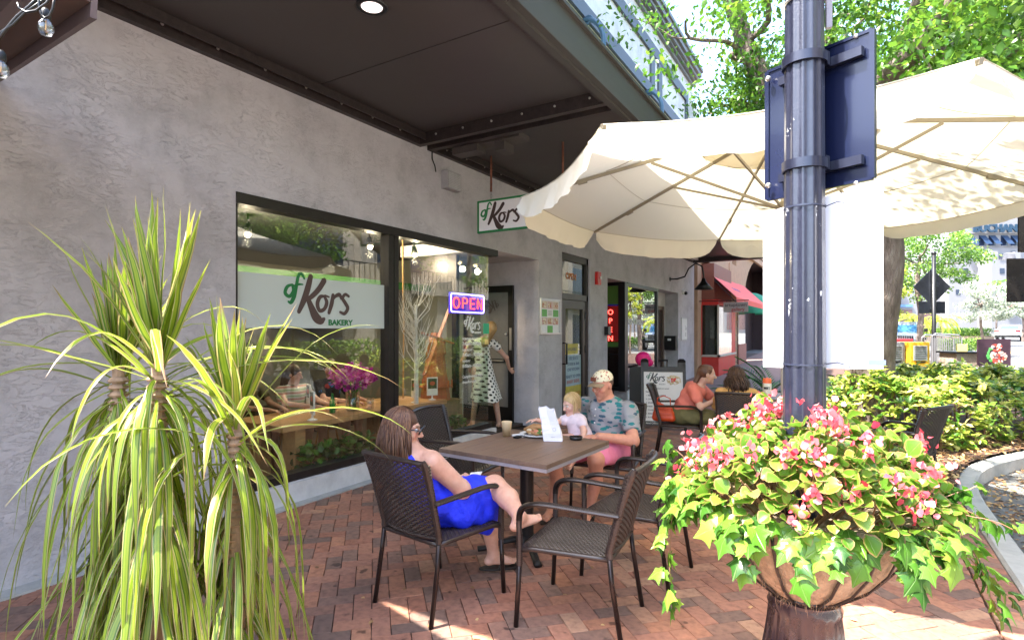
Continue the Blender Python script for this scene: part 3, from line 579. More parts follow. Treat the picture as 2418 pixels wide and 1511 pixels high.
for yb in (5.02, 18.2): b.box(.0, yb, ZC-.02, 2.42, yb+.07, ZC+.15); b.box(.0, yb+.2, ZC-.02, 2.42, yb+.28, ZC+.13); b.box(.0, yb+.07, ZC+.05, 2.42, yb+.2, ZC+.148)
b.box(.0, .74, ZC-.02, 2.42, .8, ZC+.14); b.box(2.30, .8, ZC+.0, 2.38, 5.02, ZC+.099); b.box(2.30, 5.3, ZC+.0, 2.38, 18.2, ZC+.099)
b.build('frame_angle', mat('frame_brown', (.035, .025, .024), .45, .2, .35, 20, bump=.2), can)
for q in [(.062, y, ZC+.05) for y in np.arange(.9, 18, .42)]+[(x, 5.015, ZC+.06) for x in np.arange(.3, 2.3, .38)]: b = B(); b.sphere(q, .013, seg=8, ring=5); b.build('bolt', mat('bolt', (.35, .32, .3), .4, .6), can, smooth=True)
b = B(); b.box(2.42, .74, ZC-.03, 2.5, 18.5, 4.04, bev=.006); b.box(2.38, .74, ZC-.055, 2.44, 18.5, ZC-.03); b.box(2.44, .74, 4.04, 2.53, 18.5, 4.07); b.build('fascia', FASC, can)
b = B(); b.box(.3, 5.32, ZC-.1, .66, 5.5, ZC-.02); b.box(.86, 5.4, ZC-.12, .98, 5.62, ZC-.02); b.box(.4, 5.36, ZC-.02, 1.2, 5.6, ZC+.04); b.build('junction_box', mat('box_brown', (.075, .062, .058), .5, .2), can)
dl = thing('downlight', 'round recessed downlight glowing in the brown canopy soffit', 'light', (1.47, 2.86, ZC+.1))
b = B(); b.lathe([(.075, -.001), (.078, -.012), (.105, -.014), (.112, -.004), (.112, 0)], n=32); b.build('trim_ring', BLACK, dl, smooth=True)
b = B(); b.lathe([(.074, -.006), (.074, -.002)], n=32); b.build('lens', plain('lamp_lens', (1, .9, .88), e=(1, .86, .84), s=.3), dl)
# wall fittings ------------------------------------------------------
vt = thing('wall_vent', 'small grey louvred vent box on the stucco wall under the canopy', 'vent', (0, 5.63, 3.45))
b = B(); b.box(0, -.14, -.1, .1, .14, .12); b.build('housing', mat('vent_grey', (.36, .35, .36), .6), vt)
b = B()
for k in range(9): b.box(.1, -.12, -.085+k*.021, .108, .12, -.08+k*.021); b.box(.108, -.12+k*.028, -.09, .113, -.112+k*.028, .1)
b.build('grille', mat('grille', (.5, .5, .5), .5), vt)
cb = B(); cb.tube([(.01, 5.3, 3.77), (.02, 5.29, 3.66), (.03, 5.33, 3.58), (.02, 5.36, 3.52)], .008, 6); cb.build('cable', BLACK, None, smooth=True, label='short loose black cable hanging under the canopy beside the wall vent', cat='cable')
fa = thing('fire_alarm', 'red wall alarm box beside the tall shop door', 'alarm', (0, 10.45, 2.62)); b = B(); b.box(0, -.09, -.13, .07, .09, .13, bev=.02); b.build('housing', mat('alarm_red', (.55, .015, .012), .35, 0, .1), fa); b = B(); b.box(.07, .01, -.02, .09, .07, .04, bev=.008); b.build('strobe', WHITE, fa)
b = B(); b.box(0, 10.86, 1.48, .09, 11.02, 1.66, bev=.008); b.build('intercom', BLACK, None, label='small black intercom box on the pillar left of the ice cream window', cat='intercom')
mb = thing('mailbox', 'black wall mailbox with small white label beside door 359', 'mailbox', (-.2, 16.62, 1.2)); b = B(); b.box(-.17, -.14, -.2, .17, 0, .22, bev=.01); b.build('case', BLACK, mb); b = B(); b.box(-.07, -.147, .08, .03, -.14, .14); b.build('name_plate', WHITE, mb)
nb = thing('notice_board', 'white notice in a thin metal frame on the last grey pillar', 'notice', (0, 17.25, 1.62))
b = B(); b.box(0, -.32, -.35, .03, .32, .35, bev=.005); b.build('frame', mat('aluminium', (.5, .5, .52), .35, .8, .05), nb); b = B(); b.box(.03, -.28, -.31, .033, .28, .31, 0); text_mesh(b, 'E', .16, FACE_STREET((.035, .08, -.22)), 1, .001); stroke(b, [(.1, .1, .02), (.15, -.02, .03), (.2, .05, .02)], FACE_STREET((.035, 0, 0)), 1, 0); b.build('paper', [WHITE, plain('dark_print', (.08, .05, .08))], nb)
sc_ = thing('security_camera', 'small round white camera on the wall left of the barn lamp shade', 'camera', (0, 17.1, 2.72)); b = B(); b.tube([(0, 0, 0), (.06, 0, 0)], .07, 14); b.build('mount', WHITE, sc_, smooth=False); b = B(); b.sphere((.1, .03, -.02), .055); b.build('lens', BLACK, sc_, smooth=True)
bl = thing('barn_lamp', 'black gooseneck barn lamp over the last grey pillar', 'lamp', (0, 15.75, 3.02))
b = B(); b.tube([(0, 0, 0), (.02, 0, 0)], .06, 14); b.tube([(0, 0, 0), (.2, .03, 0), (.4, .06, .06), (.5, .08, .28), (.68, .12, .42), (.84, .16, .33), (.88, .18, .1), (.88, .18, -.05)], .022, 8); b.build('arm', BLACK, bl, smooth=True)
b = B(); b.lathe([(.05, .05), (.06, -.02), (.1, -.08), (.26, -.26), (.24, -.26), (.08, -.08)], c=(.88, .18, -.05), n=24); b.build('lamp_shade', BLACK, bl, smooth=True)
# framed menu on the pillar
pf = thing('menu_poster', 'menu poster with food pictures in a silver frame on the pillar beside the bakery door', 'poster', (0, 8.41, 1.81))
b = B(); W2, H2 = .36, .3
for a in [(-W2, -H2, W2, -H2+.03), (-W2, H2-.03, W2, H2), (-W2, -H2+.03, -W2+.03, H2-.03), (W2-.03, -H2+.03, W2, H2-.03)]: b.box(0, a[0], a[1], .03, a[2], a[3])
b.build('frame', mat('silver_frame', (.55, .54, .56), .35, .7, .06), pf)
b = B(); b.box(0, -W2+.03, -H2+.03, .012, W2-.03, H2-.03, 0)
cols = [1, 2, 1, 3, 4, 3, 2, 1, 2, 0, 3, 0]
for k in range(12):
    i, j = k % 3, k//3; y0 = -.31+i*.21; z1 = .255-j*.135; c_ = cols[k]
    b.box(.012, y0, z1-.12, .0135, y0+.195, z1, c_)
    if c_ in (1, 2):
        for q in range(9): b.sphere((.0135, y0+random.uniform(.03, .165), z1-random.uniform(.02, .1)), (.0012, random.uniform(.015, .035), random.uniform(.01, .025)), random.choice([5, 6, 7]), 8, 4)
    if c_ == 4:
        for q in range(4): b.box(.0135, y0+.03, z1-.03-q*.022, .0142, y0+.16, z1-.022-q*.022, 8)
b.build('print', [WHITE, plain('print_beige', (.6, .45, .33)), plain('print_rose', (.6, .4, .36)), plain('print_green', (.12, .4, .08)), plain('print_white', (.75, .72, .68)), plain('print_tan', (.5, .3, .15)), plain('print_red', (.5, .12, .08)), plain('print_cream', (.75, .68, .5)), plain('print_text', (.25, .25, .25))], pf)
# neon signs ----------------------------------------------------------
nsn = thing('neon_sign', 'blue bordered neon OPEN sign in the bakery window', 'neon sign', (-.1, 6.2, 1.945))
def neon(b, pts, r=.008, mi=0): b.tube(pts, r, 6, mi)
b = B(); W_, H_ = .38, .12; q = []
for cx_, cz_, a0 in [(W_-.03, H_-.03, 0), (-W_+.03, H_-.03, 90), (-W_+.03, -H_+.03, 180), (W_-.03, -H_+.03, 270)]: q += [(0, cx_+.03*math.cos(R(a0+a)), cz_+.03*math.sin(R(a0+a))) for a in (0, 30, 60, 90)]
neon(b, q+[q[0]], .009); b.build('border_tube', plain('neon_blue', (.6, .5, 1), e=(.35, .25, 1), s=1.3), nsn, smooth=True)
b = B(); b.box(-.03, -W_-.02, -H_-.02, -.02, W_+.02, H_+.02); b.build('backing', mat('neon_back', (.015, .01, .11), .3, 0, 0, emit=(.02, .01, .6), estr=.12), nsn)
b = B(); lz = .07
def L_(pts, x0): neon(b, [(.004, x0+p[0], p[1]) for p in pts], .009)
L_([(.065*math.cos(a), lz*math.sin(a)) for a in np.linspace(0, 2*math.pi, 17)], -.27)
L_([(-.05, -lz), (-.05, lz), (.03, lz), (.055, .045), (.055, .02), (.03, 0), (-.05, 0)], -.08)
L_([(.05, lz), (-.05, lz), (-.05, -lz), (.05, -lz)], .1); L_([(-.05, 0), (.04, 0)], .1)
L_([(-.05, -lz), (-.05, lz), (.05, -lz), (.05, lz)], .27)
b.build('letter_tube', plain('neon_red', (1, .06, .03), e=(1, .05, .02), s=.95), nsn, smooth=True)
vn = thing('neon_sign', 'red vertical neon OPEN sign in the ice cream window corner', 'neon sign', (-.3, 12.1, 1.72))
b = B(); b.box(-.17, .02, -.4, .17, .04, .42); b.build('backing', plain('dark_red_back', (.05, .004, .004), e=(.4, .01, .01), s=.03), vn)
b = B()
for k, ch in enumerate('OPEN'): text_mesh(b, ch, .17, FACE_CAM((-.05, .01, .22-k*.2)), 0, .01, 'CENTER', bold=.002)
for k in range(24): b.sphere((random.choice((-.15, .15)), .012, -.37+.76*random.random()), .012, seg=6, ring=4)
b.build('letter_tube', plain('led_red', (1, .1, .08), e=(1, .07, .05), s=.8), vn)
# opening hours on the second pane
b = B(); M = FACE_STREET((-.0635, 6.02, 1.2)); logo(b, FACE_STREET((-.0635, 6.05, 1.52)), .42, 0, 0)
for s_, z, h_ in [('MONDAY-FRIDAY', .25, .045), ('7:45am - 9:00pm', .18, .065), ('SATURDAY', .1, .045), ('7:45am - 10:00pm', .03, .065), ('SUNDAY', -.05, .045), ('8:00am - 4:00pm', -.12, .065), ('Complimentary WiFi', -.26, .055), ('shopofkors.com', -.33, .05)]: text_mesh(b, s_, h_, M @ T(.0, z, 0), 0, .0008, bold=.0008)
b.build('hours_lettering', plain('white_vinyl', (.75, .78, .75)), wo)
b = B(); b.box(-.066, 6.52, 1.53, -.063, 6.66, 1.68); b.build('green_sticker', plain('sticker_green', (.02, .42, .2)), wo)
# hanging sign ---------------------------------------------------------
hs = thing('hanging_sign', 'white hanging bakery sign with green border under the canopy', 'sign', (0, 6.02, 0))
hs.location = (0, 5.86, 0)
b = B(); b.box(.32, -.012, 2.83, 1.63, .012, 3.20); b.build('board', mat('sign_white', (.74, .7, .7), .5, 0, .03), hs)
b = B()
for a in [(.3, 2.81, 1.65, 2.835), (.3, 3.195, 1.65, 3.22), (.3, 2.835, .325, 3.195), (1.625, 2.835, 1.65, 3.195)]: b.box(a[0], -.018, a[1], a[2], .018, a[3])
b.build('border', GREENS, hs)
b = B(); logo(b, FACE_CAM((.345, -.0135, 2.80)), .64, 0, 1, bakery=False); text_mesh(b, 'BAKERY', .13, FACE_CAM((1.0, -.0135, 2.86)), 0, .001, bold=.004)
b.build('lettering', [GREENS, BROWNS], hs)
b = B()
for x in (.5, 1.5): b.tube([(x, 0, ZC), (x, 0, 3.32)], .014, 8)
b.build('rod', mat('rust_rod', (.17, .06, .035), .7, .2, .4, 30), hs, smooth=True)
b = B()
for x in (.5, 1.5):
    for k in range(3): b.tube([(x+.012*math.cos(a)*(k % 2), .012*math.cos(a)*(1-k % 2), 3.3-k*.032+.02*math.sin(a)) for a in np.linspace(0, 2*math.pi, 9)], .0035, 5)
b.build('chain', mat('chain', (.3, .3, .3), .4, .8), hs)
# ---------------- wicker chairs ----------------
WEAVE = mat('brown_wicker', (.030, .020, .017), .36, 0, .3, 40, spec=.6); FRAMEM = mat('bronze_frame', (.03, .021, .019), .3, .55, .25, 15)
def weave(b, fn, nr, nc, ru, cth=.0045, amp=.0035, sw=.95, spn=2):
    """fn(u,v)->(point, normal); nr strands over v, nc stakes over u"""
    for j in range(nc):
        u = (j+.5)/nc; b.tube([fn(u, v)[0] for v in np.linspace(0, 1, 9)], cth*.7, 4, cap=False)
    for i in range(nr):
        v = (i+.5)/nr; hh = sw*ru/nr/2; k = nc*spn; V = []
        for s_ in range(k+1):
            u = s_/k; p, n = fn(u, v); off = amp*math.cos(math.pi*(u*nc-.5+i)); p = p+n*off; pv = (fn(u, min(1, v+.01))[0]-fn(u, max(0, v-.01))[0]).normalized()
            V += [p+pv*hh, p+n*.0028, p-pv*hh, p-n*.0028]
        b.add(V, [(4*q+a, 4*q+(a+1) % 4, 4*q+4+(a+1) % 4, 4*q+4+a) for q in range(k) for a in range(4)])
def make_chair(label, group):
    t = thing('wicker_chair', label, 'chair', group=group)
    def back(u, v):
        x = (u-.5)*2; w_ = .225+.02*v; y = -.225-.125*v-.035*(1-x*x)-.02*v*v
        return Vector((x*w_, y, .45+.44*v-.012*x*x*v)), Vector((x*-.15, 1, .28)).normalized()
    def seat(u, v):
        x = (u-.5)*2; w_ = .225+.04*v
        return Vector((x*w_, -.235+.47*v, .435-.012*(1-x*x)*(1-(2*v-1)**2)-.02*max(0, v-.9)*10*.6)), Vector((0, 0, 1))
    b = B(); weave(b, seat, 34, 26, .47); b.build('seat', WEAVE, t)
    b = B(); weave(b, back, 34, 22, .46)
    b.tube([back(u, 1.0)[0]+Vector((0, 0, .006)) for u in np.linspace(0, 1, 12)], .015, 8); b.tube([back(u, 0)[0] for u in np.linspace(0, 1, 8)], .011, 6)
    b.build('backrest', WEAVE, t, smooth=False)
    b = B(); b.tube([seat(u, 1)[0]-Vector((0, 0, .012)) for u in np.linspace(0, 1, 8)], .017, 8); b.tube([seat(u, 0)[0]-Vector((0, 0, .015)) for u in np.linspace(0, 1, 8)], .014, 8)
    for u in (0, 1): b.tube([seat(u, v)[0]-Vector((0, 0, .012)) for v in np.linspace(0, 1, 8)], .015, 8)
    b.build('seat_frame', WEAVE, t, smooth=True)
    for s_ in (-1, 1):
        b = B(); b.tube([(s_*.235, -.30, 0), (s_*.232, -.25, .3), (s_*.228, -.235, .44)], .0135, 10); b.build('leg', FRAMEM, t, smooth=True)
        b = B(); b.tube([(s_*.275, .262, 0), (s_*.272, .25, .2), (s_*.27, .243, .34)], .0135, 10); b.build('leg', FRAMEM, t, smooth=True)
        b = B(); b.tube([(s_*.228, -.236, .43), (s_*.226, -.235, .47), (s_*.234, -.29, .68), (s_*.245, -.352, .87), (s_*.245, -.365, .895)], [.0165]*4+[.012], 8, flat=1.15)
        for k in range(26): z = .45+k*.0165; y = -.235-(z-.47)*.262; b.tube([(s_*(.226+(z-.45)*.045), y, z-.006), (s_*(.226+(z-.45)*.045), y-.001, z+.006)], .0178, 8, flat=1.15)
        b.build('back_post', WEAVE, t)
        pts = catmull([(s_*.27, .243, .33), (s_*.27, .243, .46), (s_*.271, .245, .56), (s_*.271, .235, .62), (s_*.27, .19, .655), (s_*.266, .1, .668), (s_*.258, -.08, .663), (s_*.245, -.29, .655)], 6)
        b = B(); b.tube([tuple(p) for p in pts[:26]], .0165, 8); b.tube([tuple(p) for p in pts[20:]], .021, 10, flat=.55, up=(0, 0, 1))
        for k in range(13, len(pts)-1):
            for q in (0, .33, .66):
                p = pts[k]*(1-q)+pts[k+1]*q; dd = pts[k+1]-pts[k]; dd = dd/np.linalg.norm(dd)*.0042
                if k > 19: b.tube([tuple(p-dd), tuple(p+dd)], .0235, 10, flat=.6, up=(0, 0, 1))
                else: b.tube([tuple(p-dd), tuple(p+dd)], .0178, 8)
        for k in range(14): z = .34+k*.012; b.tube([(s_*.27, .243, z-.0042), (s_*.27, .243, z+.0042)], .0178, 8)
        b.build('armrest', WEAVE, t)
    return t
GC = 'brown wicker armchairs of the cafe'
chair = make_chair('empty brown wicker armchair in the foreground with a bare foot resting on its seat', GC)
chair.location = (3.07, 2.86, 0); chair.rotation_euler = (0, 0, R(96))
dup(chair, (2.27, 2.63, 0), R(-7), 'brown wicker armchair carrying the woman in the blue dress', GC)
dup(chair, (1.52, 3.88, 0), R(-84), 'empty brown wicker armchair by the bakery window on the wall side of the square table', GC)
dup(chair, (2.52, 4.72, 0), R(186), 'brown wicker armchair in which the man with the cap sits', GC)
dup(chair, (3.15, 3.58, 0), R(88), 'empty brown wicker armchair between the foreground chair and the flower planter', GC)
dup(chair, (2.55, 7.05, 0), R(-78), 'brown wicker armchair of the woman in the coral top, red bag on its seat', GC)
dup(chair, (3.3, 6.85, 0), R(4), 'brown wicker armchair of the long haired woman in mustard', GC)
dup(chair, (4.72, 6.45, 0), R(62), 'empty brown wicker armchair half hidden behind the flowers and the street pole', GC)
# ---------------- cafe table ----------------
def table(x, y, rz, lab, top, hw, hl):
    t = thing('cafe_table', lab, 'table', (x, y, 0), rz)
    b = B(); n = 6
    for k in range(n): x0 = -hw+2*hw*k/n; b.box(x0+.001, -hl+.05, .722, x0+2*hw/n-.001, hl-.05, .75, bev=.0015)
    b.box(-hw, -hl, .722, hw, -hl+.048, .7505, bev=.0015); b.box(-hw, hl-.048, .722, hw, hl, .7505, bev=.0015); b.build('tabletop', top, t)
    b = B()
    for a in [(-hw, -hl, hw, -hl+.02), (-hw, hl-.02, hw, hl), (-hw, -hl+.02, -hw+.02, hl-.02), (hw-.02, -hl+.02, hw, hl-.02)]: b.box(a[0], a[1], .7, a[2], a[3], .721)
    b.build('edge_band', mat('pale_edge', (.36, .32, .33), .35, .2, .1), t)
    b = B(); b.lathe([(.05, .06), (.05, .7)], n=24); b.box(-.2, -.2, .69, .2, .2, .70); b.build('column', BLACK, t, auto=40)
    b = B()
    for k in range(4):
        a = math.pi/4+k*math.pi/2+.0; d = Vector((math.cos(a), math.sin(a), 0)); b.tube([d*.03+Vector((0, 0, .075)), d*.16+Vector((0, 0, .06)), d*.3+Vector((0, 0, .022)), d*.36+Vector((0, 0, .018))], [.04, .03, .026, .03], 8, flat=.6, up=(0, 0, 1))
    b.lathe([(.09, .03), (.085, .07), (.055, .1)], n=20); b.build('cast_base', mat('cast_iron', (.015, .014, .014), .5, .3, .3, 20, bump=.3), t, smooth=True)
    return t
TT = mat('grey_brown_plank', (.17, .108, .074), .5, 0, .28, 5, stretch=(9, .7, 1), bump=.25, bscale=14)
table(2.35, 3.53, R(-3), 'square cafe table with grey brown plank top where the family sits', TT, .44, .46)
table(3.2, 7.78, R(4), 'second cafe table behind the long haired woman, bottle on it', TT, .45, .4)
# things on the table (heights from the top)
ZT = .752
cup = thing('paper_cup', 'plain cream paper cup on the square table', 'cup', (2.06, 3.72, ZT)); b = B(); b.lathe([(.027, .004), (.03, 0), (.04, .105), (.042, .112), (.04, .115), (.0385, .108), (.029, .01)], n=28); b.build('cup_wall', mat('cup_paper', (.66, .5, .3), .6, 0, .04), cup, smooth=True)
b = B(); b.lathe([(.0, .1), (.0385, .1)], n=24, cap=False); b.build('drink', mat('coffee', (.25, .15, .07), .3), cup)
pl = thing('plate', 'white oval plate with a half eaten croissant sandwich', 'plate', (2.25, 3.86, ZT)); b = B(); b.lathe([(.0, .004), (.09, .004), (.13, .016), (.137, .02), (.135, .014), (.095, -.0), (.0, -.0)], n=36, cap=False); b.build('dish', mat('china', (.8, .79, .78), .2, 0, .02), pl, smooth=True)
b = B()
for k in range(40):
    a = random.uniform(0, 6.28); q = random.uniform(0, 1)**.5; b.sphere((-.01+.09*q*math.cos(a), .05*q*math.sin(a), .02+.05*random.random()*(1-q*.6)), (.025, .02, .014), random.choice([0, 0, 1, 2, 3]), 8, 6)
b.tube([(-.1, -.02, .04), (-.03, .0, .068), (.05, .01, .066), (.1, 0, .04)], [.018, .035, .034, .012], 10, 0, flat=.7)
b.build('sandwich', [mat('crust', (.38, .2, .08), .6, 0, .3, 30, bump=.5), mat('filling_cream', (.68, .55, .35), .6), mat('salmon', (.6, .22, .13), .5), mat('greens', (.1, .18, .04), .6)], pl, smooth=True)
bag = thing('paper_bag', 'crumpled white paper bag standing open on the square table', 'paper bag', (2.45, 3.76, ZT), R(22))
bm = bmesh.new(); ring = [(-.07, -.045), (0, -.045), (.07, -.045), (.07, 0), (.07, .045), (0, .045), (-.07, .045), (-.07, 0)]; rows = []
for zi, z in enumerate(np.linspace(0, .235, 9)):
    kx = 1-.18*zi/8; ky = 1-.55*zi/8; lean = -.055*(zi/8)**1.3
    rows.append([bm.verts.new((x*kx+lean+random.uniform(-.004, .004)*(zi > 0), y*ky+random.uniform(-.005, .005)*(zi > 0)+(.012 if (x == 0 and zi > 2) else 0)*(-1 if y > 0 else 1), z+(random.uniform(-.02, .025) if zi == 8 else 0))) for x, y in ring])
for i in range(8):
    for j in range(8): bm.faces.new((rows[i][j], rows[i][(j+1) % 8], rows[i+1][(j+1) % 8], rows[i+1][j]))
bm.faces.new(rows[0][::-1]); b = B(); b.bm(bm); b.build('bag_wall', mat('bag_paper', (.74, .72, .77), .7, 0, .04, bump=.3, bscale=25), bag)
b = B(); MM = axes((.015, -.048, .03), (1, 0, 0), (0, .05, 1), (0, -1, 0)); text_mesh(b, 'paper', .014, MM @ T(-.03, 0, 0), 0, .0005)
b.tube([(.01+.012*math.cos(a), -.0445, .09+.012*math.sin(a)) for a in np.linspace(0, 6.28, 13)], .0012, 4); b.build('print', plain('grey_print', (.35, .33, .36)), bag)
ds = thing('pepper_dish', 'small round black dish beside the white paper bag', 'dish', (2.58, 3.88, ZT)); b = B(); b.lathe([(.0, .003), (.035, .004), (.05, .022), (.052, .022), (.045, .0), (.0, 0)], n=28, cap=False); b.build('bowl', mat('black_plastic', (.012, .012, .013), .25, 0, 0), ds, smooth=True); b = B(); b.lathe([(0, .012), (.04, .012)], n=20, cap=False); b.build('sauce', mat('sauce', (.05, .03, .03), .2), ds)
ky = thing('car_keys', 'bunch of black car keys beside the cream cup', 'keys', (2.17, 3.70, ZT)); b = B(); b.box(-.022, -.03, 0, .022, .03, .014, bev=.005); b.build('key_fob', BLACK, ky); b = B(); b.tube([(.02+.014*math.cos(a), .04+.014*math.sin(a), .004) for a in np.linspace(0, 6.28, 12)], .0015, 5); b.box(.03, .04, .002, .04, .09, .005); b.build('key', mat('steel', (.6, .6, .62)), ky)
nc = B(); nc.obox((0, 0, .006), (.035, .03, 0), (-.01, .014, 0), (0, 0, .004)); nc.obox((.006, .0, .013), (.03, .028, .003), (-.009, .012, 0), (0, 0, .003)); nc.build('folded_receipt', WHITE, None, label='folded white napkin lying beside the car keys', cat='napkin', loc=(2.13, 3.77, ZT))
ph = thing('phone', 'black phone lying flat near the plate edge', 'phone', (2.12, 3.9, ZT), R(20)); b = B(); b.box(-.036, -.07, 0, .036, .07, .009, bev=.003); b.build('case', mat('black_plastic', (.012, .012, .013)), ph)
bt = thing('bottle', 'white sauce bottle with an orange cap on the second table', 'bottle', (3.47, 7.62, ZT)); b = B(); b.lathe([(.0, 0), (.05, 0), (.052, .01), (.052, .16), (.045, .175)], n=24); b.build('bottle_body', mat('bottle_white', (.72, .68, .62), .4, 0, .04), bt, auto=40)
b = B(); b.lathe([(.05, .17), (.05, .22), (.044, .23), (.01, .232), (.008, .24)], n=24); b.build('cap', plain('orange_cap', (.85, .16, .05)), bt, auto=40); b = B(); text_mesh(b, 'BEST', .035, axes((-.035, -.054, .1), (1, 0, 0), (0, 0, 1), (0, -1, 0)), 0, .001, bold=.002); b.build('label_print', BLACK, bt)
# ---------------- market umbrella ----------------
ux, uy, uz, ap, pk = 3.916, 4.881, 2.652, 1.874, .62
um = thing('market_umbrella', 'large octagonal cream market umbrella shading the cafe tables', 'umbrella', (ux, uy, 0)); um.scale = (1, 1.122, 1)
CREAM, t, bs = _new('cream_canvas'); bs.inputs['Base Color'].default_value = (.74, .69, .58, 1); bs.inputs['Roughness'].default_value = .8
tl = t.nodes.new('ShaderNodeBsdfTranslucent'); tl.inputs[0].default_value = (.8, .73, .55, 1); ms = t.nodes.new('ShaderNodeMixShader'); ms.inputs[0].default_value = .3
tc = t.nodes.new('ShaderNodeTexCoord'); nz = t.nodes.new('ShaderNodeTexNoise'); nz.inputs['Scale'].default_value = 4; nz.inputs['Detail'].default_value = 6; nz.inputs['Distortion'].default_value = .8; t.links.new(tc.outputs['Object'], nz.inputs['Vector']); bp = t.nodes.new('ShaderNodeBump'); bp.inputs['Strength'].default_value = .6; bp.inputs['Distance'].default_value = .03; t.links.new(nz.outputs[0], bp.inputs['Height']); t.links.new(bp.outputs[0], bs.inputs['Normal'])
t.links.new(bs.outputs[0], ms.inputs[1]); t.links.new(tl.outputs[0], ms.inputs[2]); t.links.new(ms.outputs[0], t.nodes['Material Output'].inputs[0])
RIB = mat('rib_khaki', (.27, .235, .17), .45, .2, .1)
Rr_ = ap/math.cos(math.pi/8); top = Vector((0, 0, uz+pk)); crn = [Vector((Rr_*math.cos(math.pi/8+R(3.6)+k*math.pi/4), Rr_*math.sin(math.pi/8+R(3.6)+k*math.pi/4), uz)) for k in range(8)]
b = B()
for k in range(8):
    A_, B_ = crn[k], crn[(k+1) % 8]; nu, nv = 10, 10; V = []
    for i in range(nu+1):
        v = .07+.93*i/nu
        for j in range(nv+1):
            u = j/nv; e = A_.lerp(B_, u); p = top.lerp(e, v); sag = .05*math.sin(math.pi*u)*v; inn = .045*math.sin(math.pi*u)*v*v; c = Vector((e.x, e.y, 0)).normalized()
            V.append(p-Vector((0, 0, sag))-c*inn)
    b.add(V, [(i*(nv+1)+j, i*(nv+1)+j+1, (i+1)*(nv+1)+j+1, (i+1)*(nv+1)+j) for i in range(nu) for j in range(nv)])
b.build('canopy_cloth', CREAM, um, smooth=True)
for k in range(8):
    A_, B_ = crn[k], crn[(k+1) % 8]; b = B(); V = []; nu, nv = 5, 26
    for i in range(nu+1):
        v = i/nu
        for j in range(nv+1):
            u = .015+.97*j/nv; e = A_.lerp(B_, u); c = Vector((e.x, e.y, 0)).normalized(); inn = .045*math.sin(math.pi*u)
            edge = min(u, 1-u); drop = (.12 if k == 0 else .2)*(1-math.exp(-edge/.05)*.75); flare = (.02+.012*math.sin(u*31+k*2)+.01*math.sin(u*55+k))*v+.03*v*v
            uu = .5+(u-.5)*(1+.0*v-.045*v*v); e2 = A_.lerp(B_, uu)
            V.append(Vector((e2.x, e2.y, uz-.05*math.sin(math.pi*u)))-c*inn+c*flare+Vector((0, 0, -drop*v+.004*math.sin(u*20))))
    b.add(V, [(i*(nv+1)+j, i*(nv+1)+j+1, (i+1)*(nv+1)+j+1, (i+1)*(nv+1)+j) for i in range(nu) for j in range(nv)]); b.build('valance', CREAM, um, smooth=True)
b = B(); b.tube([(0, 0, .05), (0, 0, uz+pk-.02)], .024, 16); b.build('mast', mat('mast_cream', (.5, .47, .4), .4, .2, .05), um, smooth=True)
b = B(); b.lathe([(.04, uz+pk-.12), (.06, uz+pk-.1), (.06, uz+pk-.05), (.03, uz+pk-.03)], n=16); b.lathe([(.035, uz-.16), (.055, uz-.14), (.055, uz-.08), (.035, uz-.06)], n=16); b.build('hub', RIB, um, smooth=True)
for k in range(8):                                       # stitched seams and a hem on the cloth
    b = B(); A_, B_ = crn[k], crn[(k+1) % 8]
    for f_ in (.33, .67): b.tube([top.lerp(A_, f_)+(B_-A_)*f_*u-Vector((0, 0, .05*math.sin(math.pi*u)*f_+.004))-Vector((A_.x+B_.x, A_.y+B_.y, 0)).normalized()*.045*math.sin(math.pi*u)*f_*f_ for u in np.linspace(0, 1, 12)], .0035, 4, cap=False)
    b.tube([A_.lerp(B_, u)-Vector((0, 0, .05*math.sin(math.pi*u)+.002))-Vector((A_.x+B_.x, A_.y+B_.y, 0)).normalized()*.045*math.sin(math.pi*u) for u in np.linspace(0, 1, 12)], .005, 4, cap=False); b.build('seam', mat('seam_thread', (.5, .44, .33), .8, 0, 0), um)
for k in range(8):
    e = crn[k]; s_ = (top-Vector((0, 0, .05))); m = s_.lerp(e, .5)-Vector((0, 0, .022)); b = B(); b.bar(s_*1.0, e-Vector((0, 0, .012)), .016, .026); b.bar(e.lerp(s_, .22)+Vector((0, 0, -.016)), e.lerp(s_, .255)+Vector((0, 0, -.018)), .024, .034); rb = b.build('rib', RIB, um)
    b = B(); b.bar(Vector((0, 0, uz-.1))+Vector((e.x, e.y, 0)).normalized()*.05, m, .013, .02); b.build('strut', RIB, rb)
b = B(); vr = .62
for k in range(16):
    a, c = 2*math.pi*k/16, 2*math.pi*(k+1)/16; b.add([(.05*math.cos(a), .05*math.sin(a), uz+pk+.05), (.05*math.cos(c), .05*math.sin(c), uz+pk+.05), (vr*math.cos(c), vr*math.sin(c), uz+pk-.17), (vr*math.cos(a), vr*math.sin(a), uz+pk-.17)], [(0, 1, 2, 3)])
    b.add([(vr*math.cos(a), vr*math.sin(a), uz+pk-.17), (vr*math.cos(c), vr*math.sin(c), uz+pk-.17), (vr*1.01*math.cos(c), vr*1.01*math.sin(c), uz+pk-.23), (vr*1.01*math.cos(a), vr*1.01*math.sin(a), uz+pk-.23)], [(0, 1, 2, 3)])
b.build('vent_cap', CREAM, um, smooth=True)
b = B(); b.lathe([(.3, .0), (.3, .03), (.05, .07), (.035, .3)], n=28)
for k in range(4):
    a = math.pi/4*(2*k)+R(12); d = Vector((math.cos(a), math.sin(a), 0)); b.tube([d*.25+Vector((0, 0, .03)), d*.42+Vector((0, 0, .035)), d*.5+Vector((0, 0, .012))], [.03, .028, .03], 8, flat=.7, up=(0, 0, 1))
b.build('foot', BLACK, um, smooth=True)
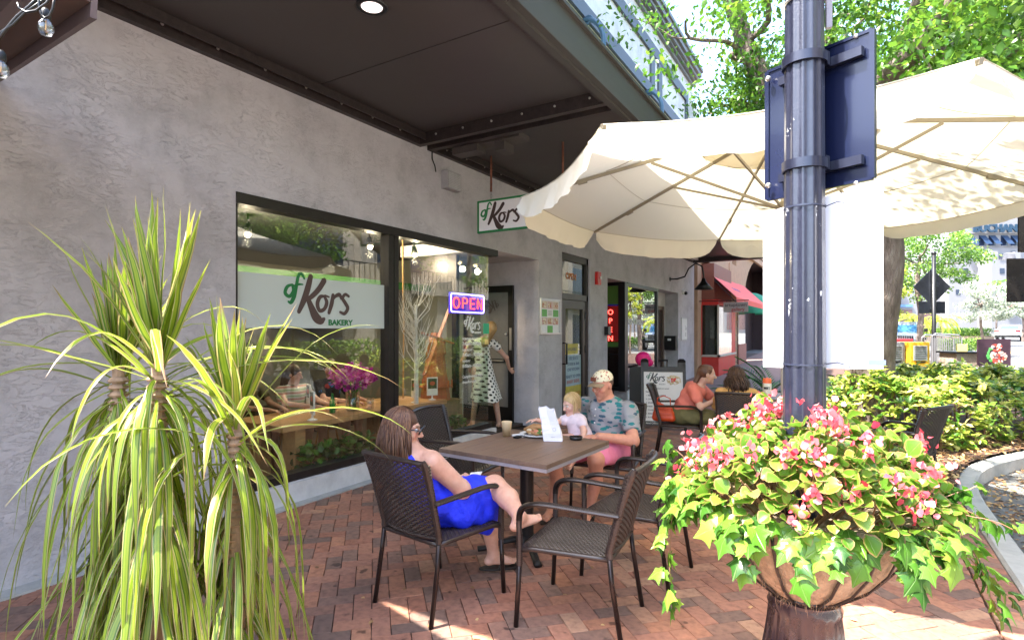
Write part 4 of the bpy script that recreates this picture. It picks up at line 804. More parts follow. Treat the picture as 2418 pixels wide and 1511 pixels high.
# dark awning corner with bulbs, top left ----------------------------
aw = thing('patio_canopy', 'dark brown patio canopy corner overhead at the left edge', 'canopy', (0, 0, 0))
ez = 2.98
e0, e1 = Vector((-.2, 1.215, 3.08)), Vector((2.06, .916, 2.745)); e2, e3 = Vector((2.0, -3.2, 2.9)), Vector((-.2, -3.2, 3.2))
b = B(); b.add([e0, e1, e2, e3]+[p+Vector((0, 0, .02)) for p in (e0, e1, e2, e3)], [(0, 1, 2, 3), (7, 6, 5, 4), (0, 4, 5, 1), (1, 5, 6, 2), (2, 6, 7, 3), (3, 7, 4, 0)]); b.build('roof_sheet', mat('dark_brown_cloth', (.10, .058, .045), .8, 0, .15, 5), aw)
b = B(); b.bar(e0-Vector((0, -.012, .0)), e1-Vector((0, -.012, .0)), .02, .10); b.bar(e0+Vector((0, -.16, -.02)), e1+Vector((0, -.16, -.02)), .05, .05); b.bar(e0+Vector((0, -.5, .03)), e1+Vector((0, -.5, .03)), .03, .04); b.build('frame_beam', mat('maroon_frame', (.12, .085, .085), .5, .1, .15), aw)
def wpt(px, py, D):
    X = (px-1209)*D/FPX; return Vector((CX+X*math.cos(YAW)-D*math.sin(YAW), X*math.sin(YAW)+D*math.cos(YAW), CZ-(py-780)*D/FPX))
sl = thing('string_lights', 'string of clear glass bulbs on a black cord under the dark canopy corner', 'string lights', (0, 0, 0))
b = B(); D0 = 1.45
b.tube([wpt(*p, D0) for p in [(-30, 130), (10, 75), (40, 40), (70, 15), (95, -10)]], .004, 6); b.tube([wpt(*p, D0-.02) for p in [(90, -20), (92, 15), (97, 35), (106, 44), (117, 38), (125, 20), (130, -15)]], .003, 6)
b.tube([wpt(*p, D0-.03) for p in [(42, 8), (45, 20), (62, 30), (85, 26), (110, 8), (125, -15)]], .003, 6); b.tube([wpt(*p, D0) for p in [(-20, 110), (5, 75), (30, 60), (60, 30), (120, -10)]], .0035, 6)
b.build('cord', BLACK, sl, smooth=True)
CG = glassmat('bulb_glass', (.9, .92, .9), .12)
for px, py in [(108, 66), (2, 165)]:
    c = wpt(px, py, D0); b = B(); b.lathe([(.0, -.021), (.012, -.018), (.0175, -.006), (.0165, .008), (.009, .02), (.009, .024)], c=c, n=20); bo = b.build('bulb', CG, sl, smooth=True)
    b = B(); b.lathe([(.0095, .02), (.011, .024), (.011, .042), (.006, .05)], c=c, n=14); b.build('socket', BLACK, bo, smooth=True); b = B(); b.tube([c+Vector((0, 0, .02)), c+Vector((.003, 0, .0)), c+Vector((-.003, 0, -.006)), c+Vector((.002, 0, .018))], .0007, 4); b.build('filament', mat('filament', (.8, .45, .15), .4), bo)
# ---------------- fluted street pole with signs ----------------
px_, py_ = 4.215, 2.42
pole = thing('street_pole', 'fluted dark blue street pole with a flared base rising through the flower planter', 'street pole', (px_, py_, 0))
NAVY = mat('pole_paint', (.016, .018, .034), .32, .0, .15, 30, coat=.4, bump=.15, bscale=120)
t = NAVY.node_tree; bs = t.nodes['Principled BSDF']; src = bs.inputs['Base Color'].links[0].from_socket; tc = t.nodes.new('ShaderNodeTexCoord'); mp = t.nodes.new('ShaderNodeMapping'); mp.inputs['Scale'].default_value = (1, 1, .22); t.links.new(tc.outputs['Object'], mp.inputs[0]); n1 = t.nodes.new('ShaderNodeTexNoise'); n1.inputs['Scale'].default_value = 26; n1.inputs['Detail'].default_value = 3; t.links.new(mp.outputs[0], n1.inputs['Vector']); n2 = t.nodes.new('ShaderNodeTexNoise'); n2.inputs['Scale'].default_value = 90; n2.inputs['Detail'].default_value = 4; t.links.new(tc.outputs['Object'], n2.inputs['Vector'])
r1 = ramp(t, math_n(t, 'ADD', n1.outputs[0], math_n(t, 'MULTIPLY', math_n(t, 'SUBTRACT', n2.outputs[0], .5), .35)), [(.735, (0, 0, 0)), (.75, (1, 1, 1))]); mx = t.nodes.new('ShaderNodeMix'); mx.data_type = 'RGBA'; t.links.new(r1.outputs[0], mx.inputs[0]); t.links.new(src, mx.inputs[6]); mx.inputs[7].default_value = (.35, .36, .38, 1); t.links.new(mx.outputs[2], bs.inputs['Base Color'])
b = B(); n = 96; nf = 12; V = []; zs = list(np.linspace(.3, 5.2, 24))
for z in zs:
    rr = .079-.0045*(z-.3)
    for j in range(n):
        a = 2*math.pi*j/n; q = rr*(1-.075*abs(math.sin(nf*a/2))**1.3*1.0); V.append((q*math.cos(a), q*math.sin(a), z))
b.add(V, [(i*n+j, i*n+(j+1) % n, (i+1)*n+(j+1) % n, (i+1)*n+j) for i in range(len(zs)-1) for j in range(n)]); b.build('shaft', NAVY, pole, smooth=True)
b = B(); V = []
prof = [(.22, 0), (.22, .08), (.2, .11), (.185, .18), (.158, .3), (.137, .42), (.127, .505), (.131, .53), (.124, .55), (.126, .565), (.09, .58)]
for r_, z in prof:
    for j in range(n):
        a = 2*math.pi*j/n; fl = .07 if .09 < z < .51 else 0; q = r_*(1-fl*(abs(math.sin(10*a))**.6)); V.append((q*math.cos(a), q*math.sin(a), z))
b.add(V, [(i*n+j, i*n+(j+1) % n, (i+1)*n+(j+1) % n, (i+1)*n+j) for i in range(len(prof)-1) for j in range(n)]); b.build('fluted_base', mat('base_paint', (.03, .02, .026), .28, .2, .2, 20, coat=.5), pole, auto=50)
def band(z, r, h, m, name='clamp_band', par=None):
    b = B(); b.lathe([(r, z-h/2), (r+.004, z-h/2), (r+.004, z+h/2), (r, z+h/2)], n=48, cap=False); return b.build(name, m, par or pole, smooth=True)
band(2.84, .067, .012, mat('steel_band', (.5, .48, .45), .35, .8, .2, 60)); band(2.96, .067, .012, mat('steel_band', (.5, .48, .45)))
sgx = Vector((.257, -.38, 0)); 
def camdir(X, D): return Vector((X*math.cos(YAW)-D*math.sin(YAW), X*math.sin(YAW)+D*math.cos(YAW), 0))
# street name sign bracket
sn = thing('street_name_sign', 'pale blue street name sign stub on a grey bracket at the top of the pole', 'sign', (px_, py_, 2.87)); dr = camdir(1, -.25).normalized()
b = B(); b.bar(dr*.085+Vector((0, 0, -.14)), dr*.085+Vector((0, 0, .03)), .02, .02, up=dr); b.bar(dr*.09+Vector((0, 0, -.005)), dr*.24+Vector((0, 0, .0)), .03, .05); b.tube([dr*.13+Vector((-.02, -.02, .015)), dr*.13+Vector((.0, -.03, .015))], .016, 12); b.build('bracket', mat('bracket_grey', (.22, .2, .22), .5, .3, .2), sn)
b = B(); b.bar(dr*.24+Vector((0, 0, .075)), dr*.75+Vector((0, 0, .075)), .01, .16); b.build('blade', plain('sky_blue_sign', (.03, .42, .62)), sn)
# dark sign panel behind the pole, seen from its back
d1 = camdir(.257, -.38).normalized(); nn = Vector((0, 0, 1)).cross(d1); nn = nn if nn.dot(camdir(0, -1)) > 0 else -nn
pc = wpt(1901, 500, 2.255); pc.z = 0
sp = thing('metal_sign', 'navy metal sign panel seen from behind, strapped to the pole above the white placard', 'sign', (pc.x, pc.y, 2.41))
b = B(); hw, hh = .205, .272; cxo = d1*.045
b.obox(cxo, d1*hw, Vector((0, 0, hh)), nn*.0025)
for q in (-1, 1): b.obox(cxo+d1*hw*q, d1*.009, Vector((0, 0, hh)), nn*.009); b.obox(cxo+Vector((0, 0, hh*q)), d1*hw, Vector((0, 0, .006)), nn*.008)
b.build('panel', mat('navy_back', (.005, .008, .030), .25, .0, .25, 2.5, coat=.25), sp)
b = B()
for z in (.2, -.2):
    b.lathe([(.0725, z-.018), (.079, z-.018), (.079, z+.018), (.0725, z+.018)], c=(px_-pc.x, py_-pc.y, 0), n=48, cap=False)
    b.obox(cxo+d1*.02+nn*.02+Vector((0, 0, z)), d1*.16, Vector((0, 0, .017)), nn*.012); b.obox(d1*.085+nn*.05+Vector((0, 0, z+.012)), d1*.03, Vector((0, 0, .025)), nn*.014)
b.build('strap', mat('strap_navy', (.016, .018, .035), .3, .3, .15, coat=.4), sp, auto=40)
b = B()
for z in (.23, -.22):
    b.sphere(d1*.085+nn*.07+Vector((0, 0, z)), .012, seg=8, ring=6); b.sphere(d1*-.14+nn*.03+Vector((0, 0, z)), .012, seg=8, ring=6)
for z in (.27, -.28): b.sphere(cxo+d1*.15+nn*.006+Vector((0, 0, z)), .009, seg=8, ring=6)
b.build('bolt', mat('bolt_steel', (.6, .58, .55), .35, .8), sp, smooth=True)
pb = thing('placard', 'blank white corrugated placard tied to the pole with zip ties', 'placard', (pc.x, pc.y, 1.765))
V = []; n = 20
for i in range(n+1):
    u = -1+2*i/n; off = .012*(1-abs(u))-.035*max(0, -u)**2+.0
    for z in (-.335, .335): V.append(d1*(u*.243+.04)+nn*(-.0+off)+Vector((0, 0, z+.01*u)))
b = B(); b.add(V, [(2*i, 2*i+2, 2*i+3, 2*i+1) for i in range(n)]); V2 = [v-nn*.005 for v in V]; b.add(V2, [(2*i, 2*i+1, 2*i+3, 2*i+2) for i in range(n)]); o = len(V)
b.add([V[0], V[1], V2[1], V2[0]], [(0, 1, 2, 3)]); b.add([V[-2], V[-1], V2[-1], V2[-2]], [(0, 1, 2, 3)]); b.build('board', mat('placard_white', (.82, .83, .88), .45, 0, .02), pb)
b = B(); MP = axes(d1*.235+nn*.004+Vector((0, 0, -.31)), d1, (0, 0, 1), nn); b.prism([(0, 0), (.06, 0), (.06, .018), (0, .018)], .0006, MP, 0)
b.build('print', plain('slate_print', (.12, .16, .26)), pb)
for z, dy in ((.285, 0), (-.315, 0)):
    b = B(); b.lathe([(.0735, z-.003), (.075, z-.003), (.075, z+.003), (.0735, z+.003)], c=(px_-pc.x, py_-pc.y, 0), n=48, cap=False); b.tube([d1*.1+nn*.06+Vector((0, 0, z)), d1*.16+nn*.07+Vector((0, 0, z+.01)), d1*.2+nn*.05+Vector((0, 0, z-.005)), d1*.17+nn*.012+Vector((0, 0, z-.1 if z > 0 else z-.01))], .002, 5); b.build('zip_tie', mat('zip_navy', (.03, .035, .06), .3), pb)
# ---------------- basket planter ----------------
pp = (px_, py_)
bk = thing('basket_planter', 'round wire basket planter lined with brown coconut fibre around the pole', 'planter', (px_, py_, .215)); bk.scale = (.76, .76, .90)
COIR = mat('coir', (.32, .235, .155), .95, 0, .45, 22, bump=1, bscale=60, stretch=(1, 1, .6))
bp_ = [(.15, .40), (.2, .43), (.3, .5), (.39, .6), (.44, .7), (.455, .76), (.44, .78), (.2, .74), (.11, .74)]
V = []; n = 64
for r_, z in bp_:
    for j in range(n): a = 2*math.pi*j/n; q = r_*(1+.02*math.cos(20*a)+random.uniform(-.012, .012)); V.append((q*math.cos(a), q*math.sin(a), z+random.uniform(-.004, .004)))
b = B(); b.add(V, [(i*n+j, i*n+(j+1) % n, (i+1)*n+(j+1) % n, (i+1)*n+j) for i in range(len(bp_)-1) for j in range(n)]); b.build('coir_liner', COIR, bk, smooth=True)
for k in range(20):
    a = 2*math.pi*k/20+.1; b = B(); b.tube([(q*math.cos(a)*1.025, q*math.sin(a)*1.025, z-.006) for q, z in bp_[:6]], .008, 6, flat=.6); b.build('basket_rib', BLACK, bk, smooth=True)
b = B()
for z, r_ in ((.76, .47), (.41, .17)): b.tube([(r_*math.cos(a), r_*math.sin(a), z) for a in np.linspace(0, 2*math.pi, 40)], .008, 6)
b.build('rim', BLACK, bk, smooth=True)
V = []; F = []; o = 0; k = 0
bh = B()
for k in range(1500):
    i = random.choice([0, 0, 1, 2, 3, 4]); r0, z0 = bp_[i]; r1, z1 = bp_[i+1]; q = random.random(); r_ = r0+(r1-r0)*q; z = z0+(z1-z0)*q; a = random.uniform(0, 6.283); p = Vector((r_*math.cos(a), r_*math.sin(a), z))*1.0
    d = Vector((math.cos(a), math.sin(a), -.5))*.6+Vector(unit(1)[0]); d.normalize(); l = random.uniform(.02, .07); d2_ = (d+Vector(unit(1)[0])*.7).normalized()
    s_ = d.cross(Vector((0, 0, 1))).normalized()*.0007; m = p+d*l*.5; e = m+d2_*l*.5; bh.add([p-s_, p+s_, m+s_, m-s_, e], [(0, 1, 2, 3), (3, 2, 4)])
bh.build('coir_fibre', mat('fibre', (.5, .3, .17), .9, 0, 0), bk)
# begonias and ivy
def veined(name, stops, edge, vein, trans, rough):
    m = leafmat(name, stops, trans, rough); t = m.node_tree; N = t.nodes; L = t.links; bs = N['Principled BSDF']; tr = [n for n in N if n.type == 'BSDF_TRANSLUCENT'][0]; src = bs.inputs['Base Color'].links[0].from_socket
    uv = N.new('ShaderNodeUVMap'); sp = N.new('ShaderNodeSeparateXYZ'); L.new(uv.outputs[0], sp.inputs[0]); x = math_n(t, 'SUBTRACT', sp.outputs[0], .5); y = sp.outputs[1]
    if edge:
        r_ = math_n(t, 'ADD', math_n(t, 'MULTIPLY', math_n(t, 'MULTIPLY', x, x), 4), math_n(t, 'MULTIPLY', math_n(t, 'POWER', math_n(t, 'ABSOLUTE', math_n(t, 'SUBTRACT', y, .5)), 2), 3.6)); e = N.new('ShaderNodeMapRange'); e.inputs[1].default_value = .72; e.inputs[2].default_value = .98; L.new(r_, e.inputs[0])
        mx = N.new('ShaderNodeMix'); mx.data_type = 'RGBA'; L.new(math_n(t, 'MULTIPLY', e.outputs[0], .75), mx.inputs[0]); L.new(src, mx.inputs[6]); mx.inputs[7].default_value = rgb(edge); src = mx.outputs[2]
    an = math_n(t, 'ARCTAN2', x, math_n(t, 'ADD', y, .12)); v_ = math_n(t, 'ABSOLUTE', math_n(t, 'SINE', math_n(t, 'MULTIPLY', an, 5.2))); ve = N.new('ShaderNodeMapRange'); ve.inputs[1].default_value = .0; ve.inputs[2].default_value = .16; ve.inputs[3].default_value = 1; ve.inputs[4].default_value = 0; L.new(v_, ve.inputs[0])
    mx = N.new('ShaderNodeMix'); mx.data_type = 'RGBA'; L.new(math_n(t, 'MULTIPLY', ve.outputs[0], .5), mx.inputs[0]); L.new(src, mx.inputs[6]); mx.inputs[7].default_value = rgb(vein); L.new(mx.outputs[2], bs.inputs['Base Color']); L.new(mx.outputs[2], tr.inputs[0])
    bp = N.new('ShaderNodeBump'); bp.inputs['Strength'].default_value = .5; bp.inputs['Distance'].default_value = .004; bp.invert = True; L.new(ve.outputs[0], bp.inputs['Height']); L.new(bp.outputs[0], bs.inputs['Normal']); return m
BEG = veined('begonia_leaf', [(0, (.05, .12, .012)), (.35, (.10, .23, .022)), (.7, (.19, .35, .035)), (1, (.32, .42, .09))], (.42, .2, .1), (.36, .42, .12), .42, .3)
IVM = veined('ivy_leaf', [(0, (.02, .08, .012)), (.5, (.1, .26, .025)), (1, (.26, .42, .05))], None, (.3, .42, .14), .4, .26)
FLW = leafmat('begonia_petal', [(0, (.62, .03, .07)), (.5, (.74, .12, .15)), (.85, (.8, .28, .3)), (1, (.85, .6, .6))], .4, .5)
STM = mat('stem', (.2, .1, .05), .6)
n = 1500; a = rng.uniform(0, 2*np.pi, n); q = np.sqrt(rng.uniform(.0, 1, n)); hz = rng.uniform(.35, 1, n); rad = .62*q; zt = .80+.37*(1-q**2.4)**.55+.04*np.sin(3*a)+.03*np.sin(5*a+1)
P = np.stack([rad*np.cos(a), rad*np.sin(a), .76+(zt-.76)*hz**.45+rng.uniform(-.02, .03, n)], 1); P = P[np.hypot(P[:, 0], P[:, 1]) > .1]; n = len(P)
out = P*np.array([1, 1, 0])/(np.hypot(P[:, 0], P[:, 1])[:, None]+1e-6); D = out*.8+unit(n)*.75+np.array([0, 0, .15]); U = np.array([0, 0, 1.])+out*.35+unit(n)*.35
OVAL2 = (OVAL[0]*np.array([1.25, 1, 1.4]), OVAL[1])
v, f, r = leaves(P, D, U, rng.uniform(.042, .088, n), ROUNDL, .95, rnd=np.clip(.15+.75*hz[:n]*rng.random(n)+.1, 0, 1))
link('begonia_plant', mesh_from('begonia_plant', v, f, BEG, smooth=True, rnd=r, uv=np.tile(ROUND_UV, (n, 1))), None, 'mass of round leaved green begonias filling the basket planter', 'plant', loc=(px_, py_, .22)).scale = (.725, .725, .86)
begonia = C.objects['begonia_plant'] if 'begonia_plant' in C.objects else None
for k in range(46):
    a = random.uniform(0, 6.283) if k > 30 else random.gauss(-2.1, 1.2); q = random.random()**.5; zt = .86+.37*(1-q**2.4)**.55; c = np.array([.63*q*math.cos(a), .63*q*math.sin(a), zt+random.uniform(-.03, .05)]); m = random.randint(12, 30)
    if math.hypot(c[0], c[1]) < .14: continue
    P = c+rng.normal(size=(m, 3))*.026; D = unit(m); v, f, r = leaves(P, D, unit(m), rng.uniform(.018, .034, m), OVAL2, 1.3)
    lk = link('flower_cluster', mesh_from('flower_cluster', v, f, FLW, smooth=True, rnd=r), begonia)
b = B()
for k in range(90):
    a = random.uniform(0, 6.283); q = random.uniform(.15, .6); b.tube([(q*.5*math.cos(a), q*.5*math.sin(a), .76), (q*.8*math.cos(a+.1), q*.8*math.sin(a+.1), .86), (q*math.cos(a), q*math.sin(a), .98)], .004, 5)
b.build('stems', STM, begonia)
Pl = []; Dl = []; Ul = []; b = B()
def vine(a, r0, z0, L, fall, out=1.0, sz=1):
    p = np.array([r0*math.cos(a), r0*math.sin(a), z0]); d = np.array([math.cos(a)*out, math.sin(a)*out, .25]); pts = [p.copy()]; steps = int(L/.035)
    for i in range(steps):
        d = d+np.array([0, 0, -fall])+rng.normal(size=3)*.16; d /= np.linalg.norm(d); p = p+d*.035; rr = math.hypot(p[0], p[1]); mn = np.interp(p[2], [.4, .5, .7, .78], [.2, .33, .46, .48])
        if rr < mn: p[:2] *= mn/rr
        pts.append(p.copy())
        for _ in range(1 if i % 2 else 2):
            side = unit(1)[0]; o_ = np.array([p[0], p[1], 0])/max(rr, .01); Pl.append(p+side*.02+o_*.02); dd = o_*.5+side*.7+np.array([0, 0, -.75]); Dl.append(dd); Ul.append(o_*1.0+np.array([0, 0, .55])+unit(1)[0]*.35)
    b.tube([tuple(q) for q in pts], .0025, 4, cap=False)
for k in range(74):
    vine(random.uniform(0, 6.283), .47, .82, random.uniform(.06, .25), random.uniform(.1, .3))
ar = YAW                     # to the camera's right
for k in range(9): vine(ar+random.uniform(-.6, .6), .44, .82, random.uniform(.34, .6), random.uniform(.02, .1), 1.3)
for k in range(10): vine(ar+math.pi+random.uniform(-.6, .6), .45, .86, random.uniform(.2, .32), random.uniform(.05, .16), 1.2)
vine(ar+math.pi-.1, .5, .8, .6, .35)
n = len(Pl); v, f, r = leaves(np.array(Pl), np.array(Dl), np.array(Ul), rng.uniform(.048, .102, n), IVY, 1.0); iv = link('ivy', mesh_from('ivy', v, f, IVM, smooth=True, rnd=r, uv=np.tile(IVY_UV, (n, 1))), None, 'bright green ivy trailing over the rim of the basket planter', 'ivy', loc=(px_, py_, .25)); iv.scale = (.755, .755, .83); b.build('vine_stem', STM, iv)
# ---------------- dracaena ----------------
DR = leafmat('dracaena_leaf', [(0, (.62, .66, .5)), (.5, (.95, .95, .85)), (1, (1.15, 1.12, 1.0))], .4, .28, uvstops=[(0, (.24, .36, .025)), (.3, (.36, .44, .05)), (.48, (.16, .27, .025)), (.62, (.05, .13, .012)), (.76, (.48, .5, .2)), (1, (.34, .2, .12))], spec=.6)
t = DR.node_tree; bs = t.nodes['Principled BSDF']; src = bs.inputs['Base Color'].links[0].from_socket; uvn = t.nodes.new('ShaderNodeUVMap'); sp = t.nodes.new('ShaderNodeSeparateXYZ'); t.links.new(uvn.outputs[0], sp.inputs[0]); at = t.nodes.new('ShaderNodeAttribute'); at.attribute_name = 'rnd'
tipv = math_n(t, 'ADD', sp.outputs[1], math_n(t, 'MULTIPLY', at.outputs['Fac'], .16)); mr = t.nodes.new('ShaderNodeMapRange'); mr.inputs[1].default_value = .97; mr.inputs[2].default_value = 1.06; t.links.new(tipv, mr.inputs[0]); mx = t.nodes.new('ShaderNodeMix'); mx.data_type = 'RGBA'; t.links.new(mr.outputs[0], mx.inputs[0]); t.links.new(src, mx.inputs[6]); mx.inputs[7].default_value = (.3, .17, .09, 1); t.links.new(mx.outputs[2], bs.inputs['Base Color'])
heads = [((2.67, .84, 1.455), .93, 0), ((2.79, 1.0, 1.28), .76, 1), ((2.44, .84, 1.44), .78, 1)]
for hi_, (h0, sc0, dd_) in enumerate(heads):
    L = []; h0 = np.array(h0)
    def path(p, d, L_, g, k=13):
        pts = [p.copy()]; d = d/np.linalg.norm(d); st = L_/(k-1)
        for i in range(k-1): d = d+np.array([0, 0, -g*(i+1)/k])+rng.normal(size=3)*.035; d /= np.linalg.norm(d); pts.append(pts[-1]+d*st)
        return np.array(pts)
    t01 = np.linspace(0, 1, 13)
    def add(p, az, el, L_, g, wd):
        d = np.array([math.cos(az)*math.cos(el), math.sin(az)*math.cos(el), math.sin(el)]); side = np.array([-math.sin(az), math.cos(az), 0]); wv = wd*np.interp(t01, [0, .08, .35, .75, 1], [.5, .62, 1, .62, .02]); L.append((path(p, d, L_, g), wv, side+rng.normal(size=3)*.12, rng.random()))
    for k in range(int(30*sc0)): add(h0+unit(1)[0]*.012+np.array([0, 0, .02]), random.uniform(0, 6.283), R(random.uniform(62, 88)), random.uniform(.34, .56)*sc0, random.uniform(.0, .06), random.uniform(.026, .042))
    for k in range(int(15*sc0)): add(h0+np.array([0, 0, random.uniform(-.05, .02)]), random.uniform(0, 6.283), R(random.uniform(15, 55)), random.uniform(.5, .82)*sc0, random.uniform(.12, .4), random.uniform(.018, .028))
    for k in range(int(13*sc0)): add(h0+np.array([0, 0, random.uniform(-.14, -.02)]), random.uniform(0, 6.283), R(random.uniform(-20, 40)), random.uniform(.42, .66)*sc0, random.uniform(.55, 1.1), random.uniform(.015, .026))
    for k in range(int(112*sc0)): add(h0+np.array([0, 0, random.uniform(-.6, -.03)]), random.uniform(0, 6.283), R(random.uniform(-75, -35)), random.uniform(.5, .8), random.uniform(.3, .9), random.uniform(.013, .028))
    for k in range(int(20*sc0)): add(h0+np.array([0, 0, random.uniform(-.12, -.0)]), random.uniform(0, 6.283), R(random.uniform(-45, 10)), random.uniform(.4, .75), random.uniform(1.2, 2.2), random.uniform(.013, .024))
    lab = ['tall yellow and green striped dracaena with drooping leaves, the largest at the left', 'lower striped dracaena stem beside the bakery window, right of the tallest', 'striped dracaena stem half hidden behind the tallest one, nearest the grey wall'][hi_]
    t_ = thing('dracaena', lab, 'plant', (0, 0, 0)); ribbons(L, 'leaves', DR, t_)
    b = B(); b.tube([h0+np.array([0, 0, .03]), h0+np.array([.01, 0, -.5]), (h0[0], h0[1], .35)], [.016, .024, .03], 10)
    for k in range(40): z = h0[2]-.02-k*.022; b.lathe([(.022+.004*random.random(), 0), (.029, .006), (.02, .016)], c=(h0[0], h0[1], z), n=10, cap=False)
    b.build('stem', mat('dracaena_stem', (.3, .19, .12), .8, 0, .4, 30), t_)
for i, (x, y, l) in enumerate([(2.62, .86, 'large glossy red flowerpot under the tallest dracaena'), (2.93, 1.08, 'red flowerpot peeping out between the lower dracaena leaves')]):
    pt_ = thing('flowerpot', l, 'flowerpot', (x, y, 0)); b = B(); b.lathe([(.1, 0), (.12, .02), (.16, .3), (.17, .42), (.185, .43), (.185, .47), (.165, .475), (.155, .42)], n=36, cap=False); b.build('pot', mat('red_glaze', (.5, .012, .012), .2, 0, .1, coat=.5), pt_, smooth=True); b = B(); b.lathe([(0, .42), (.156, .42)], n=24, cap=False); b.build('soil', mat('soil', (.04, .025, .018), .95, 0, .3, bump=1), pt_)
# ---------------- trees ----------------
BARK, t, bs = _new('bark'); tc = t.nodes.new('ShaderNodeTexCoord'); mp = t.nodes.new('ShaderNodeMapping'); mp.inputs['Scale'].default_value = (1, 1, .35); t.links.new(tc.outputs['Object'], mp.inputs[0])
vo = t.nodes.new('ShaderNodeTexVoronoi'); vo.inputs['Scale'].default_value = 22; vo.feature = 'DISTANCE_TO_EDGE'; t.links.new(mp.outputs[0], vo.inputs['Vector']); nz = t.nodes.new('ShaderNodeTexNoise'); nz.inputs['Scale'].default_value = 9; nz.inputs['Detail'].default_value = 7; t.links.new(mp.outputs[0], nz.inputs['Vector'])
cr = ramp(t, nz.outputs[0], [(.3, (.085, .062, .05)), (.55, (.19, .145, .12)), (.75, (.3, .26, .22))]); t.links.new(cr.outputs[0], bs.inputs['Base Color']); bs.inputs['Roughness'].default_value = .9
hh_ = math_n(t, 'ADD', math_n(t, 'MINIMUM', vo.outputs[0], .12), math_n(t, 'MULTIPLY', nz.outputs[0], .3)); bp = t.nodes.new('ShaderNodeBump'); bp.inputs['Strength'].default_value = .9; bp.inputs['Distance'].default_value = .06; t.links.new(hh_, bp.inputs['Height']); t.links.new(bp.outputs[0], bs.inputs['Normal'])
OAK = leafmat('oak_leaf', [(0, (.03, .085, .01)), (.45, (.075, .19, .02)), (.8, (.17, .32, .03)), (1, (.3, .42, .06))], .42, .35)
def crown(name, clumps, n, size, m, par, shape=DIAMOND, twig=True, wid=1.0):
    """clumps: (center, radius); n leaves per clump; each clump has its own tone"""
    Ps, Rs = [], []
    for c, r_ in clumps:
        k = max(6, int(n*random.uniform(.6, 1.3))); d = unit(k)*(rng.random((k, 1))**.45); P = np.array(c)+d*np.array([1, 1, .62])*r_; Ps.append(P); Rs.append(np.clip(rng.normal(random.uniform(.25, .75), .2, k), 0, 1))
    P = np.concatenate(Ps); r_ = np.concatenate(Rs); D = unit(len(P))+np.array([0, 0, -.25]); U = np.tile([0, 0, 1.], (len(P), 1))+unit(len(P))*.75
    v, f, r = leaves(P, D, U, rng.uniform(size*.7, size*1.3, len(P)), shape, wid, rnd=r_); return link(name, mesh_from(name, v, f, m, rnd=r), par)
def limb(b, a, c, r0, r1, segs=6, wob=.08):
    a, c = Vector(a), Vector(c); L = (c-a).length; pts = [a+(c-a)*(i/segs)+(Vector(unit(1)[0])*wob*L*.5 if 0 < i < segs else Vector((0, 0, 0))) for i in range(segs+1)]
    q = [Vector(p) for p in catmull(pts, 3)]; b.tube(q, [r0+(r1-r0)*i/(len(q)-1) for i in range(len(q))], 9, cap=False); return q
t1 = thing('oak_tree', 'large live oak with thick leaning trunk behind the white placard', 'tree', (4.62, 10.1, 0))
b = B(); tr = [(0, 0, 0), (.0, .0, .4), (.05, 0, 1.4), (.16, .0, 2.6), (.1, -.1, 3.4)]
b.tube([Vector(p) for p in catmull(tr, 5)], [.42, .36, .33, .31, .30, .3, .3, .29, .29, .28, .28, .27, .27, .27, .27, .27, .27, .26, .26, .25, .25], 16, cap=False)
fork = Vector((.1, -.1, 3.3)); ends = []
big = [((-2.6, -2.2, 7.6), .2, .09), ((-1.0, 1.5, 7.5), .17, .07), ((2.4, -2.6, 6.2), .2, .08), ((3.2, 1.0, 6.6), .18, .08), ((.6, -4.6, 6.2), .17, .06), ((-1.8, -.2, 6.2), .14, .05), ((1.2, -2.0, 8.0), .15, .06)]
tips = []
for e, r0, r1 in big:
    q = limb(b, fork, e, r0, r1, 6, .16); tips.append(q[-1])
    for _ in range(6):
        p = q[random.randint(7, len(q)-1)]; e2 = p+Vector(unit(1)[0])*random.uniform(.8, 1.9)+Vector((0, 0, .35)); q2 = limb(b, p, e2, r1*.55, .015, 5, .2); tips += [q2[-1], q2[len(q2)//2]]
        for _ in range(3): p3 = q2[random.randint(4, len(q2)-1)]; q3 = limb(b, p3, p3+Vector(unit(1)[0])*random.uniform(.4, .9), .014, .005, 3, .2); tips.append(q3[-1])
b.build('trunk', BARK, t1, smooth=True)
cl = []
for p in tips: cl.append((tuple(p), random.uniform(.35, .6)))
for _ in range(330):
    a = random.uniform(0, 6.283); q = random.random()**.5*5.2; z = random.uniform(4.3, 8.3); x, y = q*math.cos(a)+.9, q*math.sin(a)-.8
    if x+4.45 < 2.3 or (z < 5 and random.random() < .5): continue
    if x+4.45 < 3.4 and random.random() < .45: continue
    cl.append(((x, y, z), random.uniform(.3, .65)))
for _ in range(75): cl.append(((random.uniform(.4, 4.8), random.uniform(-5.6, -1.5), random.uniform(3.75, 5.2)), random.uniform(.3, .55)))   # low leafy boughs over the umbrella
for _ in range(9): cl.append(((random.uniform(-.5, 1.2), random.uniform(-6.7, -5.5), random.uniform(4.9, 5.6)), random.uniform(.15, .3)))
crown('crown', cl, 125, .09, OAK, t1)
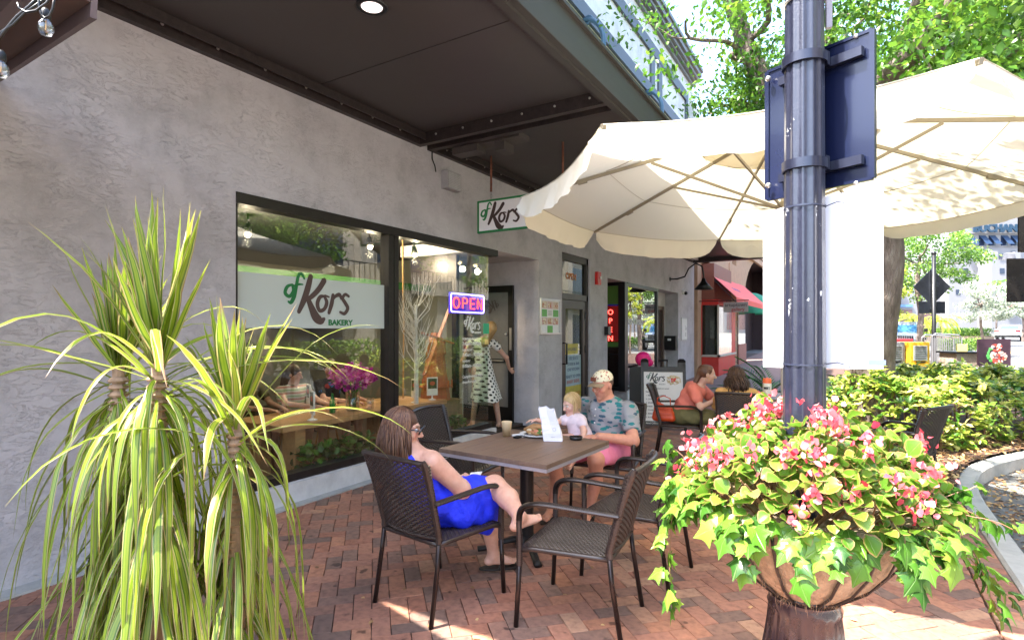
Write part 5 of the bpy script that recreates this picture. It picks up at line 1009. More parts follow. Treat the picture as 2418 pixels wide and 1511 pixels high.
def simple_tree(lab, loc, H, cr, m, n=60, nl=50, ls=.16, name='street_tree', tr=.12, rad=None, th=None):
    t_ = thing(name, lab, 'tree', loc); b = B(); fk = Vector((0, 0, th or H-cr[2]*1.1)); limb(b, (0, 0, 0), fk, tr, tr*.7, 4, .04); cl = []
    for _ in range(7):
        d = Vector(unit(1)[0]); e = Vector((d.x*cr[0]*.75, d.y*cr[1]*.75, H-cr[2]+d.z*cr[2]*.6)); limb(b, fk, e, tr*.5, tr*.1, 5, .15)
    b.build('trunk', BARK, t_, smooth=True)
    for _ in range(n):
        d = unit(1)[0]*random.random()**.33; cl.append(((d[0]*cr[0], d[1]*cr[1], H-cr[2]+d[2]*cr[2]), random.uniform(.2, .36)*min(cr[0], cr[2])))
    crown('crown', cl, nl, ls, m, t_); return t_
def gpt(px, D): p = wpt(px, 780, D); return (p.x, p.y, gz(p.y)-.1)
MIDG = leafmat('mid_leaf', [(0, (.04, .11, .015)), (.5, (.11, .24, .03)), (1, (.32, .46, .07))], .4, .4)
SILV = leafmat('silver_leaf', [(0, (.2, .24, .17)), (.5, (.42, .47, .36)), (1, (.66, .68, .58))], .3, .5)
YEL = leafmat('yellow_leaf', [(0, (.2, .3, .03)), (.5, (.42, .5, .05)), (1, (.65, .62, .1))], .4, .4)
simple_tree('rounded green oak standing across the street in front of the white building', gpt(2170, 29), 6.9, (2.7, 2.6, 1.95), MIDG, 90, 110, .15, tr=.16)
simple_tree('small bright green tree leaning beside the big oak trunk', gpt(2092, 24), 4.6, (.75, .9, 1.4), YEL, 34, 60, .13, tr=.06)
simple_tree('silvery grey leaved tree in front of the white building, behind the diamond sign', gpt(2318, 40), 4.6, (1.9, 1.6, 1.5), SILV, 60, 90, .16, tr=.1)
simple_tree('silvery bush like tree above the white car', gpt(2415, 46), 3.9, (2.1, 1.6, .95), SILV, 60, 80, .18, tr=.1)
simple_tree('street tree on the far kerb seen mirrored in the left bakery window pane', (12.6, 12.0, -.1), 8.5, (3.4, 3.4, 2.4), MIDG, 90, 110, .17, tr=.2)
simple_tree('street tree on the far kerb seen mirrored in the right bakery window pane', (12.3, 23.5, -.1), 9.0, (3.6, 3.6, 2.6), MIDG, 90, 110, .17, tr=.2)
def palm(lab, loc, H, L, m, nf=16):
    t_ = thing('palm_tree', lab, 'palm', loc); b = B(); b.tube([(0, 0, 0), (.05, 0, H*.5), (0, 0, H)], [.09, .07, .06], 10); b.build('trunk', BARK, t_, smooth=True); P, D = [], []
    for k in range(nf):
        a = 6.283*k/nf+random.uniform(-.2, .2); el = random.uniform(.2, 1.1); d = np.array([math.cos(a)*math.cos(el), math.sin(a)*math.cos(el), math.sin(el)]); p = np.array([0, 0, H]); sd = np.array([-math.sin(a), math.cos(a), 0])
        for i in range(16):
            d = d+np.array([0, 0, -.13]); d /= np.linalg.norm(d); p = p+d*L/16
            for s_ in (-1, 1): P.append(p.copy()); D.append(d*.6+sd*s_-np.array([0, 0, .35]))
    v, f, r = leaves(np.array(P), np.array(D), np.tile([0, 0, 1.], (len(P), 1)), L*.26, DIAMOND, .3); link('crown', mesh_from('crown', v, f, m, rnd=r), t_)
palm('small yellow green palm left of the diamond sign post', gpt(2158, 34), 1.9, 1.3, YEL)
palm('taller green palm beside the stepped wall of the white building', gpt(2352, 55), 5.2, 2.0, MIDG)
palm('small yellowish palm just behind the rectangular sign', gpt(2222, 36), 1.8, 1.2, YEL)
# ---------------- hedge and ferns ----------------
SCH = leafmat('variegated_leaf', [(0, (.06, .16, .02)), (.25, (.14, .27, .03)), (.5, (.34, .43, .05)), (.75, (.6, .6, .13)), (1, (.75, .7, .26))], .35, .32)
hp = [(4.35, 9.0), (5.2, 8.55), (5.75, 9.2), (6.4, 10.2), (7.2, 11.3), (7.5, 13), (4.3, 13), (3.9, 10.5)]
n = 26000; P = np.stack([rng.uniform(3.7, 7.6, n), rng.uniform(8.3, 13, n)], 1); P = P[inpoly(P, hp)]
def edge_d(P, poly):
    d = np.full(len(P), 9.)
    for i in range(len(poly)):
        a, c = np.array(poly[i]), np.array(poly[(i+1) % len(poly)]); ab = c-a; t_ = np.clip(((P-a)@ab)/(ab@ab), 0, 1); d = np.minimum(d, np.linalg.norm(P-a-t_[:, None]*ab, axis=1))
    return d
ed = edge_d(P, hp); top_ = .25+.62*np.clip(ed/.35, 0, 1)**.6+.10*np.sin(P[:, 0]*4.1+P[:, 1]*2.2)+.07*np.sin(P[:, 0]*7.7-P[:, 1]*5.1)+.05*np.sin(P[:, 1]*11)
side = ed < .3; z = np.where(side & (rng.random(len(P)) < .7), rng.uniform(.12, 1, len(P))*top_, top_-rng.uniform(0, .16, len(P))**1.0); keep = (P[:, 1] < 12.2) | (rng.random(len(P)) < .5); P = P[keep]; z = z[keep]
P3 = np.stack([P[:, 0], P[:, 1], z], 1); whor = P3[::5]; P3 = np.repeat(whor, 6, 0); tone = np.repeat(np.clip(rng.normal(.45, .28, len(whor)), 0, 1), 6); D = unit(len(P3))*np.array([1, 1, .45])+np.array([0, 0, .15]); U = np.tile([0, -.3, 1.], (len(P3), 1))+unit(len(P3))*.3
v, f, r = leaves(P3, D, U, rng.uniform(.07, .12, len(P3)), OVAL, .62, rnd=np.clip(tone+rng.normal(0, .12, len(P3)), 0, 1)); hd = link('hedge', mesh_from('hedge', v, f, SCH, smooth=True, rnd=r), None, 'yellow green variegated hedge filling the kerbside bed', 'hedge')
b = B()
for _ in range(120):
    p = whor[random.randint(0, len(whor)-1)]; b.tube([(p[0], p[1]+.05, .03), (p[0], p[1], p[2]-.02)], .008, 5, cap=False)
b.build('stems', STM, hd)
FRN = leafmat('fern_leaf', [(0, (.008, .05, .006)), (.5, (.025, .13, .012)), (1, (.07, .24, .02))], .3, .35)
def fern(lab, x, y, R_, nf=26, z0=.05, el0=(.3, 1.35)):
    P, D = [], []
    for k in range(nf):
        a = random.uniform(0, 6.283); el = random.uniform(*el0); d = np.array([math.cos(a)*math.cos(el), math.sin(a)*math.cos(el), math.sin(el)]); p = np.array([0, 0, 0.]); sd = np.array([-math.sin(a), math.cos(a), 0]); L = R_*random.uniform(.8, 1.2)
        for i in range(20):
            d = d+np.array([0, 0, -.075]); d /= np.linalg.norm(d); p = p+d*L/20
            if i > 3:
                for s_ in (-1, 1): P.append(p.copy()); D.append(d*.9+sd*s_+np.array([0, 0, .12]))
    v, f, r = leaves(np.array(P), np.array(D), np.tile([0, 0, 1.], (len(P), 1)), R_*.2, DIAMOND, .3); return link('fern', mesh_from('fern', v, f, FRN, rnd=r), None, lab, 'fern', 'dark green ferns round the hedge', loc=(x, y, z0))
for i, (px, D, h_, l) in enumerate([(1790, 9.6, .95, 'dark green fern left of the street pole, leftmost of all'), (1835, 10.6, 1.15, 'tall dark fern just left of the placard bottom'), (1850, 9.0, .75, 'low dark fern at the left edge of the street pole'), (1975, 9.3, .85, 'fern between the street pole and the oak trunk'), (1995, 10.3, .9, 'fern at the left foot of the oak trunk'), (2110, 12.3, .95, 'fern behind the hedge below the grey newspaper box'), (2150, 12.8, .9, 'fern behind the hedge below the yellow newspaper box'), (2195, 12.4, .9, 'fern behind the hedge below the black sign post'), (2265, 12.0, 1.0, 'fern behind the hedge under the wicker basket'), (2320, 11.8, .95, 'fern behind the hedge under the food picture board'), (2400, 11.4, .9, 'fern behind the hedge at the right edge'), (1940, 9.8, .8, 'fern right beside the street pole')]):
    p = wpt(px, 780, D); fern(l, p.x, p.y, h_*.9)
# ---------------- street furniture beyond the hedge ----------------
def at(px, D, z=0): p = wpt(px, 780, D); return (p.x, p.y, z+gz(p.y))
def newsbox(lab, px, D, col, name):
    m = mat(name, col, .45, 0, .12, 5); t_ = thing('newspaper_box', lab, 'newspaper box', at(px, D), YAW+R(3)); b = B(); b.box(-.23, -.2, .35, .23, .2, 1.28, bev=.02); b.box(-.2, -.23, .42, .2, -.2, .78); b.box(-.03, -.03, .0, .03, .03, .35); b.box(-.2, -.2, 0, .2, .2, .03); b.build('case', m, t_)
    b = B(); b.box(-.16, -.215, .86, .16, -.201, 1.2); b.build('window', mat('box_window', (.35, .36, .36), .15, 0, .2, 10), t_); b = B()
    for k in range(5): b.box(-.13, -.219, .9+k*.05, .13, -.2155, .92+k*.05)
    b.box(-.13, -.219, 1.14, .13, -.2155, 1.18); b.build('newspaper', mat('newsprint', (.12, .11, .1), .8, 0, .5, 60), t_); b = B(); b.box(-.1, -.235, .81, .1, -.2, .835); b.build('handle', BLACK, t_)
newsbox('yellow newspaper box beyond the hedge', 2157, 13.0, (.75, .42, .03), 'box_yellow'); newsbox('grey newspaper box left of the yellow one', 2100, 13.1, (.22, .22, .23), 'box_grey'); newsbox('red newspaper box peeping out behind the yellow one', 2124, 15.2, (.6, .04, .05), 'box_red')
sp_ = thing('sign_post', 'black post with a diamond and a rectangular road sign seen from behind', 'sign post', at(2205, 16.8), YAW); b = B(); b.tube([(0, 0, 0), (0, 0, .1), (0, 0, .5), (0, 0, 3.75)], [.14, .09, .06, .055], 12); b.sphere((0, 0, 3.78), .07); b.build('post', BLACK, sp_, smooth=True)
SB = mat('sign_back', (.03, .035, .045), .25, .4, .5, 3); b = B(); b.obox((0, .08, 2.78), (.28, 0, .28), (0, .006, 0), (-.28, 0, .28)); b.bar((0, .07, 2.4), (0, .07, 3.15), .03, .04, up=(0, 1, 0)); b.build('diamond_sign', SB, sp_); b = B(); b.box(-.4, .07, 1.98, .4, .082, 2.34, bev=.003); b.box(-.06, .04, 2.1, .06, .07, 2.2); b.build('rectangular_sign', SB, sp_)
s2 = thing('sign_post', 'pair of black sign panels on a post at the right edge above the hedge', 'sign post', at(2475, 6.0), YAW); b = B(); b.tube([(0, 0, 0), (0, 0, 3.0)], .04, 12); b.build('post', BLACK, s2, smooth=True)
SBB = mat('black_sign_back', (.02, .017, .016), .22, .2, .6, 2.2); b = B(); b.box(-.49, -.06, 1.88, .49, -.045, 2.345, bev=.003); b.build('lower_sign', SBB, s2); b = B(); b.box(-.37, -.06, 2.41, .37, -.045, 2.84, bev=.003); b.build('upper_sign', SBB, s2)
mbd = thing('picture_board', 'board with a picture of fruit and ice cream beyond the hedge', 'board', at(2348, 12.2), YAW); b = B(); b.box(-.36, 0, .78, .36, .03, 1.36); b.tube([(-.3, .04, 0), (-.3, .02, .8)], .015); b.tube([(.3, .04, 0), (.3, .02, .8)], .015); b.build('board', mat('picture_dark', (.07, .035, .055), .4, 0, .3, 3), mbd)
b = B(); pcs = [('p_white', (.75, .7, .68)), ('p_red', (.6, .08, .06)), ('p_pink', (.7, .35, .35)), ('p_green', (.12, .5, .12)), ('p_cream', (.7, .6, .45))]
for k in range(60): a = random.uniform(0, 6.28); q = random.random()**.5*.2; b.sphere((.06+q*math.cos(a)*1.1, -.002, 1.04+q*math.sin(a)), (random.uniform(.02, .055), .003, random.uniform(.015, .045)), 3 if q*math.cos(a) < -.12 else random.choice([0, 1, 2, 2, 4, 1]), 8, 5)
b.build('food_picture', [plain(*q) for q in pcs], mbd)
bn = thing('bench', 'weathered grey plank bench beyond the hedge', 'bench', at(2222, 11.6), YAW); b = B(); b.box(-.5, -.18, .7, .5, -.02, .74); b.box(-.5, .0, .7, .5, .16, .74); b.build('seat', mat('weathered_plank', (.33, .29, .25), .8, 0, .25, 8, bump=.4), bn)
for x in (-.3, .3): b = B(); b.box(x-.04, -.15, 0, x+.04, .13, .7); b.build('leg', mat('weathered_plank', (.33, .29, .25)), bn)
wb = thing('wicker_table', 'dark wicker outdoor table with a tan basket side beyond the hedge', 'table', at(2268, 13.2), YAW); b = B(); b.box(-.36, -.3, 1.0, .36, .3, 1.04); b.build('tabletop', BLACK, wb); b = B(); b.box(-.3, -.26, .1, .3, .26, 1.0); b.build('base', mat('tan_wicker', (.36, .28, .22), .7, 0, .4, 30, bump=1), wb); 
b = B(); b.box(-.09, -.12, 0, .09, .02, .17, bev=.008); b.build('snack_box', mat('tan_card', (.55, .42, .15), .6, 0, .1), None, label='tan yellow carton on the dark wicker table beyond the hedge', cat='carton', loc=(at(2271, 13.05)[0], at(2271, 13.05)[1], 1.045+gz(at(2271, 13.05)[1])))
for px, D, l in [(2214, 15.2, 'grey barred crowd barrier beside the sign post'), (2236, 16.4, 'grey barred crowd barrier leaning behind the first one')]:
    br = thing('barrier', l, 'barrier', at(px, D), YAW+R(-12), 'crowd barriers'); b = B(); b.tube([(-.38, 0, .1), (-.38, 0, 1.3), (-.3, 0, 1.38), (.3, 0, 1.34), (.38, 0, 1.26), (.38, 0, .1), (-.38, 0, .1)], .018, 8); b.build('frame', mat('galv', (.35, .35, .37), .4, .7, .1), br); b = B()
    for k in range(13): b.tube([(-.32+k*.053, 0, .1), (-.32+k*.053, 0, 1.3)], .01, 6)
    b.build('bars', mat('galv', (.35, .35, .37)), br)
# cars
def wheel(par, x, y, r_):
    b = B(); b.tube([(x-.1, y, r_), (x+.1, y, r_)], r_, 24); wo_ = b.build('wheel', mat('tyre', (.012, .012, .012), .8), par, auto=40); b = B(); b.tube([(x-.105, y, r_), (x+.105, y, r_)], r_*.6, 16); b.build('rim', mat('rim', (.4, .4, .42), .3, .8), wo_, auto=40)
def carbody(par, prof, hw, m, name='body'):
    """prof: (y, z, halfwidth scale) side outline; lofted over width sections"""
    b = B(); V = []; secs = [(-1, .0), (-.93, 1), (0, 1), (.93, 1), (1, .0)]
    xs = [-1, -.96, -.8, 0, .8, .96, 1]; n = len(prof); cy = sum(p[0] for p in prof)/n; cz = sum(p[1] for p in prof)/n
    for x in xs:
        k = .93 if abs(x) == 1 else (.985 if abs(x) == .96 else 1)
        for (y, z, ws) in prof: V.append((x*hw*ws, cy+(y-cy)*k, cz+(z-cz)*k))
    F = [(i*n+j, i*n+(j+1) % n, (i+1)*n+(j+1) % n, (i+1)*n+j) for i in range(len(xs)-1) for j in range(n)]+[tuple(range(n-1, -1, -1)), tuple((len(xs)-1)*n+j for j in range(n))]
    b.add(V, F); return b.build(name, m, par, auto=35)
g = at(2128, 32); jp = thing('parked_car', 'silver grey off road car parked facing the cafe, slotted grille and round headlights', 'car', (g[0], g[1], g[2]-.16), R(2)); JB = mat('car_silver', (.36, .4, .47), .25, .5, .05, coat=1)
carbody(jp, [(-2.0, .6, .62), (-2.0, 1.08, .62), (-1.9, 1.15, .66), (-.75, 1.22, .82), (-.7, 1.15, .86), (2.0, 1.2, .86), (2.0, .5, .86), (-1.3, .5, .8)], .95, JB)
carbody(jp, [(-.72, 1.2, .86), (-.42, 1.82, .80), (1.95, 1.86, .8), (2.0, 1.2, .86)], .92, JB, 'cabin')
b = B(); b.add([(-.68, -.71, 1.25), (.68, -.71, 1.25), (.63, -.44, 1.77), (-.63, -.44, 1.77)], [(0, 1, 2, 3)]); b.build('windscreen', mat('windscreen_blue', (.05, .16, .32), .08, 0, .3, 2, coat=1), jp)
b = B()
for k in range(7): b.box(-.3+k*.1-.03, -2.03, .72, -.3+k*.1+.03, -2.01, 1.05)
b.build('grille', BLACK, jp)
for s_ in (-1, 1):
    b = B(); b.tube([(s_*.47, -2.04, .92), (s_*.47, -1.98, .92)], .1, 18); b.build('headlight', mat('lamp_glass', (.6, .6, .62), .1, .3), jp, auto=40); b = B(); b.box(s_*.6, -1.95, .82, s_*.96, -1.0, .95, bev=.03); b.build('wing', BLACK, jp); b = B(); b.box(s_*.98, -.62, 1.25, s_*1.16, -.55, 1.45, bev=.02); b.build('mirror', BLACK, jp)
    for y in (-1.35, 1.4): wheel(jp, s_*.82, y, .4)
b = B(); b.box(-.8, -2.2, .5, .8, -2.02, .68, bev=.03); b.build('bumper', BLACK, jp)
g = at(2390, 50); c2 = thing('moving_car', 'white saloon car seen from behind at the far right of the street', 'car', (g[0], g[1], g[2]-.16), R(-18)); WB = mat('car_white', (.78, .78, .8), .25, 0, .03, coat=1)
carbody(c2, [(-2.3, .35, .92), (-2.32, .75, .94), (-2.2, 1.0, .94), (-1.5, 1.05, .95), (1.2, .98, .95), (2.3, .75, .9), (2.35, .35, .9)], .92, WB); carbody(c2, [(-1.75, 1.0, .9), (-1.0, 1.38, .72), (.2, 1.42, .72), (1.1, .98, .9)], .9, WB, 'cabin')
b = B(); b.add([(-.66, -1.70, 1.05), (.66, -1.70, 1.05), (.55, -1.06, 1.36), (-.55, -1.06, 1.36)], [(0, 1, 2, 3)]); b.build('rear_window', mat('tint_blue', (.06, .12, .18), .08), c2); b = B(); b.box(-.85, -2.38, .3, .85, -2.3, .5, bev=.02); b.build('bumper', BLACK, c2)
for s_ in (-1, 1):
    b = B(); b.box(s_*.55, -2.345, .78, s_*.84, -2.3, .92); b.build('tail_light', plain('tail_red', (.4, .01, .01)), c2)
    for y in (-1.35, 1.45): wheel(c2, s_*.8, y, .32)
# white office building -------------------------------------------------
g = wpt(2330, 780, 75); OFF = mat('office_white', (.2, .197, .205), .8, 0, .05, .5); wbld = thing('office_building', 'white multi storey office building with blue shuttered windows and lettering on its parapet', 'building', (g.x, g.y, 0), YAW); k_ = 75/FPX
ox = lambda px: (px-2330)*k_; oz = lambda py: 1.58+(780-py)*k_
b = B(); b.box(ox(2240), 0, 0, 30, 25, oz(542)); b.box(ox(2243), -.35, oz(553), 30, 0, oz(549)); b.box(ox(2262), -.3, oz(549), 30, 0, oz(500)); b.box(ox(2262), .6, oz(542), 30, 25, oz(500)); b.box(ox(2050), 1.5, 0, ox(2240), 20, oz(652)); b.box(ox(2120), .9, 0, ox(2135), 1.5, oz(655)); b.box(ox(2308), -2.2, 0, ox(2323), 0, oz(598)); b.box(ox(2361), -2.2, 0, ox(2375), 0, oz(600)); b.box(ox(2323), -2.2, 0, ox(2361), 0, oz(619)); b.box(ox(2375), -2.2, 0, 28, 0, oz(619)); b.box(ox(2243), -.12, oz(583), 30, 0, oz(581)); b.build('wall', OFF, wbld)
b = B(); text_mesh(b, 'BUCHANAN', 1.35, axes((ox(2290), -.6, oz(549)), (1, 0, 0), (0, 0, 1), (0, -1, 0)), 0, .2, bold=.07, sx=1.05); b.build('lettering', mat('letter_blue', (.006, .03, .06), .5), wbld)
DW = mat('navy_glass', (.02, .03, .06), .15, 0, .2, 1)
for px in (2265, 2289, 2319, 2342, 2371, 2394, 2420):
    b = B(); b.box(ox(px)-.45, -.06, oz(581), ox(px)+.45, -.01, oz(556)); w_ = b.build('window', DW, wbld); b = B(); b.add([(ox(px)-.42, -.08, oz(557)), (ox(px)+.42, -.08, oz(557)), (ox(px)+.8, -.75, oz(578)), (ox(px)-.04, -.75, oz(578))], [(0, 1, 2, 3)]); b.build('shutter', mat('blue_shutter', (.012, .03, .07), .5), w_)
for px, py, hw, hh in [(2288, 600, .35, .4), (2313, 596, .3, .3), (2338, 603, .4, .55), (2392, 600, .35, .4), (2332, 644, .3, .35), (2357, 644, .3, .35), (2332, 687, .3, .35), (2380, 687, .3, .35), (2280, 640, .3, .35), (2262, 690, .3, .35)]:
    y0 = -2.25 if py > 619 and px > 2308 else -.05
    b = B(); b.box(ox(px)-hw, y0, oz(py)-hh, ox(px)+hw, y0+.03, oz(py)+hh); b.build('window', DW, wbld)
b = B(); b.box(ox(2325), -2.3, oz(605), ox(2360), -2.25, oz(606))
for k in range(14): x = ox(2325)+k*(ox(2360)-ox(2325))/13; b.box(x-.02, -2.3, oz(619), x+.02, -2.26, oz(606))
b.build('balcony_rail', DW, wbld)
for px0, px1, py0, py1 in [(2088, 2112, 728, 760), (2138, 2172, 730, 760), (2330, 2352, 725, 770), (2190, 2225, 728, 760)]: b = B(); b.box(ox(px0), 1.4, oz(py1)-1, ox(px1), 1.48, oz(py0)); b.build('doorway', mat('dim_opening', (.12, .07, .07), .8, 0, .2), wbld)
b = B(); b.add([(ox(2328), -2.25, oz(718)), (ox(2356), -2.25, oz(718)), (ox(2360), -4, oz(732)), (ox(2324), -4, oz(732))], [(0, 1, 2, 3)]); b.build('awning', mat('far_red_awning', (.5, .03, .05), .6), wbld)
b = B(); b.box(ox(2082), 1.3, oz(724), ox(2112), 1.45, oz(718)); b.box(ox(2138), 1.3, oz(724), ox(2172), 1.45, oz(718)); b.build('blue_band', mat('band_blue', (.1, .2, .4), .6), wbld)
g = wpt(2255, 780, 41); b = B(); b.box(-2.7, 0, 0, 2.9, 1.2, .55); b.build('planter_wall', mat('tan_wall', (.4, .3, .22), .8, 0, .15), None, label='low tan planter wall under the clipped hedge across the street', cat='wall', loc=(g.x, g.y, gz(g.y)), rot=(0, 0, YAW))
n = 7000; P = np.stack([rng.uniform(-2.75, 2.95, n), rng.uniform(-.05, 1.3, n), .5+rng.uniform(0, .62, n)**1], 1); v, f, r = leaves(P, unit(n), np.tile([0, 0, 1.], (n, 1))+unit(n)*.6, .12); link('clipped_hedge', mesh_from('clipped_hedge', v, f, MIDG, rnd=r), None, 'clipped green hedge on the tan planter wall across the street', 'hedge', loc=(g.x, g.y, gz(g.y)), rot=(0, 0, YAW))
for px, D, s_, l in [(2232, 33, 1.0, 'low olive shrub by the far kerb left of the young tree'), (2262, 31, 1.2, 'low olive shrub by the far kerb behind the black post'), (2300, 33, 1.0, 'low olive shrub by the far kerb nearest the white car')]:
    p = at(px, D); n = 700; P = unit(n)*rng.random((n, 1))**.4*np.array([.75, .5, .38])*s_+np.array([0, 0, .3]); v, f, r = leaves(P, unit(n), unit(n)+np.array([0, 0, 1.]), .13); link('shrub', mesh_from('shrub', v, f, MIDG, rnd=r), None, l, 'shrub', 'low shrubs along the far kerb', loc=p)
# building across the street (seen mirrored in the bakery glass) ----------
ab = thing('building_across_street', 'pale building across the street mirrored in the bakery windows', 'building', (17, 0, 0)); b = B(); b.box(.0, -12, -.2, 8, 48, 12); b.box(-.9, -12, 3.6, 0, 48, 4.0); b.box(-.4, -12, 8.2, 0, 48, 8.6)
for y in range(-10, 48, 6): b.box(-.5, y, 0, 0, y+.9, 8.2)
b.build('wall', mat('pale_facade', (.3, .27, .23), .8, 0, .08, 1), ab)
for y in range(-10, 47, 6):
    for z0, z1 in ((.4, 3.0), (4.9, 7.2)): b = B(); b.box(-.05, y+1.6, z0, -.0, y+5.2, z1); b.build('window', DW, ab)
b = B()
for y in np.arange(-12, 48, .35): b.box(-.9, y, 4.0, -.87, y+.03, 4.9)
b.box(-.92, -12, 4.9, -.86, 48, 4.95); b.build('balcony_rail', BLACK, ab)
n = 9000; P = np.stack([rng.uniform(15.4, 16.3, n), rng.uniform(2, 40, n), rng.uniform(0, 1.1, n)], 1); v, f, r = leaves(P, unit(n), unit(n)+np.array([0, 0, 1.]), .2); link('far_hedge', mesh_from('far_hedge', v, f, MIDG, rnd=r), None, 'green hedge across the street mirrored low in the bakery window', 'hedge')
# ---------------- red and tan gallery building ----------------
gb = thing('gallery_building', 'tan stone building with a red bay shop front and dark arch beyond the grey wall', 'building', (0, 0, 0)); TAN = mat('tan_stone', (.42, .27, .17), .85, 0, .14, 3, bump=.3, bscale=20); RED = mat('red_paint', (.58, .03, .02), .5, 0, .1, 4)
arch = [(24.6, 0), (24.6, 6.6), (60, 6.6), (60, 0), (40.5, 0), (40.5, 3.0)]+[(33.6+6.9*math.cos(a), 3.0+2.4*math.sin(a)) for a in np.linspace(.1, math.pi-.1, 14)]+[(26.7, 3.0), (26.7, 0)]
b = B(); b.prism(arch, .3, axes((.0, 0, 0), (0, 1, 0), (0, 0, 1), (1, 0, 0))); b.box(-.3, 18.62, 0, .1, 24.6, 6.6); b.box(-.3, 18.6, 0, .06, 19.05, 6.4); b.box(.3, 24.0, 4.9, .42, 60, 5.15); b.box(.1, 19.1, 3.85, .3, 23.6, 4.5); b.box(.1, 22.9, 0, .35, 24.6, 4.2); b.box(-.3, 18.6, 6.6, .5, 60, 6.9); b.build('wall', TAN, gb)
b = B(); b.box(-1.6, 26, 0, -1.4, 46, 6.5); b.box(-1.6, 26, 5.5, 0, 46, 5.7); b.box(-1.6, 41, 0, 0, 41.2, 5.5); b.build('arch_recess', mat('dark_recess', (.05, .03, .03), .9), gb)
b = B(); b.box(.1, 19.2, 0, .64, 22.3, .75); b.box(.1, 19.2, 2.42, .64, 22.3, 2.6); b.box(.55, 21.6, .75, .64, 22.3, 2.42); b.box(.05, 19.15, .75, .12, 19.25, 2.42); b.build('bay', RED, gb); b = B(); b.box(.1, 19.19, 2.6, .5, 22.3, 3.8); b.build('fascia_panel', mat('dull_red_panel', (.2, .06, .035), .6, 0, .15), gb)
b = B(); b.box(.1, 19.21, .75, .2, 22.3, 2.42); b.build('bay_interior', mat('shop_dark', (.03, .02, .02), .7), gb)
b = B(); b.box(.12, 19.2, .76, .6, 19.205, 2.42); b.build('pane', DARKG, gb); b = B(); b.box(.63, 19.26, .76, .635, 21.6, 2.42); b.build('pane', GLASS, gb); b = B(); b.box(.6, 19.19, .75, .65, 19.26, 2.42); b.box(.1, 19.17, .7, .68, 19.3, .77); b.box(.6, 19.17, .7, .68, 22.3, .77); b.build('window_frame', mat('cream_frame', (.5, .45, .38), .5), gb)
b = B(); b.box(.22, 19.4, .8, .5, 19.44, 1.3); b.build('gilt_picture', mat('gilt', (.3, .2, .06), .5, .2, .6, 12), gb)
b = B(); b.box(.36, 24.6, .0, .4, 26.5, 1.0); b.build('pink_dado', mat('dusty_pink', (.4, .17, .13), .7), gb); b = B(); b.box(.36, 24.7, 1.0, .37, 26.4, 2.6); b.build('pane', GLASS, gb)
b = B()
for y in (23.1, 23.75, 24.4): b.box(.36, y, .2, .38, y+.03, 2.3)
for k in range(8): b.box(.36, 23.1, .3+k*.27, .38, 24.43, .32+k*.27)
b.build('trellis', BLACK, gb)
aw2 = thing('shop_awning', 'sloping coral red awning over the gallery shop front', 'awning', (0, 0, 0)); b = B(); V = [(.12, 19.2, 3.72), (.12, 26.4, 3.72), (1.19, 26.5, 2.66), (1.19, 19.2, 2.66), (1.2, 26.5, 2.48), (1.2, 19.2, 2.48)]; b.add(V, [(0, 1, 2, 3), (3, 2, 4, 5)]); b.build('cloth', mat('coral_cloth', (.70, .10, .075), .75, 0, .08, 4, bump=.2, bscale=8), aw2)
b = B(); b.tube([(1.17, 19.22, 2.5), (1.17, 26.4, 2.5)], .02); b.tube([(.12, 19.22, 3.68), (1.17, 19.22, 2.5), (.12, 19.22, 2.5)], .02); b.build('frame', BLACK, aw2)
b = B(); MA = axes((.86, 20.8, 2.99), (0, 1, 0), Vector((-1.07, 0, 1.06)).normalized(), Vector((1.06, 0, 1.07)).normalized()); text_mesh(b, 'artuptown', .34, MA, 0, .004); b.build('lettering', mat('awning_print', (.35, .12, .2), .6), aw2)
gs = thing('gallery_sign', 'small hanging art gallery sign under the coral awning', 'sign', (0, 18.85, 0)); b = B(); b.box(.86, -.01, 2.16, 1.6, .01, 2.48); b.build('board', mat('grey_board', (.42, .36, .34), .5), gs); b = B(); text_mesh(b, 'artuptown', .155, FACE_CAM((.9, -.012, 2.34)), 0, .002, bold=.002); text_mesh(b, 'gallery', .15, FACE_CAM((1.1, -.012, 2.2)), 1, .002, bold=.002); b.build('lettering', [plain('dark_print', (.08, .05, .08)), plain('red_letter', (.4, .03, .04))], gs); b = B(); b.tube([(.1, 0, 2.53), (1.62, 0, 2.53)], .015); b.tube([(.95, 0, 2.53), (.95, 0, 2.47)], .006); b.tube([(1.5, 0, 2.53), (1.5, 0, 2.47)], .006); b.build('bracket', BLACK, gs)
b = B(); V = []
for i in range(7):
    for j in range(13): a, e = math.pi*j/12, math.pi/2*i/6; V.append((1.0*math.sin(a)*math.cos(e), 1.5*math.cos(a)*math.cos(e), 1.0*math.sin(e)))
b.add(V, [(i*13+j, i*13+j+1, (i+1)*13+j+1, (i+1)*13+j) for i in range(6) for j in range(12)]); b.build('dome_awning', mat('green_cloth', (.01, .2, .1), .7), None, smooth=True, label='green dome shaped awning in the dark arch behind the coral awning', cat='awning', loc=(.3, 28.3, 2.35))
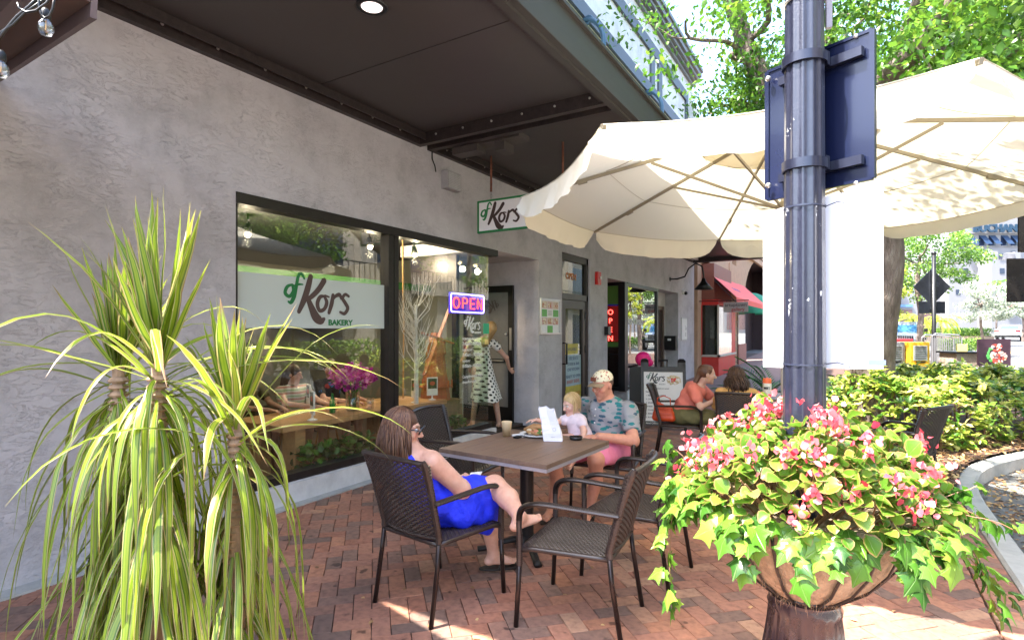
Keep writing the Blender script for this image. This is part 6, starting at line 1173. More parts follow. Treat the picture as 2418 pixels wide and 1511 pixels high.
# ---------------- sandwich board, bag ----------------
sbx = thing('sandwich_board', 'black framed sandwich board with the bakery menu standing by the wall', 'sandwich board', (1.76, 9.0, 0), R(20)); sbx.scale = (.95, .95, .93)
lean = .22; u_ = Vector((0, math.sin(lean), math.cos(lean))); nb_ = Vector((0, -math.cos(lean), math.sin(lean))); O = Vector((0, -.24, 0)); MB = axes(O, (1, 0, 0), u_, nb_)
for sgn, nm in ((1, 'front_frame'), (-1, 'back_frame')):
    M_ = MB if sgn == 1 else Matrix.Rotation(math.pi, 4, 'Z') @ MB; b = B()
    for x0, y0, x1, y1 in [(-.37, 0, -.32, 1.16), (.32, 0, .37, 1.16), (-.32, .08, .32, .15), (-.32, 1.0, .32, 1.08)]: b.prism([(x0, y0), (x1, y0), (x1, y1), (x0, y1)], .03, M_)
    for x0, x1 in ((-.37, -.24), (.24, .37)): b.prism([(x0, 1.08), (x1, 1.08), (x1, 1.2), (x1-.03, 1.23), (x0+.03, 1.23), (x0, 1.2)], .03, M_)
    b.prism([(-.08, 1.08), (-.055, 1.08), (-.055, 1.19), (.055, 1.19), (.055, 1.08), (.08, 1.08), (.08, 1.22), (-.08, 1.22)], .03, M_); b.build(nm, BLACK, sbx)
b = B(); b.prism([(-.32, .15), (.32, .15), (.32, 1.0), (-.32, 1.0)], .012, MB, 0); 
b.prism([(-.32, .085), (.32, .085), (.32, .15), (-.32, .15)], .033, MB, 1); text_mesh(b, 'And Offline you can try', .045, MB @ T(-.29, .1, .035), 0, .001)
logo(b, MB @ T(-.28, .78, .0125), .34, 4, 1, bakery=False); text_mesh(b, 'BAKERY', .03, MB @ T(-.07, .775, .013), 1, .001)
y = .70
for k, (s_, sz) in enumerate([('The oldest bakery in town', .036), ('Savory', .045), ('1. MEAT AND CHEESE', .034), ('2. CHICKEN', .034), ('3. SALMON', .034), ('Sweet', .045), ('1. CLASSIC', .034), ('2. BERRY PARFAIT', .034), ('3. BUILD YOUR OWN', .034)]): text_mesh(b, s_, sz, MB @ T(-.29, y, .013), 1, .001, bold=.0006); y -= .062
for k in range(46): a = random.uniform(0, 6.28); q = random.random()**.5; b.sphere(MB @ Vector((.17+.12*q*math.cos(a), .86+.085*q*math.sin(a), .013)), .012 if q > .8 else .022, 2 if q > .45 else random.choice([2, 3, 3]), 8, 5)
b.build('menu_panel', [mat('poster_white', (.68, .65, .62), .5, 0, .03), plain('poster_black', (.03, .03, .03)), plain('crepe', (.6, .48, .3)), plain('berry', (.65, .04, .04)), plain('logo_green_dim', (.05, .14, .09))], sbx)
b = B(); b.sphere((0, 0, 0), (.14, .11, .13), seg=20, ring=12); b.sphere((.1, .03, -.06), (.07, .06, .07)); o = b.build('pink_bag', mat('hot_pink', (.75, .01, .17), .5, 0, .1, bump=.4, bscale=10), None, smooth=True, label='round hot pink bag showing above the left corner of the sandwich board', cat='bag', loc=(1.27, 9.5, 1.08))
b = B(); b.box(-.2, -.15, 0, .2, .15, .98, bev=.02); b.build('ledge_box', mat('dark_stand', (.03, .03, .03), .6), None, label='dark stand carrying the pink bag behind the sandwich board', cat='stand', loc=(1.27, 9.5, -.04))
rb_ = thing('handbag', 'orange red leather handbag on the wicker chair beside the woman in coral', 'handbag', (2.38, 6.9, .45), R(10)); rb_.scale = (.85, .85, .8); body('bag_body', [('c', (-.11, 0, .06), (.11, 0, .06), .06, .06), ('c', (-.1, 0, .12), (.1, 0, .12), .058, .055), ('c', (-.1, 0, .2), (.09, .0, .19), .045, .04), ('c', (-.09, .02, .27), (.02, 0, .22), .035, .03)], mat('orange_leather', (.6, .07, .015), .4, 0, .25, 6, bump=.5, bscale=12), rb_, h=.012); b = B(); b.tube([(-.1, 0, .2), (-.09, 0, .36), (0, 0, .4), (.09, 0, .36), (.1, 0, .2)], .008, 6); b.build('strap', mat('orange_leather', (.6, .07, .015)), rb_, smooth=True)
# ---------------- inside the bakery window ----------------
it = thing('window_table', 'long pale wooden table behind the bakery window', 'table', (0, 0, 0)); b = B(); b.box(-1.15, 3.42, .60, -.27, 5.95, .655, bev=.004); b.build('tabletop', WOOD, it)
for x0, y0 in [(-.55, 3.62), (-1.1, 3.62), (-.55, 5.3), (-1.1, 5.3)]: b = B(); b.box(x0, y0, .04, x0+.2, y0+.12, .60); b.build('leg', WOOD, it)
fv = thing('flower_vase', 'glass vase with purple orchids on the window table', 'vase', (-.55, 4.55, .656)); b = B(); b.lathe([(.07, 0), (.075, .01), (.08, .22), (.077, .22), (.072, .01)], n=24); b.build('vase_glass', CG, fv, smooth=True); b = B()
for k in range(26): a = random.uniform(0, 6.28); b.tube([(.03*math.cos(a), .03*math.sin(a), .02), (.05*math.cos(a), .05*math.sin(a), .22), (.15*math.cos(a), .15*math.sin(a), .36)], .004, 5)
b.build('stems', mat('green_stem', (.05, .2, .03)), fv)
PUR = leafmat('orchid', [(0, (.3, .01, .25)), (.6, (.55, .03, .45)), (1, (.75, .35, .6))], .35, .5); n = 420; P = unit(n)*rng.random((n, 1))**.3*np.array([.26, .26, .15])+np.array([0, 0, .38]); v, f, r = leaves(P, unit(n), unit(n), .05, OVAL, 1.2); link('blossoms', mesh_from('blossoms', v, f, PUR, rnd=r), fv)
for x, y, rz, l in [(-.38, 3.85, -25, 'white menu stand with a sandwich picture nearest the left end of the window table'), (-.4, 5.0, 60, 'thin white menu stand seen edge on beside the vase'), (-.4, 5.45, -20, 'white menu stand with red and green picture right of the window mullion'), (-.4, 5.8, 62, 'thin white menu stand seen edge on by the white twig tree'), (-1.0, 4.3, -25, 'white menu stand at the back of the window table')]:
    ms_ = thing('menu_stand', l, 'menu stand', (x, y, .656), R(rz)); b = B(); b.lathe([(.05, 0), (.05, .006), (.012, .02), (.008, .06)], n=20); b.box(-.075, -.008, .06, .075, .008, .30); b.build('stand', WHITE, ms_, auto=40); b = B(); b.box(-.062, -.0095, .15, .062, -.0085, .285, 0); b.box(-.062, -.0095, .075, .062, -.0085, .15, 1); b.sphere((0, -.009, .22), (.04, .002, .03), 2, 10, 6); b.build('card', [mat('card_dark', (.05, .06, .03), .5, 0, .5, 20), WHITE, plain('card_red', (.55, .12, .05))], ms_)
b = B(); b.lathe([(.03, 0), (.034, .02), (.03, .14), (.012, .19), (.012, .22)], n=16); b.build('green_bottle', mat('green_bottle', (.01, .22, .03), .15), None, smooth=True, label='green glass bottle beside the orchid vase in the window', cat='bottle', loc=(-.6, 4.3, .656))
b = B(); b.lathe([(.04, 0), (.045, .13), (.043, .13), (.036, .01)], n=20); b.build('glass_tumbler', CG, None, smooth=True, label='clear tumbler right of the orchid vase in the window', cat='glass', loc=(-.5, 4.78, .656))
tw = thing('twig_tree', 'white painted birch twig tree behind the bakery glass', 'twig tree', (-.32, 5.38, 0)); b = B(); b.tube([(0, 0, .05), (0, .01, .9), (0, 0, 1.6), (0, 0, 1.9)], [.035, .03, .02, .012], 8)
for k in range(46):
    z = random.uniform(1.05, 1.85); a = random.uniform(0, 6.28); L = random.uniform(.35, .6); p0 = Vector((0, 0, z)); p1 = p0+Vector((math.cos(a)*.16, math.sin(a)*.2, .2))*L*1.6; p2 = p1+Vector((math.cos(a)*.1, math.sin(a)*.14, .42))*L; b.tube([p0, p1, p2], [.007, .004, .0015], 5, cap=False)
    for _ in range(2): p3 = p1+Vector((random.uniform(-.12, .12), random.uniform(-.14, .14), .25)); b.tube([p1, p3], [.003, .001], 4, cap=False)
b.build('branches', mat('birch_white', (.72, .71, .68), .7, 0, .2, 30), tw, smooth=True)
WR = mat('red_wood', (.42, .13, .05), .5, 0, .25, 5, stretch=(7, 7, .7)); tm = thing('wooden_mill', 'tapered reddish wooden windmill ornament standing on a wooden crate in the window', 'ornament', (-.55, 6.05, .0)); b = B()
for (r0, z0, r1, z1, nn_) in [(.21, .62, .125, 1.25, 8), (.15, 1.25, .14, 1.42, 8)]: b.lathe([(r0, z0), (r1, z1)], n=nn_)
b.lathe([(.14, 1.42), (.05, 1.55)], n=8); b.lathe([(.24, .8), (.24, .815)], n=8); b.build('tower', WR, tm)
b = B()
for k in range(8): a = k*math.pi/4; b.box(.23*math.cos(a)-.008, .23*math.sin(a)-.008, .78, .23*math.cos(a)+.008, .23*math.sin(a)+.008, .9)
b.build('railing', WR, tm); b = B(); b.bar((.18, -.45, 1.0), (.18, .1, 1.9), .02, .05, up=(1, 0, 0)); b.bar((.18, -.5, 1.55), (.18, .16, 1.4), .02, .05, up=(1, 0, 0)); b.build('sail', WR, tm)
b = B(); b.box(-.24, -.3, .05, .24, .3, .62); b.build('crate', mat('olive_crate', (.22, .16, .07), .6, 0, .3, 4, stretch=(6, 6, .6)), None, label='olive brown wooden crate under the mill ornament', cat='crate', loc=(-.55, 6.05, 0))
b = B()
for y in (5.35, 5.42, 5.5, 5.72): b.tube([(-.85, y, .1), (-.85, y+.02, 1.5), (-.85, y, 2.9)], .012, 6)
b.build('rope', mat('gold_rope', (.5, .3, .1), .8, 0, .3, 40), None, label='golden ropes hanging from the ceiling behind the right window pane', cat='rope')
b = B(); b.add([(-1.0, 5.55, .5), (-1.3, 6.1, .5), (-1.25, 6.05, 1.45), (-1.0, 5.6, 1.45)], [(0, 1, 2, 3)]); b.build('white_board', mat('dim_white', (.4, .4, .38), .6), None, label='pale menu easel board standing inside behind the ropes', cat='board')
for y0, y1, l in [(3.6, 4.5, 'dark leafy plant on the floor inside the left window pane'), (5.2, 6.2, 'dark leafy plant on the floor inside the right window pane')]:
    n = 700; P = np.stack([rng.uniform(-.4, -.12, n), rng.uniform(y0, y1, n), rng.uniform(.08, .42, n)], 1); v, f, r = leaves(P, unit(n), np.tile([.5, 0, 1.], (n, 1))+unit(n)*.4, .085, OVAL); link('indoor_plant', mesh_from('indoor_plant', v, f, FRN, smooth=True, rnd=r), None, l, 'plant', 'leafy plants inside the window')
# ---------------- people ----------------
SK = skinmat()
def hframe(f, up=(0, 0, 1)):
    f = Vector(f).normalized(); r = f.cross(Vector(up)).normalized(); u = r.cross(f); return np.array([list(r), list(f), list(u)]).T
def head(c, f, s=1.0, tone=(.62, .34, .25), lip=(.5, .16, .13), female=False, brow=(.12, .07, .04)):
    M = hframe(f); c = np.array(c, float); W = lambda p: tuple(c+M@(np.array(p)*s)); e = lambda p, r, k=.02: ('e', W(p), tuple(np.array(r)*s), k*s, M); q = lambda a, b, ra, rb, k=.01: ('c', W(a), W(b), ra*s, rb*s, k*s)
    P = [e((0, -.012, .03), (.076, .095, .086)), e((0, .028, -.02), (.059, .062, .078)), e((0, .042, -.072), (.042, .042, .036)), e((0, .076, -.094), (.019, .017, .017), .015), q((0, .088, .018), (0, .114, -.022), .006, .0115, .012), e((.011, .100, -.028), (.0075, .009, .007), .006), e((-.011, .100, -.028), (.0075, .009, .007), .006),
         q((.014, .086, .031), (.046, .070, .029), .008, .007, .012), q((-.014, .086, .031), (-.046, .070, .029), .008, .007, .012), e((.038, .062, -.022), (.024, .026, .024), .02), e((-.038, .062, -.022), (.024, .026, .024), .02)]
    P += [('s', W((.031, .104, .010)), .014*s, .010*s), ('s', W((-.031, .104, .010)), .014*s, .010*s)]
    P += [q((-.019, .085, -.052), (.019, .085, -.052), .0058, .0058, .006), q((-.015, .085, -.063), (.015, .085, -.063), .0068, .0068, .006), e((.077, -.004, -.004), (.010, .019, .030), .008), e((-.077, -.004, -.004), (.010, .019, .030), .008)]
    S = [(W((0, .095, -.053)), (.024*s, .024*s, .0075*s), lip, .6), (W((0, .095, -.065)), (.020*s, .022*s, .008*s), lip, .6)]
    for x in (.03, -.03): S += [(W((x, .092, .034)), (.022*s, .022*s, .0065*s), brow, .5), (W((x, .095, .008)), (.016*s, .02*s, .008*s), (tone[0]*.55, tone[1]*.45, tone[2]*.45), .7)]
    S += [(W((x, .085, -.022)), .03*s, (min(1, tone[0]*1.12), tone[1]*.85, tone[2]*.85), 1) for x in (.036, -.036)]
    return P, S, W, M
def eyes(par, W, s, iris=(.05, .03, .02)):
    for x in (.031, -.031):
        b = B(); b.sphere(W((x, .079, .010)), .0125*s, 0, 12, 8); b.sphere(W((x*1.0, .0865, .009)), .0062*s, 1, 10, 6); b.build('eye', [mat('eye_white', (.6, .56, .53), .2, 0, 0), mat('iris', (.03, .02, .015), .1, 0, 0)], par, smooth=True)
def arm(sh, el, wr, r=(.046, .038, .026)): return [('c', sh, el, r[0], r[1], .02), ('c', el, wr, r[1]*1.04, r[2], .015)]
def hand(wr, d, pn, s=1.0, curl=.5, thumb=1):
    """wrist, direction of fingers, palm normal (curl towards it)"""
    d = Vector(d).normalized(); n = Vector(pn); n = (n-d*n.dot(d)).normalized(); side = d.cross(n)*thumb; w_ = Vector(wr); P = [('c', tuple(w_), tuple(w_+d*.045*s), .022*s, .03*s, .012, tuple(n), .55), ('c', tuple(w_+d*.045*s), tuple(w_+d*.075*s), .032*s, .034*s, .01, tuple(n), .42)]
    for i, (o, L) in enumerate([(-.028, .058), (-.0095, .07), (.0095, .074), (.028, .066)]):
        a = w_+d*(.085*s-abs(o)*.25*s)+side*o*s; v = d.copy(); L1 = L*s; pts = [a]
        for fr, cu in ((.42, .35), (.32, .6), (.26, .5)): ang = cu*curl*1.6; v = (v*math.cos(ang)+n*math.sin(ang)).normalized(); pts.append(pts[-1]+v*L1*fr); n_ = n
        for k in range(3): P.append(('c', tuple(pts[k]), tuple(pts[k+1]), (.0088-.0008*k)*s, (.0083-.001*k)*s, .003))
    a = w_+d*.025*s+side*.027*s; v = (d*.7+side*.75+n*.25).normalized(); P += [('c', tuple(a), tuple(a+v*.035*s), .012*s, .0105*s, .008), ('c', tuple(a+v*.035*s), tuple(a+v*.035*s+(d*.8+side*.3+n*.4).normalized()*.03*s), .010*s, .0082*s, .004)]
    return P
def foot(an, d, s=1.0):
    an = Vector(an); d = Vector(d).normalized(); sd = d.cross(Vector((0, 0, 1))); P = [('c', tuple(an), tuple(an-d*.03*s+Vector((0, 0, -.045*s))), .034*s, .03*s, .02), ('c', tuple(an+Vector((0, 0, -.02*s))), tuple(an+d*.11*s+Vector((0, 0, -.055*s))), .032*s, .022*s, .02), ('c', tuple(an-d*.03*s+Vector((0, 0, -.05*s))), tuple(an+d*.1*s+Vector((0, 0, -.058*s))), .027*s, .034*s, .02, (0, 0, 1), .6)]
    for i in range(5): o = (-.03+.015*i)*s; L = (.045-.006*i)*s; a = an+d*.12*s+sd*o+Vector((0, 0, -.062*s)); P.append(('c', tuple(a), tuple(a+d*L), (.011-.0012*i)*s, (.0095-.001*i)*s, .004))
    return P
def flipflop(par, an, d, s=1.0, tilt=0):
    an = Vector(an); d = Vector(d).normalized(); sd = d.cross(Vector((0, 0, 1))).normalized(); up = Vector((0, 0, 1)); b = B(); pts = []
    for a in np.linspace(0, 2*math.pi, 21)[:-1]: pts.append((math.cos(a)*.14*s+.045*s, math.sin(a)*(.042+.008*math.cos(a))*s))
    b.prism(pts, .014, axes(an+up*(-.098*s), d, sd, up)); 
    for q in (-1, 1): b.tube([an+d*.1*s-up*.055*s, an+d*.06*s+sd*q*.03*s-up*.045*s, an+d*.02*s+sd*q*.04*s-up*.085*s], .005, 6)
    return b.build('sandal', mat('sandal_black', (.02, .015, .013), .5), par)
def hairmat(name, c1, c2, c3): 
    m, t, b = _new(name); at = t.nodes.new('ShaderNodeAttribute'); at.attribute_name = 'rnd'; r = ramp(t, at.outputs['Fac'], [(0, c1), (.5, c2), (1, c3)]); t.links.new(r.outputs[0], b.inputs['Base Color']); b.inputs['Roughness'].default_value = .38; return m
def locks(par, c, M, s, m, n, length, part=(0, .02), spread=1.0, drop=None, w_=.006, seg=9, back=0, face=True, wave=.006, top=.118, fa=.62):
    """locks of hair falling from the crown over the skull; thin tapered tubes"""
    c = np.array(c, float); V = []; F = []; R_ = []; o = 0; rx, ry, rz = .083*s, .103*s, .1*s
    for k in range(n):
        a = random.uniform(0, 2*math.pi)
        if face and abs(math.atan2(math.sin(a-math.pi/2), math.cos(a-math.pi/2))) < fa: continue
        L = length*random.uniform(.86, 1.06); pts = []; ph = random.uniform(0, 6.28); t_ = 0; tot = 0; rr = random.uniform(1.0, 1.09)
        th = random.uniform(.12, 1.5) if random.random() < .45 else .1; p = None
        for i in range(60):
            if th < 1.62:
                q = np.array([math.sin(th)*math.cos(a)*rx*rr, math.sin(th)*math.sin(a)*ry*rr-.012*s, math.cos(th)*rz*rr+.02*s]); q = c+M@q; th += .14
            else:
                out = M@np.array([math.cos(a), math.sin(a), 0]); out[2] = 0; q = p+np.array([0, 0, -.017])+out*(.0035*spread-.0002*i)*max(0, 1-i/40)+np.array([math.cos(ph+i*.5), math.sin(ph+i*.4), 0])*wave*.35
            if p is not None: tot += np.linalg.norm(q-p)
            p = q; pts.append(q)
            if tot > L: break
        pts = pts[::2] if len(pts) > 8 else pts
        if len(pts) < 3: continue
        P = np.array(pts); wd = w_*np.interp(np.linspace(0, 1, len(P)), [0, .15, .8, 1], [.7, 1, .85, .15])*random.uniform(.7, 1.3); tg = np.gradient(P, axis=0); tg /= np.linalg.norm(tg, axis=1, keepdims=True)+1e-9
        outv = P-c; outv[:, 2] *= .3; outv /= np.linalg.norm(outv, axis=1, keepdims=True)+1e-9; sd = np.cross(tg, outv); sd /= np.linalg.norm(sd, axis=1, keepdims=True)+1e-9; nn = np.cross(sd, tg)
        for sg, ns in ((1, 0), (0, .45), (-1, 0), (0, -.45)): V.append(P+sd*(sg*wd)[:, None]+nn*(ns*wd)[:, None])
        K = len(P); i = np.arange(K-1)
        for j in range(4): j2 = (j+1) % 4; F.append(np.stack([o+j*K+i, o+j2*K+i, o+j2*K+i+1, o+j*K+i+1], 1))
        R_.append(np.full(4*K, random.random())); o += 4*K
    me = mesh_from('hair_strands', np.concatenate(V), np.concatenate(F), m, smooth=True, rnd=np.concatenate(R_)); return link('hair_strands', me, par)
def person(label): return thing('person', label, 'person', (0, 0, 0))
CLM = lambda name, c, **k: mat(name, c, .8, 0, .1, 5, bump=.5, bscale=7, wrinkle=.05, **k)
# --- woman in blue ---
p = person('seated woman in a bright blue dress with long brown hair and sunglasses')
TN = (.64, .36, .26); hc = (2.12, 2.47, 1.0); hf = (.86, .50, -.14); P, S, W, M = head(hc, hf, 1.0, TN)
RS, RE, RW = (2.33, 2.49, .825), (2.43, 2.63, .655), (2.315, 2.79, .66)
P += [('c', W((0, -.03, -.08)), (2.15, 2.46, .84), .05, .06, .03), ('c', (2.03, 2.47, .83), (2.29, 2.50, .83), .062, .062, .04), ('c', (2.15, 2.48, .79), (2.22, 2.56, .60), .13, .14, .05)]
P += [('c', RS, RE, .062, .050, .03), ('c', RE, RW, .048, .03, .02)]+hand(RW, (-.15, .8, -.05), (-.6, .1, -.5), .95, .9, -1)
P += [('c', (1.98, 2.5, .82), (1.96, 2.62, .64), .058, .046, .03), ('c', (1.96, 2.62, .64), (2.16, 2.8, .65), .045, .028, .02)]+hand((2.16, 2.8, .65), (.7, .5, 0), (.2, -.2, -.8), .95, .7)
KB, AB = (2.50, 2.87, .625), (2.79, 2.68, .545); KA, AA = (2.34, 3.0, .48), (2.36, 3.07, .115)
P += [('c', (2.33, 2.62, .54), KB, .092, .068, .04), ('c', KB, (2.64, 2.80, .59), .066, .062, .02), ('c', (2.64, 2.80, .59), AB, .06, .036, .02), ('c', (2.18, 2.62, .53), KA, .092, .066, .04), ('c', KA, (2.35, 3.04, .3), .06, .056, .02), ('c', (2.35, 3.04, .3), AA, .056, .034, .02)]
P += foot((2.79, 2.68, .545), (.4, .92, .2), .98)+foot(AA, (.72, .7, 0), .98)
sk = body('body', P, SK, p, h=.006, base=TN, spots=S)
eyes(p, W, 1.0)
BLUE = mat('royal_blue_dress', (.008, .03, .80), .7, 0, .14, 4, bump=.7, bscale=9, wrinkle=.06)
fold = lambda X, Y, Z: .006*np.sin(X*46+Z*30+np.sin(Y*19)*2)*np.clip((.72-Z)*5, 0, 1)+.004*np.sin(Y*60+X*33+Z*22)
body('dress', [('c', (2.15, 2.48, .77), (2.22, 2.57, .60), .145, .16, .05), ('c', (2.26, 2.6, .56), (2.42, 2.80, .585), .14, .112, .05), ('c', (2.42, 2.8, .57), (2.465, 2.87, .565), .105, .09, .04), ('c', (2.4, 2.68, .5), (2.42, 2.86, .46), .1, .085, .06), ('c', (2.42, 2.88, .46), (2.41, 2.92, .36), .075, .06, .05), ('c', (2.34, 2.93, .42), (2.36, 2.96, .35), .06, .05, .04), ('c', (2.2, 2.62, .54), (2.31, 2.93, .49), .13, .10, .06), ('c', (2.32, 2.93, .47), (2.34, 2.93, .40), .10, .075, .06), ('c', (2.42, 2.8, .47), (2.36, 2.86, .42), .08, .07, .06), ('c', (2.12, 2.5, .86), (2.14, 2.44, .80), .05, .07, .03)], BLUE, p, h=.007, k=.04, noise=fold)
HB = hairmat('brown_hair', (.045, .017, .009), (.11, .045, .024), (.23, .115, .06))
body('hair', [('e', W((0, -.02, .035)), (.086, .102, .092), .02, M), ('c', W((0, -.06, -.0)), (2.08, 2.41, .88), .078, .08, .03, tuple(M[:, 1]), .75), ('c', W((.05, -.035, -.02)), W((.06, -.04, -.13)), .045, .04, .02), ('c', W((-.05, -.035, -.02)), W((-.06, -.04, -.13)), .045, .04, .02)], mat('hair_base_brown', (.075, .03, .017), .5, 0, .4, 20, stretch=(1, 1, .1)), p, h=.007)
locks(p, hc, M, 1.06, HB, 2100, .40, w_=.0034, spread=1.5, wave=.01, fa=.95)
b = B()
for x in (.033, -.033): b.tube([W((x, .107, .012)), W((x, .113, .010))], .027, 16)
b.tube([W((-.01, .112, .016)), W((.01, .112, .016))], .003, 6)
for x in (1, -1): b.tube([W((.058*x, .105, .016)), W((.082*x, .0, .015))], .0035, 6)
b.build('sunglasses', mat('black_plastic', (.012, .012, .013)), p)
flipflop(p, (2.36, 3.07, .115), (.72, .7, 0)); 
b = B(); b.obox((2.335, 2.90, .668), (.03, .02, .003), (-.022, .045, 0), (0, 0, .004)); b.build('white_phone', WHITE, None, label='white phone held in the hands of the woman in the blue dress', cat='phone')
# --- man ---
p = person('seated man in a flowered cap, palm print shirt and pink shorts')
TM = (.62, .29, .2); hc = (2.475, 4.67, 1.09); hf = (-.22, -.95, -.2); P, S, W, M = head(hc, hf, 1.03, TM)
LS, LE, LW = (2.69, 4.73, .875), (2.80, 4.55, .65), (2.575, 4.335, .70); R1, R2, R3 = (2.25, 4.82, .875), (2.17, 4.76, .64), (2.33, 4.42, .63)
P += [('c', W((0, -.03, -.07)), (2.48, 4.75, .92), .06, .072, .03), ('c', R1, LS, .07, .07, .04), ('c', (2.48, 4.76, .84), (2.5, 4.74, .58), .15, .15, .06), ('c', LS, LE, .058, .05, .03), ('c', LE, LW, .05, .033, .02), ('c', R1, R2, .058, .048, .03), ('c', R2, R3, .048, .031, .02)]+hand(LW, (-.9, -.25, -.1), (.1, .2, -1), 1.05, .5)+hand(R3, (.35, -.75, -.15), (.1, .1, -1), 1.05, .35, -1)
KL, AL, KR, AR = (2.585, 4.25, .525), (2.50, 4.33, .10), (2.27, 4.12, .53), (2.21, 4.20, .10)
P += [('c', (2.6, 4.68, .52), KL, .095, .07, .04), ('c', KL, (2.56, 4.31, .33), .062, .058, .02), ('c', (2.56, 4.31, .33), AL, .057, .036, .02), ('c', (2.4, 4.68, .52), KR, .095, .07, .04), ('c', KR, (2.26, 4.2, .33), .062, .058, .02), ('c', (2.26, 4.2, .33), AR, .057, .036, .02)]+foot(AL, (.1, -1, 0), 1.08)+foot(AR, (.05, -1, 0), 1.08)
S += [(W((0, .07, -.075)), (.06, .05, .045), (.42, .2, .14), .8)]
body('body', P, SK, p, h=.006, base=TM, spots=S); eyes(p, W, 1.03)
def printmat(name, base_, spots_, scale, th=.36, wv=(1, 1, 1)):
    m, t, b_ = _new(name); tc = t.nodes.new('ShaderNodeTexCoord'); mp = t.nodes.new('ShaderNodeMapping'); mp.inputs['Scale'].default_value = wv; t.links.new(tc.outputs['Object'], mp.inputs[0])
    v = t.nodes.new('ShaderNodeTexVoronoi'); v.inputs['Scale'].default_value = scale; nz = t.nodes.new('ShaderNodeTexNoise'); nz.inputs['Scale'].default_value = scale*3; nz.inputs['Detail'].default_value = 3
    t.links.new(mp.outputs[0], v.inputs['Vector']); t.links.new(mp.outputs[0], nz.inputs['Vector'])
    d = math_n(t, 'ADD', v.outputs['Distance'], math_n(t, 'MULTIPLY', math_n(t, 'SUBTRACT', nz.outputs[0], .5), .5)); r = ramp(t, d, [(th-.02, (1, 1, 1)), (th+.02, (0, 0, 0))])
    sp = t.nodes.new('ShaderNodeSeparateColor'); t.links.new(v.outputs['Color'], sp.inputs[0]); c2 = ramp(t, sp.outputs[0], spots_, 'CONSTANT')
    mx = t.nodes.new('ShaderNodeMix'); mx.data_type = 'RGBA'; t.links.new(r.outputs[0], mx.inputs[0]); mx.inputs[6].default_value = rgb(base_); t.links.new(c2.outputs[0], mx.inputs[7]); t.links.new(mx.outputs[2], b_.inputs['Base Color']); b_.inputs['Roughness'].default_value = .8
    n3 = t.nodes.new('ShaderNodeTexNoise'); n3.inputs['Scale'].default_value = 8; n3.inputs['Detail'].default_value = 3; t.links.new(tc.outputs['Object'], n3.inputs['Vector']); bp = t.nodes.new('ShaderNodeBump'); bp.inputs['Strength'].default_value = .6; bp.inputs['Distance'].default_value = .05; t.links.new(n3.outputs[0], bp.inputs['Height']); t.links.new(bp.outputs[0], b_.inputs['Normal']); MATS[name] = m; return m
SHM = printmat('palm_print_shirt', (.27, .275, .295), [(0, (.01, .15, .17)), (.35, (.03, .08, .13)), (.6, (.015, .19, .19)), (.85, (.2, .24, .26))], 13, .42, (1, 1, 2.3))
fold2 = lambda X, Y, Z: .004*np.sin(X*40+Z*25+np.sin(Y*17)*2)+.003*np.sin(Z*48+X*21)
body('shirt', [('c', R1, LS, .085, .085, .04), ('c', (2.48, 4.75, .85), (2.5, 4.73, .58), .165, .17, .06), ('c', LS, (2.765, 4.61, .725), .078, .078, .03), ('c', R1, (2.2, 4.785, .72), .078, .078, .03), ('c', (2.48, 4.74, .92), (2.475, 4.72, .95), .075, .07, .02)], SHM, p, h=.0065, cuts=[((2.475, 4.66, .955), (0, -.45, 1)), ((2.772, 4.60, .715), (.43, -.7, -.85))], noise=fold2)
b = B(); b.obox(W((.035, .02, -.145)), M@np.array((.045, .02, -.03)), M@np.array((0, .012, .012)), M@np.array((.004, .004, .003))); b.obox(W((-.035, .02, -.145)), M@np.array((-.045, .02, -.03)), M@np.array((0, .012, .012)), M@np.array((.004, .004, .003))); b.build('collar', SHM, p)
b = B()
for z, y in ((.885, 4.592), (.83, 4.578), (.77, 4.57)): b.sphere((2.44, y, z), .0065, 0, 8, 5)
b.build('buttons', WHITE, p)
body('shorts', [('c', (2.6, 4.68, .53), (2.59, 4.34, .54), .112, .092, .04), ('c', (2.4, 4.68, .53), (2.29, 4.24, .54), .112, .092, .04), ('c', (2.4, 4.7, .55), (2.6, 4.7, .55), .12, .12, .04)], mat('pink_shorts', (.72, .2, .33), .8, 0, .1, 6, bump=.6, bscale=8, wrinkle=.05), p, h=.007, noise=fold2)
CAPM = printmat('floral_cap', (.72, .68, .5), [(0, (.5, .12, .1)), (.3, (.12, .14, .06)), (.55, (.66, .6, .4)), (.75, (.25, .1, .06))], 42, .36)
body('cap', [('e', W((0, -.012, .055)), (.088, .106, .082), .01, M)], CAPM, p, h=.005, cuts=[(W((0, 0, .045)), tuple(M@np.array((0, .08, -1))))])
b = B(); V = []
for i in range(5):
    for j in range(11): x = -1+2*j/10; q = i/4; V.append(W((x*.074, .07+q*(.085*math.sqrt(max(0, 1-x*x*.72)))+.0, .045-.012*q-.012*x*x)))
b.add(V, [(i*11+j, i*11+j+1, (i+1)*11+j+1, (i+1)*11+j) for i in range(4) for j in range(10)]); V2 = [Vector(v)-Vector((0, 0, .004)) for v in V]; b.add(V2, [(i*11+j, (i+1)*11+j, (i+1)*11+j+1, i*11+j+1) for i in range(4) for j in range(10)]); b.build('cap_visor', mat('visor', (.3, .22, .14), .7), p)
b = B(); b.obox(W((.02, .093, .078)), M@np.array((.03, -.006, 0)), M@np.array((0, -.006, .016)), M@np.array((.001, .004, .001))); b.build('cap_patch', mat('brown_patch', (.16, .045, .025), .6), p)
body('hair', [('e', W((0, -.018, .02)), (.0815, .100, .07), .01, M)], mat('short_brown_hair', (.11, .06, .04), .6, 0, .3, 40), p, h=.006, cuts=[(W((0, .0, 0)), tuple(M@np.array((0, 1, -.35)))), (W((0, 0, -.035)), tuple(M@np.array((0, 0, -1))))])
